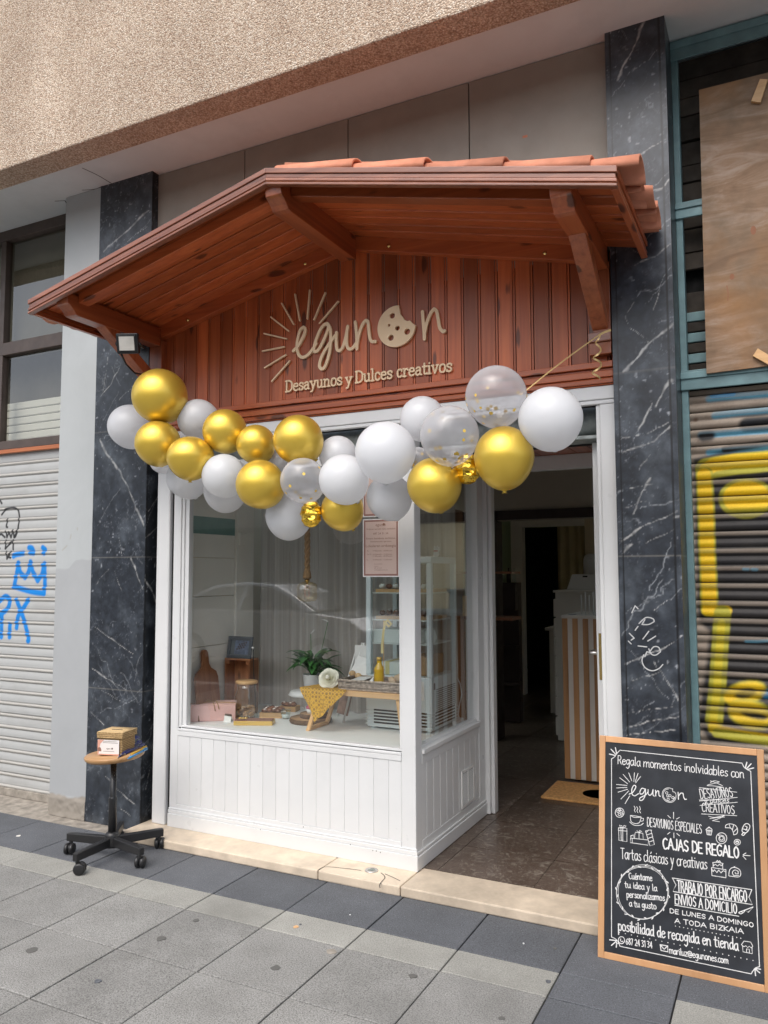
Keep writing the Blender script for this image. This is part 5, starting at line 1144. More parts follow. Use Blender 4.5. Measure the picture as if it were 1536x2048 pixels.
m_paintR = painted('dusty_shutter', .6, grime=.12, spec=.35)
shutter(t, 'slats', 3.236, 4.7, .10, 2.262, YR, .0752, prof_right, col_right, m_paintR, z_off=1.712)
q = MB(); z = 2.262
q.box(3.25, 6.4, .70, .78, 0, .10); q.build('bottom_bar', m_slatd, t)
t = thing('teal_blue_slats', (3.9, .76, 2.5), 'faded blue and brown slats beneath the dark planks', 'slats')
q = MB()
for k in range(6): q.box(3.225, 4.7, .77, .79, 2.352 + .048 * k, 2.352 + .048 * k + .043, k % 2)
q.build('slats', [m_slatd, m_teal], t, bevel=.004)

# ------------------------------------------------------------------ left neighbour: shutter and window above
m_alu = painted('white_shutter_paint', .45, grime=.10, spec=.4)
YL = .685
def col_left(U, V):
    ph = ((V - 2.229) / .0773) % 1.0; c = np.ones(U.shape + (3,)) * np.array((.47, .48, .475)); c = lerp(c, (.38, .38, .37), sstep(fbm(U, V * 2, 5, 4), .5, .8) * .5); c = lerp(c, (.40, .38, .34), sstep(ph, .70, .73) * .7)
    Z9 = (0, 880, 4.877); wob = (fbm(U, V, 9, 3) - .5) * .01
    def sp_(c, col, pts, hw, soft, s=1):
        for run in smooth_line(gp(Z9, pts, YL), 5): c = lerp(c, col, sstep(hw + soft - seg_dist(U + wob * .4, V + wob * .4, [tuple(p) for p in run]), 0, 2 * soft) * s)
        return c
    B = (.002, .22, .66); K = (.02, .02, .022)
    for pts in ([(135, 1135), (160, 1120), (230, 1105)], [(285, 1050), (315, 1055), (330, 1100), (300, 1100)], [(420, 1050), (440, 1070), (430, 1105)], [(180, 1200), (165, 1300), (140, 1430), (230, 1460), (330, 1485), (430, 1495), (440, 1400), (435, 1210)], [(180, 1205), (200, 1290), (245, 1340), (280, 1290), (300, 1190)], [(300, 1200), (325, 1290), (370, 1370), (415, 1300), (425, 1220)], [(-60, 1640), (0, 1570), (60, 1525), (100, 1560), (80, 1640), (0, 1710), (-40, 1740)], [(20, 1720), (15, 1920)], [(100, 1800), (95, 1920)], [(165, 1560), (195, 1640), (235, 1750), (280, 1930), (275, 1960)], [(280, 1560), (230, 1640), (180, 1720), (165, 1830)]):
        c = sp_(c, B, pts, .0185, .007)
    for pts in ([(20, 730), (60, 680), (120, 660), (170, 675), (190, 730), (185, 820), (160, 930), (140, 950)], [(80, 770), (65, 840), (75, 850)], [(-20, 560), (20, 620)], [(60, 890), (70, 950), (90, 900), (110, 950), (130, 880), (140, 950), (180, 860)], [(-20, 960), (10, 920), (50, 950)], [(60, 980), (55, 1060), (130, 980), (130, 1070)], [(65, 1090), (70, 1160), (110, 1090), (80, 1140), (105, 1150)], [(-30, 1000), (0, 1060)]):
        c = sp_(c, K, pts, .0075, .003)
    c = lerp(c, (.10, .10, .095), np.clip(1.5 - np.abs(ph - .70) / .022, 0, 1) * .8); c = lerp(c, (.08, .08, .075), np.clip(1.5 - np.minimum(ph, 1 - ph) / .022, 0, 1) * .9)
    return np.clip(c, 0, 1)
def prof_left(ph): return np.where((ph > .70) & (ph < .97), .007 * np.sin((ph - .70) / .27 * math.pi) + .001, np.where(ph <= .70, .0025 * np.sin(ph / .70 * math.pi) , -.004))
t = thing('white_shutter', (-1.5, YL, 0), 'pale metal roller shutter sprayed with a blue crown and black scribbles', 'shutter')
shutter(t, 'slats', -2.3, -.44, .045, 2.30, YL, .0773, prof_left, col_left, m_alu, z_off=2.229)
MB().box(-6, -.44, .66, .74, .0, .044).build('bottom_sill', m_plaster, t)
MB().box(-6, -2.3, .70, .74, .045, 2.3).build('far_slats', m_white2, t)
t = thing('shop_window_above', (-1.2, .67, 3.0), 'brown framed window with dark panes above the pale shutter', 'window')
m_brownf = simple('dull_brown_frame', (.085, .062, .052), .45, var=.2, sc_=8, dirt=.3); m_orange = wood('orange_ledge', 'x', (.24, .075, .03), (.36, .12, .05), (.45, .17, .07), .45, knots=False)
q = MB(); q.box(-6, -.44, .66, .72, 3.815, 3.889); q.box(-6, -.44, .662, .72, 2.985, 3.075); q.box(-6, -.44, .66, .72, 2.315, 2.375)
for x0 in (-1.29, -2.5, -3.7): q.box(x0, x0 + .05, .664, .72, 2.376, 3.814)
q.box(-.56 + .1, -.44, .664, .72, 2.376, 3.814)
q.build('frame', m_brownf, t, bevel=.004)
MB().box(-6, -.44, .652, .72, 2.287, 2.314).build('ledge', m_orange, t, bevel=.003)
m_dglass = glass('dark_pane', (.80, .80, .74), 1.4)
MB().add([(-6, .70, 3.07), (-.44, .70, 3.07), (-.44, .70, 3.82), (-6, .70, 3.82)], [(0, 1, 2, 3)]).build('upper_pane', m_dglass, t)
MB().add([(-6, .70, 2.37), (-.44, .70, 2.37), (-.44, .70, 2.99), (-6, .70, 2.99)], [(0, 1, 2, 3)]).build('lower_pane', m_dglass, t)
m_board_in = simple('olive_board', (.20, .185, .145), .8, var=.12, sc_=3, dirt=.3)
MB().box(-6, -.44, .78, .80, 3.0, 3.89).build('board_behind', m_board_in, t)
q = MB()
for k in range(7): q.box(-6, -.44, .80, .82, 2.30 + .055 * k, 2.30 + .055 * k + .05)
q.build('blind', m_white2, t, bevel=.006)
MB().box(-6, -.44, .88, .9, 2.3, 3.95).build('back_board', simple('grey_back', (.13, .12, .11), .8), t)
# ------------------------------------------------------------------ inside the shop
t = IR = thing('shop_interior', (2, 4.5, .04), 'dim interior walls and ceiling of the shop beyond the door', 'room')
m_taupe = simple('taupe_wall', (.50, .44, .37), .8, var=.05); m_green = simple('sage_green_wall', (.34, .42, .28), .8, var=.05); m_beige = simple('beige_wall', (.70, .60, .45), .8, var=.05); m_dbrown = simple('dark_brown_beam', (.035, .02, .016), .6)
MB().box(-.35, -.25, .76, 8.5, .04, 3.0).build('left_wall', m_beige, t)
MB().box(4.45, 4.55, .76, 8.5, .04, 3.0).build('right_wall', m_beige, t)
xo, yo = [-.3, -.2, 1.25, 2.95, 4.4, 4.5], [.86, 1.65, 3.35, 3.75, 5.8, 8.6]
q = MB(); gl_ = MB()
for i in range(5):
    for j in range(5):
        if (i, j) in ((1, 1), (3, 1), (3, 3)): gl_.box(xo[i], xo[i + 1], yo[j], yo[j + 1], 2.385, 2.395)
        else: q.box(xo[i], xo[i + 1], yo[j], yo[j + 1], 2.32, 2.40)
q.build('ceiling', m_taupe, t)
gl_.build('added_roof_light', m_glass2, t)  # unseen glazed ceiling openings, added to bring daylight into the room
MB().box(.45, 4.45, 3.5, 3.6, 1.90, 2.319).build('bulkhead', m_taupe, t)
q = MB(); q.box(.45, 4.45, 3.47, 3.499, 1.905, 1.985); q.box(1.30, 1.42, 3.44, 3.62, .05, 1.985); q.build('dark_beam', m_dbrown, t)
XB = 6.0
b0 = at(1045, 1055, y=XB); b1 = at(1160, 1055, y=XB)
q = MB(); q.box(-.25, b0.x - .14, XB, XB + .1, .04, 2.319); q.box(b0.x - .1399, b1.x + .05, XB, XB + .1, b0.z, 2.319); q.build('back_wall', m_green, t)
MB().box(b1.x + .0501, 4.45, XB, XB + .1, .04, 2.319).build('back_wall_beige', m_beige, t)
q = MB(); q.box(b0.x - .1395, b0.x, XB - .02, XB + .1, .04, b0.z); q.box(b0.x - .1395, b1.x + .05, XB - .02, XB - .0005, b0.z, b0.z + .12); q.build('door_casing', m_cream, t)
MB().box(-.2, 4.4, 8.4, 8.5, .04, 2.319).build('far_wall', simple('dark_green_wall', (.05, .075, .06), .8), t)
q = MB(); xs_ = np.arange(at(1115, 1200, y=XB).x, b1.x + .04, .012); P_ = [(x, XB + .03 + .018 * math.sin(x * 60)) for x in xs_]
q.add([(x, y, z) for z in (.06, b0.z) for x, y in P_], [(i, i + 1, len(P_) + i + 1, len(P_) + i) for i in range(len(P_) - 1)], 0, True)
m_curt = simple('yellow_beige_cloth', (.45, .38, .22), .9); o = q.build('doorway_curtain', m_curt, loc=(xs_[0], XB, 0)); tag(o, 'beige curtain hanging in the dark doorway at the back', 'curtain')
t = thing('striped_counter', (2.7, 2.7, .045), 'shop counter with vertical wooden and cream stripes', 'counter')
CX, CY = 2.213, 2.487
MB().box(CX + .01, 3.6, CY + .012, 3.05, .055, 1.14).build('carcass', m_cream, t)
MB().box(CX - .006, 3.62, CY - .008, 3.07, 1.141, 1.162).build('counter_top', m_cream, t, bevel=.004)
q = MB(); wst = .0355
for k in range(38):
    if k % 2 == 0: q.box(CX + k * wst, CX + k * wst + .036, CY, CY + .0118, .055, 1.14)
q.build('wooden_slats', wood('counter_slat', 'z', (.34, .16, .06), (.48, .26, .115), (.58, .35, .17), .4, knots=False, fine=26, rnd=.1), t, bevel=.002)
q = MB(); q.tube([(CX + .05, CY + .1, 1.1621), (CX + .05, CY + .1, 1.163)], .03, 8); q.build('base_plinth', m_dark, t)
m_coir = simple('coir', (.62, .33, .12), .95, var=.25, sc_=60, bmp=.6, bsc=260); m_coird = simple('dark_coir', (.08, .04, .022), .95, var=.25, sc_=60)
t = thing('doormat', (2.6, 2.2, .045), 'orange brown coir doormat with a dark round print', 'doormat')
MB().box(2.182, 2.80, 1.985, 2.405, .0435, .058).build('mat', m_coir, t, bevel=.004)
MB().lathe([(0, .0585), (.10, .0585)], (2.50, 2.19, 0), 28).build('print', m_coird, t)
t = thing('tall_drawers', (2.15, 3.9, .045), 'tall cream chest of drawers behind the striped counter', 'drawers')
MB().box(1.86, 3.0, 3.69, 4.15, .05, 1.285).build('carcass', m_cream, t, bevel=.004)
q = MB()
for k in range(7): q.box(1.84, 1.8595, 3.70, 4.13, .09 + .165 * k, .09 + .165 * k + .15)
q.build('drawer_front', m_cream, t, bevel=.003)
MB().box(1.845, 3.02, 3.67, 4.17, 1.2855, 1.305).build('cabinet_top', m_cream, t, bevel=.003)
t = thing('low_cabinet', (1.6, 5.2, .045), 'low pale cabinet further back beside the tall drawers', 'cabinet')
MB().box(1.475, 2.6, 4.92, 5.4, .05, .87).build('carcass', m_cream, t); MB().box(1.44, 2.62, 4.88, 5.42, .8705, .90).build('cabinet_top', m_cream, t, bevel=.003)
t = thing('white_carton', (2.06, 3.85, 1.305), 'white cardboard box with a handle slot on top of the tall drawers', 'box')
q = MB(); A_ = [(1.945, 1.306), (2.36, 1.306), (2.36, 1.44), (1.995, 1.44)]; q.prism(A_, lambda a, b, h: Vector((a, 3.74 + h, b)), 0, .26); q.build('carton', m_white2, t, bevel=.003)
MB().box(2.085, 2.125, 3.7385, 3.7405, 1.415, 1.427).build('handle_slot', m_dark, t)
t = thing('white_appliance', (2.25, 4.0, 1.46), 'rounded white kitchen machine standing behind the carton', 'appliance')
MB().box(2.02, 2.6, 4.02, 4.3, 1.306, 1.62).build('body', m_white2, t, bevel=.05)
t = thing('checked_box', (2.3, 3.72, 1.4), 'small brick red checked box beside the white carton', 'box')
MB().box(2.368, 2.50, 3.70, 3.80, 1.306, 1.48).build('box', simple('brick_print', (.36, .12, .07), .6), t)
q = MB()
for k in range(4): q.box(2.3675, 2.5005, 3.6985, 3.6995, 1.33 + .04 * k, 1.334 + .04 * k)
for k in range(4): q.box(2.385 + .032 * k, 2.388 + .032 * k, 3.697, 3.698, 1.31, 1.478)
q.build('check_lines', m_white2, t)
t = thing('cake_pop_stand', (2.4, 2.7, 1.163), 'row of thin white sticks standing on the striped counter', 'stand')
for k in range(6): MB().tube([(2.32 + .028 * k, 2.62, 1.163), (2.32 + .028 * k, 2.62, 1.30 + .02 * (k % 2))], .0055, 6).build('stick', m_white2, t)
t = thing('grey_towel', (2.19, 2.6, .7), 'grey cloth hanging at the side of the striped counter', 'cloth')
q = MB(); vs = []; 
for j in range(12):
    for i in range(7): vs.append((2.20 - .012 * math.sin(i * 1.9 + j * .2) - .008 * j / 11, 2.62 + .022 * i * (1 - .02 * j), .80 - .032 * j))
q.add(vs, [(j * 7 + i, j * 7 + i + 1, (j + 1) * 7 + i + 1, (j + 1) * 7 + i) for j in range(11) for i in range(6)], 0, True); q.build('cloth', simple('grey_cloth', (.34, .34, .38), .9), t)
t = thing('dark_shelf_unit', (1.1, 4.6, .9), 'dark shelves with bottles along the left interior wall', 'shelves')
q = MB(); q.box(1.00, 1.35, 4.3, 4.4, .05, 1.36); q.box(1.0, 1.35, 4.2, 4.299, 1.10, 1.36)
for z in (.4, .75): q.box(1.0, 1.36, 4.18, 4.299, z, z + .02)
q.build('cabinet', m_dbrown, t, bevel=.004)
for k in range(4):
    x = 1.16 + .055 * k; tt = MB().lathe([(0, 1.361), (.02, 1.361), (.02, 1.44), (.008, 1.47), (.008, 1.5), (0, 1.5)], (x, 4.26, 0), 10).build('bottle', m_glass2 if k % 2 else m_dbrown, loc=(x, 4.26, 1.36)); tag(tt, ('clear' if k % 2 else 'dark') + ' bottle on the dark interior shelves seen left in the doorway', 'bottle', 'bottles in the dark interior')

# ------------------------------------------------------------------ display behind the glass
ZD = .600
m_shelfw = simple('white_display_board', (.82, .84, .83), .45, var=.03)
t = thing('display_platform', (1.2, 1.0, ZD), 'white display platform inside the shop window', 'platform')
MB().box(.452, 1.925, YF + .052, 1.40, .57, ZD).build('board', m_shelfw, t, bevel=.003)
MB().box(.40, 1.925, YF + .052, 1.45, 2.06, 2.10).build('head_board', m_white2, t)
t = thing('white_panelling', (.45, .9, 1.2), 'white panelled side wall at the left inside the window', 'wall')
q = MB(); z = ZD
for h in (.42, .30, .235, .19, .315): q.box(.43, .449, .60, 1.115, z + .002, z + h - .002); z += h
q.build('panels', m_cream, t, bevel=.002)
q = MB(); q.box(.43, .465, 1.118, 1.30, ZD, 2.06); q.box(.465, .48, 1.13, 1.20, 1.64, 1.72); q.build('edge_post', m_cream, t, bevel=.003)
MB().box(.4493, .4505, .62, 1.113, 1.70, 1.805).build('teal_strip', simple('pale_teal_band', (.13, .25, .22), .6), t)
def sheer():
    m, nt, b, out = newmat('sheer_curtain'); nt.nodes.remove(b)
    d = N(nt, 'ShaderNodeBsdfDiffuse'); tr = N(nt, 'ShaderNodeBsdfTranslucent'); tp = N(nt, 'ShaderNodeBsdfTransparent')
    v = coords(nt, (60, 60, .6)); c = ramp(nt, [(.3, (.56, .51, .47)), (.62, (.70, .66, .62)), (.72, (.82, .79, .76))]); nt.links.new(noise(nt, v, 1.0, 3), c.inputs[0]); nt.links.new(c.outputs[0], d.inputs[0]); nt.links.new(c.outputs[0], tr.inputs[0])
    m1 = N(nt, 'ShaderNodeMixShader'); m1.inputs[0].default_value = .35; nt.links.new(d.outputs[0], m1.inputs[1]); nt.links.new(tr.outputs[0], m1.inputs[2])
    m2 = N(nt, 'ShaderNodeMixShader'); m2.inputs[0].default_value = .82; nt.links.new(tp.outputs[0], m2.inputs[1]); nt.links.new(m1.outputs[0], m2.inputs[2]); nt.links.new(m2.outputs[0], out.inputs[0]); return m
q = MB(); xs_ = np.arange(.48, 1.885, .008); rc_ = random.Random(5); ph_ = [rc_.uniform(0, 6) for _ in range(4)]
def cy_(x, z): return 1.345 + .022 * math.sin(x * 52 + ph_[0] + .5 * math.sin(x * 9)) + .012 * math.sin(x * 21 + ph_[1]) + .004 * math.sin(x * 110 + ph_[2] + z) 
zs_ = np.linspace(ZD + .004, 2.05, 10); n_ = len(xs_)
q.add([(x + .006 * math.sin(z * 2 + x * 7), cy_(x, z), z) for z in zs_ for x in xs_], [(j * n_ + i, j * n_ + i + 1, (j + 1) * n_ + i + 1, (j + 1) * n_ + i) for j in range(9) for i in range(n_ - 1)], 0, True)
tag(q.build('sheer_curtain', sheer(), loc=(1.1, 1.35, ZD)), 'grey brown sheer curtain hanging behind the window display', 'curtain')
# paper notices on the glass
m_paper = simple('notice_paper', (.62, .475, .42), .6, var=.03); m_pborder = simple('notice_border', (.30, .15, .12), .6)
def notice(z0, z1, lab, full):
    t = thing('paper_notice', (1.78, YF + .033, (z0 + z1) / 2), lab, 'notice')
    x0, x1 = 1.672, 1.878; f = lambda a, b, h: Vector((a, YF + .0335 - h, b))
    MB().prism([(x0, z0), (x1, z0), (x1, z1), (x0, z1)], f, 0, .0006).build('sheet', m_white2, t)
    MB().prism([(x0 + .006, z0 + .006), (x1 - .006, z0 + .006), (x1 - .006, z1 - .006), (x0 + .006, z1 - .006)], f, .0007, .0009).build('border', m_pborder, t)
    MB().prism([(x0 + .015, z0 + .015), (x1 - .015, z0 + .015), (x1 - .015, z1 - .015), (x0 + .015, z1 - .015)], f, .0010, .0012).build('panel', m_paper, t)
    q = MB(); xc = (x0 + x1) / 2
    if full:
        text_on(q, 'egun n', .022, f, xc, z1 - .038, align='C', h=.0015); q.prism([(xc + .018 + .007 * math.cos(a), z1 - .030 + .007 * math.sin(a)) for a in np.linspace(0, 6.28, 13)[:-1]], f, .0014, .0016)
        for tx, zz, sz, wd in (('Ordenen aurretik deitu zenbakira', .056, .012, .165), ('687 24 31 34', .080, .015, .085), ('Etxera banaketa zerbitzua', .104, .013, .165), ('Astelehenetik Igandera', .119, .010, .12), ('Lokalaren ordutegia', .144, .019, .170)):
            text_on(q, tx, sz, f, xc, z1 - zz, width=wd, align='C', h=.0015)
        for k, zz in enumerate((.166, .184, .193, .211)):
            text_on(q, ('Al.', 'Os-Os', '', 'Lr.')[k], .010, f, x0 + .024, z1 - zz, h=.0015)
            text_on(q, ('17:00etatik - 20:00etara', '10:00etatik - 13:30etara', '17:00etatik - 20:00etara', '10:00etatik - 13:30etara')[k], .0095, f, x0 + .058, z1 - zz, width=.11, h=.0015)
        for k, zz in enumerate((.232, .243, .253, .262)): text_on(q, ('Gu aurkitzeko', 'egunon', '687 24 31 34', 'mariluz@egunones.com')[k], .008, f, x0 + .066, z1 - zz, h=.0015)
    q.build('lettering', m_brownink, t)
notice(1.440, 1.735, 'brown bordered opening hours notice taped inside the window glass', True)
notice(1.745, 2.0, 'upper paper notice mostly hidden behind a white balloon', False)
# hanging rope lamp
m_rope = simple('jute_rope', (.36, .215, .10), .9, var=.25, sc_=70, bmp=.5)
m_amber = glass('amber_glass', (.95, .86, .66), 1.6)
LX, LY = 1.071, 1.0
t = thing('rope_lamp', (LX, LY, 1.3), 'rope pendant lamp ending in a squat amber glass jar bulb', 'lamp')
for s_ in range(3):
    MB().tube([(LX + .009 * math.cos(z * 55 + s_ * 2.09), LY + .009 * math.sin(z * 55 + s_ * 2.09), z) for z in np.arange(1.47, 2.05, .008)], .0095, 6).build('rope_strand', m_rope, t)
MB().lathe([(.0, 1.425), (.022, 1.425), (.026, 1.435), (.022, 1.46), (.015, 1.485), (.012, 1.50), (0, 1.50)], (LX, LY, 0), 16).build('rope_binding', m_rope, t)
q = MB()
for k in range(26):
    a = k * .5; q.tube([(LX + .02 * math.cos(a), LY + .02 * math.sin(a), 1.428 + .001 * k), (LX + .021 * math.cos(a + .5), LY + .021 * math.sin(a + .5), 1.429 + .001 * k)], .003, 5)
MB().ball((LX - .012, LY - .01, 1.735), .028, .02, .02, bump=.15).build('knot', m_rope, t)
MB().lathe([(.016, 1.424), (.02, 1.41), (.055, 1.40), (.063, 1.388), (.063, 1.315), (.056, 1.296), (.02, 1.290), (0, 1.290)], (LX, LY, 0), 28).build('jar_bulb', m_amber, t)
MB().lathe([(0, 1.425), (.012, 1.424), (.012, 1.408), (.006, 1.40), (.005, 1.36), (0, 1.36)], (LX, LY, 0), 12).build('lamp_holder', m_brass, t)
q = MB()
for k in range(4):
    a = k * 1.57; q.tube([(LX + .004 * math.cos(a), LY + .004 * math.sin(a), 1.395), (LX + .018 * math.cos(a), LY + .018 * math.sin(a), 1.385), (LX + .018 * math.cos(a), LY + .018 * math.sin(a), 1.325), (LX, LY, 1.32)], .0012, 5)
q.build('filament', simple('copper_filament', (.72, .26, .08), .4, .6), t)
# left side objects
m_acacia = wood('acacia', 'z', (.16, .055, .025), (.29, .115, .05), (.40, .18, .085), .45, knots=False, fine=30); m_acaciax = wood('acacia_panel', 'z', (.22, .085, .035), (.36, .155, .07), (.46, .22, .11), .45, knots=True, fine=25)
t = thing('cutting_board', (.49, .78, ZD), 'dark wooden cutting board leaning on the left window wall', 'cutting board')
pr = [(-.105, 0), (.105, 0), (.105, .235), (.09, .27), (.045, .295), (.03, .32), (.03, .385), (.015, .402), (-.015, .402), (-.03, .385), (-.03, .32), (-.045, .295), (-.09, .27), (-.105, .235)]
MB().prism(pr, lambda a, b, h: Vector((.478 + h - .05 * b / .4 + .035, .80 + a, ZD + b)), 0, .016).build('board', m_acacia, t, bevel=.004)
t = thing('wooden_crate', (.51, 1.08, ZD), 'upright orange brown wooden crate with its inside facing the window', 'crate')
K0, K1, YK, ZK1 = .385 + .09, .655, 1.0, .925
MB().box(.476, .655, 1.09, 1.10, ZD, ZK1).build('back_panel', m_acaciax, t)
q = MB(); q.box(.470, .479, 1.0, 1.089, ZD, ZK1); q.box(.652, .661, 1.0, 1.089, ZD, ZK1); q.build('side_panel', m_acacia, t)
q = MB(); q.box(.470, .661, 1.0, 1.089, ZK1 + .0005, ZK1 + .010); q.build('end_panel', m_acaciax, t); q = MB(); q.box(.4795, .502, 1.004, 1.03, ZK1 - .026, ZK1); q.box(.629, .6515, 1.004, 1.03, ZK1 - .026, ZK1); q.build('corner_block', m_acacia, t)
t = thing('photo_frame', (.57, 1.04, ZK1 + .01), 'dark grey picture frame with a food photo standing on the crate', 'picture frame')
m_fr = simple('slate_frame', (.055, .065, .075), .4)
ff = lambda a, b, h: Vector((.475 + a, 1.02 - h + .18 * b, ZK1 + .0105 + b)); W2, H2 = .182, .132
q = MB()
for a0, a1, b0_, b1_ in ((0, W2, 0, .02), (0, W2, H2 - .02, H2), (0, .02, .0203, H2 - .0203), (W2 - .02, W2, .0203, H2 - .0203)): q.prism([(a0, b0_), (a1, b0_), (a1, b1_), (a0, b1_)], ff, 0, .014)
q.build('frame', m_fr, t, bevel=.002)
MB().prism([(.02, .02), (W2 - .02, .02), (W2 - .02, H2 - .02), (.02, H2 - .02)], ff, -.003, .003).build('mount', simple('dark_mount', (.10, .12, .13), .4), t)
MB().prism([(.05, .024), (W2 - .022, .024), (W2 - .022, H2 - .024), (.05, H2 - .024)], ff, .0035, .0042).build('photo', simple('photo_blue_grey', (.10, .13, .20), .35, var=.5, sc_=40), t)
q = MB()
for k in range(12):
    a = .07 + (k % 4) * .016 + (k // 4) * .008; b = .055 + (k // 4) * .014 + (k % 4) * .004; q.prism([(a + .006 * math.cos(j), b + .006 * math.sin(j)) for j in np.linspace(0, 6.28, 9)[:-1]], ff, .0045, .0049)
q.build('pictured_sweets', simple('chocolate_print', (.05, .025, .02), .4), t)
t = thing('charger_cable', (.67, 1.05, ZD), 'black cable hanging from the picture frame beside the crate', 'cable')
MB().tube([(.665, 1.03, ZK1 + .07), (.672, 1.02, ZK1 + .03), (.668, 1.03, .86), (.676, 1.03, .78), (.69, 1.02, .70), (.685, 1.03, .62), (.70, 1.03, ZD + .004)], .0028, 6).build('cord', m_black, t); MB().ball((.664, 1.025, ZK1 + .078), .007).build('plug', m_white2, t)
t = thing('biscuit_jar', (.70, .93, ZD), 'tall clear glass jar with round wooden lid half full of biscuits', 'jar')
JC = (.695, .925, 0)
MB().lathe([(.0, ZD + .004), (.060, ZD + .004), (.068, ZD + .012), (.072, ZD + .08), (.070, ZD + .13), (.056, ZD + .172), (.056, ZD + .20)], JC, 32).build('glass_body', m_glass2, t)
MB().lathe([(0, ZD + .201), (.062, ZD + .201), (.066, ZD + .206), (.066, ZD + .214), (.062, ZD + .219), (0, ZD + .219)], JC, 32).build('lid', m_bamboo, t)
m_bisc = simple('biscuit', (.40, .20, .085), .8, var=.3, sc_=50, rnd=.25)
q = MB()
for k in range(26):
    a, rr_ = R.uniform(0, 6.28), R.uniform(0, .045); q.ball((JC[0] + rr_ * math.cos(a), JC[1] + rr_ * math.sin(a), ZD + .014 + R.uniform(0, .055)), .019, .017, .008, 10, m=Matrix.Rotation(R.uniform(0, 3), 3, (1, R.random(), .3)), bump=.08)
q.build('biscuits', m_bisc, t)
m_pinkb = simple('pink_card', (.80, .50, .47), .55, var=.03)
PB = Matrix.Translation((.478, .665, ZD)) @ Matrix.Rotation(math.atan2(.151, .218), 4, 'Z')
t = thing('pink_gift_box', (.58, .75, ZD), 'long pink cardboard gift box tied with brown string', 'gift box')
MB().box(0, .266, .0, .15, .0005, .092, m=PB).build('box', m_pinkb, t, bevel=.004)
MB().box(-.001, .268, -.001, .151, .0925, .097, m=PB).build('lid', m_pinkb, t, bevel=.002)
q = MB(); q.tube([PB @ Vector(p) for p in ((-.002, .04, .099), (.06, .045, .1), (.13, .06, .104), (.2, .05, .1), (.268, .03, .099))], .0022, 6); q.tube([PB @ Vector(p) for p in ((.13, .06, .106), (.105, .05, .118), (.09, .045, .112), (.125, .058, .106))], .0022, 6); q.tube([PB @ Vector(p) for p in ((.13, .06, .106), (.15, .03, .116), (.165, .0, .095), (.172, -.008, .07))], .0025, 6); q.tube([PB @ Vector(p) for p in ((.13, .06, .106), (.14, .0, .104), (.145, -.005, .085), (.15, -.006, .06))], .0022, 6); q.build('string', m_rope, t)
t = thing('price_card', (.685, .775, ZD), 'tiny white tent card in front of the pink box', 'card')
c = Vector((.683, .755, ZD)); MB().add([c + Vector(p) for p in ((-.022, -.004, 0), (.022, .006, 0), (.020, .018, .036), (-.024, .008, .036), (-.026, .026, 0), (.018, .036, 0))], [(0, 1, 2, 3), (3, 2, 5, 4)]).build('folded_card', m_white2, t)
q = MB(); [q.ball(c + Vector((-.018 + .009 * k, .012, .040)), .007, .006, .006, 8, bump=.2) for k in range(5)]; q.build('dark_motif', m_ink, t)
m_gold = simple('gold_card', (.72, .47, .12), .4, .3, var=.05)
t = thing('gold_box', (.88, .76, ZD), 'flat shiny yellow gold box lying near the glass', 'box')
GB = Matrix.Translation((.777, .693, ZD)) @ Matrix.Rotation(math.atan2(.088, .205), 4, 'Z')
MB().box(0, .222, 0, .09, .0005, .024, m=GB).build('box', m_gold, t, bevel=.002); MB().box(.004, .218, .004, .086, .0245, .028, m=GB).build('lid', m_brownink, t, bevel=.002)
q = MB(); [q.ball(GB @ Vector((.03 + .016 * k, .04, .034)), .012, .01, .006, 8, bump=.2) for k in range(3)]; q.build('bow', m_gold, t)
m_choc = simple('glazed_pastry', (.20, .085, .045), .35, var=.35, sc_=40, rnd=.3); m_sugar = simple('icing_sugar', (.72, .66, .62), .6)
def tray(cx, cy, w_, d_, rot, lab, n):
    t = thing('pastry_tray', (cx, cy, ZD), lab, 'tray'); m = Matrix.Translation((cx, cy, ZD)) @ Matrix.Rotation(rot, 4, 'Z')
    q = MB(); q.box(-w_ / 2, w_ / 2, -d_ / 2, d_ / 2, .0005, .006, m=m); q.box(-w_ / 2, w_ / 2, -d_ / 2, -d_ / 2 + .006, .0065, .032, m=m); q.box(-w_ / 2, w_ / 2, d_ / 2 - .006, d_ / 2, .0065, .032, m=m); q.box(-w_ / 2, -w_ / 2 + .006, -d_ / 2 + .0065, d_ / 2 - .0065, .0065, .032, m=m); q.box(w_ / 2 - .006, w_ / 2, -d_ / 2 + .0065, d_ / 2 - .0065, .0065, .032, m=m); q.build('box', m_bamboo, t)
    for k in range(n):
        p = m @ Vector((-w_ / 2 + .025 + (k % 4) * (w_ - .05) / 3, -d_ / 2 + .03 + (k // 4) * .035, .034 + R.uniform(0, .012))); q = MB(); q.ball(p, .021, .019, .014, 12, bump=.12); s_ = q.build('pastry', m_choc, t)
        if k % 2 == 0: MB().ball(p + Vector((.004, -.006, .010)), .009, .008, .005, 8, bump=.2).build('icing', m_sugar, s_)
tray(.82, 1.02, .135, .11, math.atan2(.046, .133), 'small wooden tray heaped with glazed chocolate pastries', 12); tray(.80, 1.23, .11, .08, .2, 'second wooden pastry tray further back near the curtain', 7)
t = thing('glass_cup', (.93, .99, ZD), 'small clear glass cup between the pastries and the log slice', 'cup')
MB().lathe([(0, ZD + .004), (.022, ZD + .004), (.028, ZD + .03), (.031, ZD + .055)], (.932, .99, 0), 20).build('bowl', m_glass2, t); MB().lathe([(0, ZD + .008), (.02, ZD + .008), (.024, ZD + .025), (0, ZD + .026)], (.932, .99, 0), 16).build('cream', m_white2, t)
m_bark = simple('bark', (.13, .075, .04), .9, var=.4, sc_=40, bmp=.6); m_rings = simple('log_end', (.42, .25, .125), .6, var=.2, sc_=12)
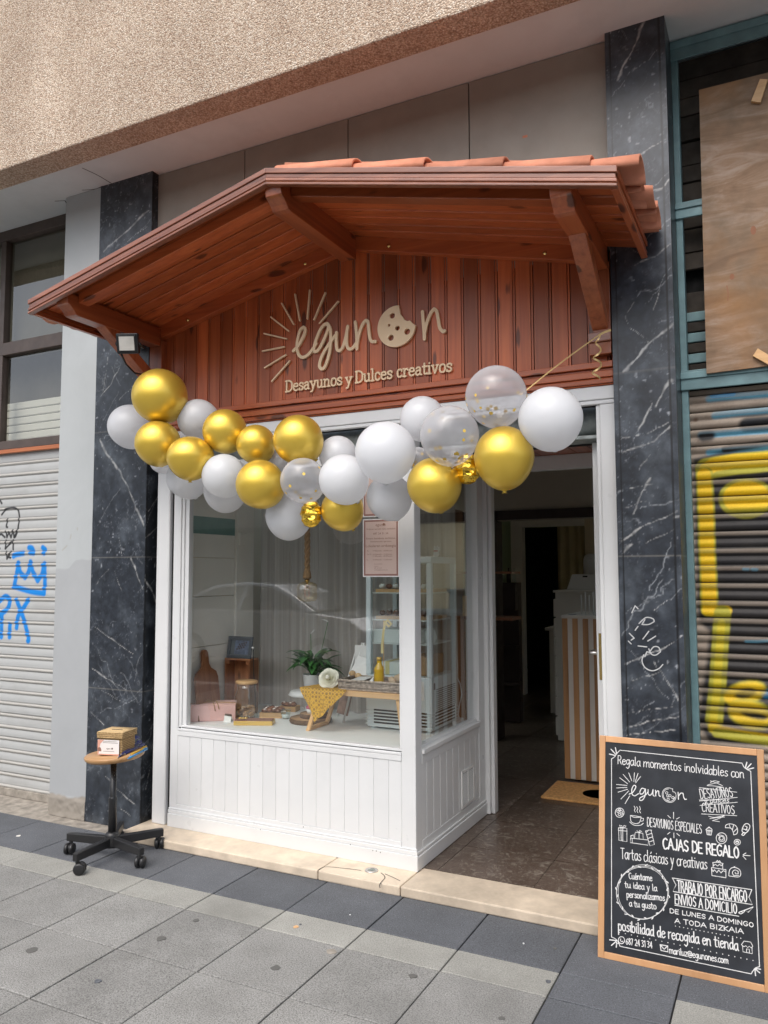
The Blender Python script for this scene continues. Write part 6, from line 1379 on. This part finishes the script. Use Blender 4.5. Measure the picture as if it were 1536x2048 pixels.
t = thing('log_slice_stand', (1.115, .985, ZD), 'two stacked round log slices with bark edges', 'stand')
MB().lathe([(0, ZD + .0005), (.118, ZD + .0005), (.124, ZD + .012), (.12, ZD + .027)], (1.115, .975, 0), 40).build('bark_edge', m_bark, t); MB().lathe([(0, ZD + .0275), (.1195, ZD + .0272)], (1.115, .975, 0), 40).build('log_face', m_rings, t)
MB().lathe([(.08, ZD + .028), (.082, ZD + .04), (.08, ZD + .052)], (1.13, .985, 0), 32).build('upper_bark_edge', m_bark, t); MB().lathe([(0, ZD + .0525), (.0795, ZD + .0523)], (1.13, .985, 0), 32).build('upper_log_face', m_rings, t)
t = thing('cupcake', (1.13, .95, ZD + .053), 'pink topped cake slice standing on the log slices', 'cake'); q = MB(); q.lathe([(0, ZD + .0535), (.022, ZD + .0535), (.03, ZD + .08), (0, ZD + .08)], (1.13, .955, 0), 14); q.build('case', m_white2, t); q = MB(); [q.ball((1.13 + .018 * math.cos(k), .955 + .018 * math.sin(k), ZD + .088), .014, .014, .012, 8) for k in range(6)]; q.build('topping', simple('raspberry_cream', (.45, .10, .16), .5), t)
t = thing('cake_stand', (1.06, 1.1, ZD), 'white round cake stand under the potted plant', 'cake stand')
MB().lathe([(0, ZD + .0005), (.05, ZD + .0005), (.05, ZD + .008), (.014, ZD + .02), (.012, ZD + .10), (.03, ZD + .118), (.10, ZD + .122), (.115, ZD + .130), (.10, ZD + .152), (0, ZD + .150)], (1.0, 1.12, 0), 40).build('stand', m_white, t)
# plant
PX, PY, PZ = 1.04, 1.12, ZD + .153
t = thing('potted_plant', (PX, PY, PZ), 'peace lily with dark pointed leaves in a white pot', 'plant')
MB().lathe([(0, PZ + .0005), (.048, PZ + .0005), (.062, PZ + .095), (.064, PZ + .10), (.058, PZ + .10), (.056, PZ + .088), (0, PZ + .086)], (PX, PY, 0), 32).build('pot', m_white, t)
m_leaf = simple('dark_leaf', (.05, .165, .04), .35, var=.35, sc_=14, rnd=.35)
q = MB(); st = MB()
def leaf(q, base, az_, L, lift, wd, droop):
    vs = []; n = 9; d = Vector((math.cos(az_), math.sin(az_), 0)); sd = Vector((-d.y, d.x, 0)); prev = None
    for i in range(n):
        s_ = i / (n - 1); p = base + d * (L * s_ * (1 - .15 * droop * s_)) + Vector((0, 0, lift * s_ - droop * L * s_ * s_)); wv = wd * math.sin(math.pi * min(1, s_ ** .8 * .98 + .02)) ** .9
        vs += [p - sd * wv + Vector((0, 0, wv * .35)), p, p + sd * wv + Vector((0, 0, wv * .35))]
    fs = []
    for i in range(n - 1): fs += [(3 * i, 3 * i + 1, 3 * i + 4, 3 * i + 3), (3 * i + 1, 3 * i + 2, 3 * i + 5, 3 * i + 4)]
    q.add(vs, fs, 0, True)
for k in range(46):
    a = R.uniform(0, 6.28); h = R.uniform(.02, .16); rr_ = R.uniform(.01, .05); b_ = Vector((PX + rr_ * math.cos(a), PY + rr_ * math.sin(a), PZ + .09 + h * .75))
    st.tube([Vector((PX + .01 * math.cos(a), PY + .01 * math.sin(a), PZ + .085)), b_], .0018, 5); leaf(q, b_, a + R.uniform(-.5, .5), R.uniform(.11, .18), R.uniform(.03, .14), R.uniform(.016, .025), R.uniform(.2, .75))
q.build('leaves', m_leaf, t); st.build('stems', m_leaf, t)
st = MB(); st.tube([(PX + .02, PY, PZ + .09), (PX + .06, PY, PZ + .25), (PX + .115, PY - .02, PZ + .415)], .0018, 6); st.tube([(PX - .01, PY, PZ + .09), (PX - .005, PY - .02, PZ + .34)], .0018, 6); st.build('flower_stalk', m_leaf, t)
q = MB(); leaf(q, Vector((PX + .115, PY - .02, PZ + .415)), math.radians(170), .055, .02, .010, .1); leaf(q, Vector((PX - .005, PY - .02, PZ + .34)), math.radians(60), .03, .03, .005, .1); q.build('flower', m_white2, t)
# folding table with napkin, rose, basket
TX0, TX1, TY0, TY1, TZ = 1.262, 1.815, .735, .965, .835
t = thing('folding_table', (1.54, .85, ZD), 'small bamboo folding tray table inside the window corner', 'table')
MB().box(TX0, TX1, TY0, TY1, TZ - .03, TZ).build('table_top', m_bamboo, t, bevel=.004)
for xe, s_ in ((TX0 + .05, -1), (TX1 - .03, 1)):
    q = MB(); xb = xe + s_ * (.075 if s_ < 0 else .03)
    for y in (TY0 + .018, TY1 - .018): 
        a, b = Vector((xe, y, TZ - .0305)), Vector((xb, y, ZD + .0005)); q.add([p + Vector((dx, dy, 0)) for p in (a, b) for dx in (-.011, .011) for dy in (-.009, .009)], [(0, 1, 3, 2), (4, 6, 7, 5), (0, 4, 5, 1), (2, 3, 7, 6), (0, 2, 6, 4), (1, 5, 7, 3)])
    q.box(xb - .011, xb + .011, TY0 + .028, TY1 - .028, ZD + .001, ZD + .020); q.build('leg_frame', m_bamboo, t, bevel=.002)
def napkin_mat():
    m, nt, b, out = newmat('mustard_print'); v = coords(nt, (1, 1, 1))
    vo = N(nt, 'ShaderNodeTexVoronoi', feature='F1'); vo.inputs['Scale'].default_value = 46; vo.inputs['Randomness'].default_value = .18; nt.links.new(v, vo.inputs['Vector'])
    c = ramp(nt, [(.0, (.30, .20, .03)), (.30, (.34, .17, .03)), (.38, (.66, .37, .035)), (.55, (.70, .40, .04)), (.62, (.45, .24, .03))]); nt.links.new(vo.outputs['Distance'], c.inputs[0]); nt.links.new(c.outputs[0], b.inputs['Base Color']); b.inputs['Roughness'].default_value = .9; return m
q = MB(); vs = []; A_, B_, T_ = Vector((TX0 - .06, TY0 - .012, TZ + .003)), Vector((TX0 + .235, TY0 - .012, TZ + .003)), Vector((TX0 + .055, TY0 - .035, TZ - .175))
n_ = 22
for j in range(n_):
    for i in range(n_ - j):
        u_, v_ = i / (n_ - 1), j / (n_ - 1); p = A_ * (1 - u_ - v_) + B_ * u_ + T_ * v_; p.y += .016 * math.sin(u_ * 24 + v_ * 4) * (.15 + v_) * (1.1 - v_) - .006; p.x += .012 * math.sin(v_ * 7) * (u_ - .4); p.z += .006 * math.sin(u_ * 17) * v_; vs.append(p)
idx = {}; k = 0
for j in range(n_):
    for i in range(n_ - j): idx[(i, j)] = k; k += 1
fs = []
for j in range(n_ - 1):
    for i in range(n_ - 1 - j):
        fs.append((idx[(i, j)], idx[(i + 1, j)], idx[(i, j + 1)]))
        if i + j < n_ - 2: fs.append((idx[(i + 1, j)], idx[(i + 1, j + 1)], idx[(i, j + 1)]))
t = thing('mustard_napkin', (TX0 + .09, TY0, TZ), 'mustard yellow patterned napkin draped over the table corner', 'napkin'); MN = napkin_mat(); q.add(vs, fs, 0, True); q.build('hanging_corner', MN, t)
q = MB(); q.add([(TX0 - .06, TY0 - .016, TZ + .003), (TX0 + .235, TY0 - .016, TZ + .003), (TX0 + .12, TY1 - .03, TZ + .004), (TX0 - .02, TY0 + .12, TZ + .004)], [(0, 1, 2, 3)]); q.build('top_fold', MN, t)
m_petal = simple('cream_petal', (.86, .84, .72), .6, var=.05)
RC = Vector((TX0 + .09, TY0 + .045, TZ + .05))
t = thing('white_rose', RC, 'large cream white rose lying on the mustard napkin', 'flower')
q = MB(); fw = Vector((.25, -1, .45)).normalized(); e1 = fw.cross(Vector((0, 0, 1))).normalized(); e2 = fw.cross(e1)
for ly, (r0, r1, h0, h1, curl, n, wv) in enumerate(((.001, .007, .0, .034, .0, 3, 1.3), (.004, .016, -.002, .034, .002, 4, 1.0), (.008, .027, -.006, .032, .006, 5, .85), (.012, .039, -.010, .027, .010, 5, .80), (.016, .050, -.014, .020, .012, 6, .72), (.018, .060, -.016, .010, .012, 6, .70))):
    for k in range(n):
        a = 2 * math.pi * k / n + ly * .55 + R.uniform(-.1, .1); vs = []
        for i in range(7):
            for j in range(9):
                v_ = -1 + j / 4; s_ = i / 6 * (1 - .30 * v_ * v_); an = a + v_ * wv; rd = r0 + (r1 - r0) * s_ ** .75 + .002 * v_; hh = h0 + (h1 - h0) * s_ - curl * s_ ** 4
                vs.append(RC + (e1 * math.cos(an) + e2 * math.sin(an)) * rd + fw * hh)
        q.add(vs, [(i * 9 + j, i * 9 + j + 1, (i + 1) * 9 + j + 1, (i + 1) * 9 + j) for i in range(6) for j in range(8)], 0, True)
q.ball(RC + fw * .027, .013, .013, .013, 10); q.build('petals', m_petal, t)
q = MB(); leaf(q, RC + Vector((.02, .02, -.02)), .2, .07, .01, .02, .1); leaf(q, RC + Vector((.0, .03, -.02)), .9, .06, .02, .018, .1); q.build('rose_leaf', m_leaf, t)
m_wick = simple('grey_wicker', (.36, .30, .25), .85, var=.4, sc_=60, rnd=.35, bmp=.5)
t = thing('wicker_tray', (1.62, .86, TZ), 'shallow grey wicker tray full of breakfast goods on the folding table', 'basket'); q = MB()
bx0, bx1, by0, by1 = 1.43, 1.80, .755, .945
for k in range(7):
    z = TZ + .005 + k * .0078; o = .004 * (k / 6); pts = [(bx0 - o, by0 - o, z), (bx1 + o, by0 - o, z), (bx1 + o, by1 + o, z), (bx0 - o, by1 + o, z), (bx0 - o, by0 - o, z)]
    for a, b in zip(pts[:-1], pts[1:]): q.tube([Vector(a) + (Vector(b) - Vector(a)) * s_ / 12 + Vector((0, .0022 * (-1) ** (s_ + k), 0)) for s_ in range(13)], .0044, 6)
q.build('woven_rim', m_wick, t); MB().box(bx0, bx1, by0, by1, TZ + .0005, TZ + .005).build('tray_base', m_wick, t)
m_juice = simple('orange_juice', (.72, .44, .015), .25, var=.05, coat=.8)
t = thing('juice_bottle', (1.63, .82, TZ + .006), 'small bottle of yellow orange juice with a gold cap', 'bottle')
JB = (1.628, .845, TZ + .006); MB().lathe([(0, 0), (.026, 0), (.0285, .004), (.0285, .075), (.026, .088), (.0285, .095), (.0275, .105), (.014, .13), (.0125, .148), (0, .148)], JB, 24).build('juice', m_juice, t); MB().lathe([(0, .1485), (.0145, .1485), (.0145, .166), (0, .166)], JB, 20).build('cap', m_gold, t)
t = thing('ribbon_lolly', (1.67, .84, TZ), 'thin stick with a pale yellow ribbon bow in the wicker tray', 'decoration'); L0 = Vector((1.658, .84, TZ + .01))
MB().tube([L0, L0 + Vector((.0, 0, .36))], .0022, 6).build('stick', m_bamboo, t)
m_yrib = simple('pale_yellow_ribbon', (.72, .60, .28), .6)
def band(pts, wd, up=Vector((0, 0, 1))):
    q = MB(); vs = []
    for i, p in enumerate(pts):
        tt = (Vector(pts[min(i + 1, len(pts) - 1)]) - Vector(pts[max(i - 1, 0)])).normalized(); b = tt.cross(Vector((0, 1, 0))); b = b.normalized() if b.length > .01 else up; vs += [Vector(p) + b * wd / 2, Vector(p) - b * wd / 2]
    q.add(vs, [(2 * i, 2 * i + 1, 2 * i + 3, 2 * i + 2) for i in range(len(pts) - 1)], 0, True); return q
k0 = L0 + Vector((.012, -.005, .35))
band([k0, k0 + Vector((-.006, -.01, -.05)), k0 + Vector((-.016, -.006, -.12)), k0 + Vector((-.014, -.01, -.165))], .014).build('ribbon_tail', m_yrib, t)
band([k0, k0 + Vector((.02, -.01, .012)), k0 + Vector((.042, -.012, -.008)), k0 + Vector((.03, -.015, -.02)), k0 + Vector((.004, -.012, .0))], .014).build('ribbon_loop', m_yrib, t); MB().ball(k0, .009).build('ribbon_knot', m_yrib, t)
m_bread = simple('toasted_bread', (.66, .46, .26), .8, var=.25, sc_=60, rnd=.2)
t = thing('pastry_packet', (1.40, .98, TZ), 'clear packet of small pale rolls leaning on the basket end', 'packet')
PK = Matrix.Translation((1.385, .93, TZ + .012)) @ Matrix.Rotation(-.42, 4, 'X') @ Matrix.Rotation(.28, 4, 'Y')
MB().box(-.02, .085, .01, .016, 0, .165, m=PK).build('card_back', m_white2, t); q = MB()
for i in range(2):
    for j in range(1): q.ball(PK @ Vector((.008 + .042 * i, -.008, .055 + .034 * j)), .021, .016, .017, 12, bump=.06)
q.build('rolls', m_bread, t)
t = thing('display_easel', (1.42, 1.02, ZD), 'little white easel standing behind the wicker tray', 'easel')
for pts in ([(1.30, 1.03, ZD + .001), (1.415, 1.05, 1.06)], [(1.17, 1.19, ZD + .001), (1.37, 1.07, 1.03)], [(1.46, 1.04, TZ), (1.425, 1.05, 1.06)]): MB().tube(pts, .0065, 6).build('leg', m_white2, t)
MB().box(1.37, 1.445, 1.042, 1.047, .95, 1.045).build('board', m_white2, t)
t = thing('hanging_photo_card', (1.27, 1.0, .66), 'brown printed card leaning against the white easel legs', 'card'); MB().add([(1.255, 1.03, .655), (1.33, 1.03, .64), (1.345, 1.06, .76), (1.27, 1.06, .775)], [(0, 1, 2, 3)]).build('card', simple('brown_print', (.30, .19, .14), .6, var=.5, sc_=30), t)
t = thing('paper_bags', (1.75, .86, TZ), 'crumpled beige paper goods heaped at the right of the tray', 'paper'); q = MB()
for k in range(5): q.ball((1.705 + .022 * k, .85 + .02 * (k % 2), TZ + .045 + .01 * (k % 3)), .026, .022, .024, 9, bump=.3)
q.build('crumpled_paper', simple('kraft_paper', (.58, .44, .30), .85, var=.2), t); q = MB(); q.box(1.69, 1.715, .775, .795, TZ + .02, TZ + .052); q.build('brown_pot', m_brownink, t); q = MB(); q.box(1.655, 1.685, .775, .795, TZ + .02, TZ + .05); q.build('white_pot', m_white2, t)
q = MB(); q.add([(1.575, .79, TZ + .03), (1.615, .79, TZ + .028), (1.618, .80, TZ + .075)], [(0, 1, 2)]); q.add([(1.47, .80, TZ + .045), (1.56, .80, TZ + .05), (1.55, .93, TZ + .055), (1.46, .93, TZ + .05)], [(0, 1, 2, 3)]); q.build('napkin_corner', m_white2, t)

# refrigerated display case
FX0, FX1, FY0, FY1, FZ = 1.488, 1.888, .955, 1.325, 1.548
m_fridge = simple('pale_blue_white_plastic', (.66, .74, .76), .35, var=.02)
t = thing('display_fridge', (1.69, 1.13, ZD), 'tall glass sided white display fridge with three wire shelves', 'fridge')
q = MB(); q.box(FX0, FX1, FY0, FY1, .70, .895); q.box(FX0 + .004, FX1 - .004, FY0 + .004, FY1 - .004, ZD + .012, .6995); q.build('base', m_fridge, t, bevel=.006)
q = MB(); q.box(FX0, FX1, FY0, FY1, FZ - .035, FZ); q.build('roof_panel', m_fridge, t, bevel=.006)
for x in (FX0, FX1 - .03):
    for y in (FY0, FY1 - .03): MB().box(x, x + .03, y, y + .03, .8955, FZ - .0355).build('corner_post', m_fridge, t, bevel=.005)
q = MB(); q.add([(FX0 + .03, FY0 + .01, .896), (FX1 - .03, FY0 + .01, .896), (FX1 - .03, FY0 + .01, FZ - .036), (FX0 + .03, FY0 + .01, FZ - .036)], [(0, 1, 2, 3)]); q.add([(FX1 - .01, FY0 + .03, .896), (FX1 - .01, FY1 - .03, .896), (FX1 - .01, FY1 - .03, FZ - .036), (FX1 - .01, FY0 + .03, FZ - .036)], [(0, 1, 2, 3)]); q.build('glass_side', m_glass2, t)
q = MB()
for z in (1.345, 1.195, 1.065): q.box(FX0 + .02, FX1 - .02, FY0 + .02, FY1 - .02, z, z + .006)
q.build('shelf', m_white2, t)
q = MB()
for k in range(5): q.box(FX0 - .002, FX1 + .002, FY0 - .002, FY1 + .002, .625 + .017 * k, .632 + .017 * k)
q.build('louvre_band', m_fridge, t, bevel=.002)
q = MB()
for k in range(11): q.box(FX1 + .0002, FX1 + .0012, FY0 + .06, FY1 - .03, .715 + .011 * k, .719 + .011 * k)
for k in range(5): q.box(FX0 + .05, FX1 - .03, FY0 - .0012, FY0 + .003, .6325 + .017 * k, .6415 + .017 * k)
for k in range(5): q.box(FX1 - .003, FX1 + .0012, FY0 + .05, FY1 - .04, .6325 + .017 * k, .6415 + .017 * k)
q.build('vent_slot', m_dark, t)
for x in (FX0 + .03, FX1 - .03):
    for y in (FY0 + .03, FY1 - .03): MB().lathe([(0, ZD + .0005), (.012, ZD + .0005), (.012, ZD + .0118), (0, ZD + .0118)], (x, y, 0), 10).build('foot', m_fridge, t)
q = MB(); q.box(FX1 - .13, FX1 - .045, FY0 - .003, FY0 - .0002, .775, .875); q.build('control_panel', m_white2, t); q = MB(); q.prism([(FX1 - .09, .782), (FX1 - .066, .782), (FX1 - .078, .800)], lambda a, b, h: Vector((a, FY0 - .0032 - h, b)), 0, .0005); q.box(FX1 + .0003, FX1 + .001, FY0 + .025, FY0 + .045, .83, .865); q.build('warning_label', m_ink, t)
def fridge_row(z, n, mats_, lab, wdn=True, y=.99):
    t = thing('pastry_board', (1.7, 1.1, z), lab, 'tray')
    if wdn: MB().box(FX0 + .045, FX1 - .035, y, FY1 - .06, z + .0005, z + .018).build('board', m_seat, t)
    for k in range(n):
        for j in range(2 if n > 4 else 1):
            p = (FX0 + .07 + k * .30 / n, y + .035 + .09 * j, z + .034); b_ = MB().ball(p, .019, .019, .016, 10, bump=.08).build('sweet', mats_[k % len(mats_)], t)
            MB().ball((p[0], p[1], p[2] + .012), .009, .009, .006, 8).build('topping', m_sugar if mats_[k % len(mats_)] is m_choc else m_choc, b_)
fridge_row(1.351, 7, [m_white2, m_choc], 'wooden board of white and chocolate sweets on the top fridge shelf'); fridge_row(1.201, 7, [m_choc], 'wooden board of chocolate sweets with cream on the middle fridge shelf')
t = thing('white_cake_box', (1.62, 1.08, 1.072), 'white cake box on the lowest fridge shelf', 'box'); MB().box(FX0 + .025, FX1 - .09, .995, 1.2, 1.0715, 1.145).build('box', m_white2, t, bevel=.003)
t = thing('gold_ribbon_box', (1.7, 1.12, .896), 'brown and white boxes with ribbon at the bottom of the fridge', 'box'); MB().box(FX0 + .06, FX1 - .17, 1.0, 1.2, .8965, .965).build('white_box', m_white2, t, bevel=.003); MB().box(FX1 - .16, FX1 - .05, 1.02, 1.25, .8965, 1.0).build('brown_box', simple('kraft_box', (.42, .24, .12), .7), t, bevel=.003); MB().box(FX0 + .1, FX0 + .125, .998, 1.202, .8963, .968).build('ribbon', m_yrib, t)
t = thing('lantern_ornament', (1.83, 1.2, 1.07), 'white wire lantern beside the white cake box in the fridge', 'ornament'); MB().lathe([(.0, 1.0725), (.03, 1.0725), (.042, 1.10), (.03, 1.14), (.012, 1.15), (0, 1.15)], (1.826, 1.08, 0), 8).build('lantern', m_white2, t)
t = thing('cat_figurine', (1.81, 1.25, FZ), 'tiny white cat figurine sitting on top of the fridge', 'figurine'); c = Vector((1.80, 1.24, FZ + .001))
q = MB(); q.ball(c + Vector((0, 0, .02)), .018, .017, .021, 14); q.ball(c + Vector((0, -.002, .048)), .0155, .0145, .0145, 14)
for s_ in (-1, 1): q.lathe([(.006, 0), (0, .012)], c + Vector((s_ * .009, -.002, .058)), 6); q.ball(c + Vector((s_ * .009, -.014, .006)), .006, .008, .006, 8)
q.tube([c + Vector((.016, -.008, .03)), c + Vector((.022, -.012, .045)), c + Vector((.02, -.012, .06))], [.005, .005, .006], 8); q.build('cat', m_white, t); MB().lathe([(.0155, .033), (.0165, .036), (.0155, .039)], c, 16).build('collar', simple('red_collar', (.5, .03, .02), .4), t)
t = thing('power_strip', (1.93, 1.28, ZD), 'white plug block with a wavy white cable beside the fridge', 'plug'); MB().box(1.895, 1.922, 1.22, 1.34, ZD + .001, ZD + .028).build('socket_block', m_white, t, bevel=.004); MB().tube([(1.893, 1.30, 1.02), (1.897, 1.31, .93), (1.892, 1.31, .86), (1.905, 1.33, .82), (1.912, 1.335, .76), (1.900, 1.32, .69), (1.898, 1.31, .65), (1.908, 1.30, .63)], .0035, 6).build('cable', m_white, t)
# things glimpsed past the curtain edge
t = thing('back_shelf', (1.9, 2.2, 1.0), 'dark wooden shelf with glasses glimpsed past the curtain', 'shelf')
q = MB(); q.box(1.55, 1.98, 2.1, 2.3, 1.14, 1.16); q.box(1.55, 1.98, 2.1, 2.3, 1.45, 1.465); q.box(1.55, 1.56, 2.1, 2.3, .05, 1.9); q.box(1.60, 1.64, 2.08, 2.1, .05, 1.14); q.build('shelf_frame', m_acacia, t)
MB().box(1.62, 1.70, 2.12, 2.25, 1.161, 1.30).build('gold_tin', m_gold, t)

# ------------------------------------------------------------------ across the street (seen only mirrored in the window glass)
t = thing('parked_car', (-4.0, -7.2, -.17), 'silver hatchback parked across the road, mirrored in the shop window', 'car')
m_car = simple('silver_car_paint', (.50, .52, .54), .25, .3, coat=1.0, var=.02); m_cglass = simple('car_window', (.03, .035, .04), .08, var=.05); m_tyre = simple('tyre_rubber', (.02, .02, .02), .8)
GZ = -.17; Xc = -4.05; body = [(-2.05, .28), (-2.08, .62), (-1.98, .86), (-1.55, .98), (-.95, 1.04), (.9, 1.02), (1.75, .92), (2.02, .74), (2.06, .32), (1.9, .22), (-1.9, .22)]
cabin = [(-1.72, .98), (-1.45, 1.22), (-1.05, 1.41), (-.4, 1.47), (.2, 1.43), (.62, 1.27), (1.12, 1.02)]
q = MB(); q.prism(body, lambda a, b, h: Vector((Xc + a, -7.2 + h * (1 - .05 * max(0, b - .7)), GZ + b)), -.86, .86); q.build('body', m_car, t, bevel=.05)
q = MB(); vs = []; n_ = len(cabin)
for h in (-1, 1):
    for a, b in cabin: vs.append((Xc + a, -7.2 + h * (.84 - .30 * (b - .98) / .49), GZ + b))
q.add(vs, [tuple(range(n_ - 1, -1, -1)), tuple(range(n_, 2 * n_))] + [(i, i + 1, n_ + i + 1, n_ + i) for i in range(n_ - 1)]); q.build('roof', m_car, t, bevel=.03)
for h in (-1, 1):
    for a0, a1 in ((0, 3), (3, 6)):
        P_ = [(-1.5, 1.02), (-1.32, 1.22), (-.98, 1.36), (-.38, 1.42), (-.38, 1.03)] if a0 == 0 else [(-.30, 1.03), (-.30, 1.42), (.17, 1.38), (.55, 1.24), (.92, 1.04)]
        MB().prism(P_, lambda a, b, k: Vector((Xc + a, -7.2 + h * (.842 - .30 * (b - .98) / .49 + .006 * k), GZ + b)), 0, 1).build('side_window', m_cglass, t)
for P_, nm_ in (([(.60, 1.275), (1.13, 1.035)], 'windscreen'), ([(-1.70, 1.0), (-1.44, 1.225)], 'rear_window')):
    vs = []
    for a, b in P_:
        hw_ = .80 - .30 * (b - .98) / .49
        for h in (-1, 1): vs.append((Xc + a + (.014 if a > 0 else -.014), -7.2 + h * hw_, GZ + b + .012))
    MB().add(vs, [(0, 1, 3, 2)]).build(nm_, m_cglass, t)
for x in (-1.28, 1.28):
    for h in (-1, 1):
        w_ = MB(); w_.lathe([(0, -.1), (.24, -.1), (.31, -.08), (.32, 0), (.31, .08), (.24, .1), (0, .1)], (Xc + x, -7.2 + h * .78, GZ + .32), 28, m=Matrix.Rotation(math.pi / 2, 3, 'X')); ty = w_.build('wheel', m_tyre, t); w_ = MB(); w_.lathe([(0, -.108), (.20, -.104), (.21, 0), (.20, .104), (0, .108)], (Xc + x, -7.2 + h * .78, GZ + .32), 20, m=Matrix.Rotation(math.pi / 2, 3, 'X')); w_.build('rim', m_chrome, ty)
for h in (-.6, .6): MB().ball((Xc + 2.0, -7.2 + h, GZ + .70), .07, .16, .08).build('headlight', m_glass2, t); MB().ball((Xc - 2.02, -7.2 + h, GZ + .78), .05, .15, .09).build('tail_light', m_tile, t)
t = thing('added_opposite_building', (0, -18, 0), 'plain rendered block added across the street, height set for the light', 'building')
MB().box(-30, 32, -24, -18, -.17, 6.4).build('wall', simple('pale_render', (.42, .40, .36), .85, var=.08, sc_=.6), t)  # added block, its height chosen by how much low sky it hides
wp = MB().box(-22.0, -20.8, -18.06, -17.995, 4.2, 5.8).build('window', m_cglass, t)
for i in range(16):
    for j in range(1):
        if i == 0 and j == 0: continue
        c = wp.copy(); COL.objects.link(c); c.parent = t; c.location = Vector(wp.location) + Vector((3.0 * i, 0, 3.0 * j))
MB().box(-30, 32, -18.05, -17.995, .1, 3.0).build('shop_front_band', simple('dark_shopfronts', (.10, .10, .10), .4), t)
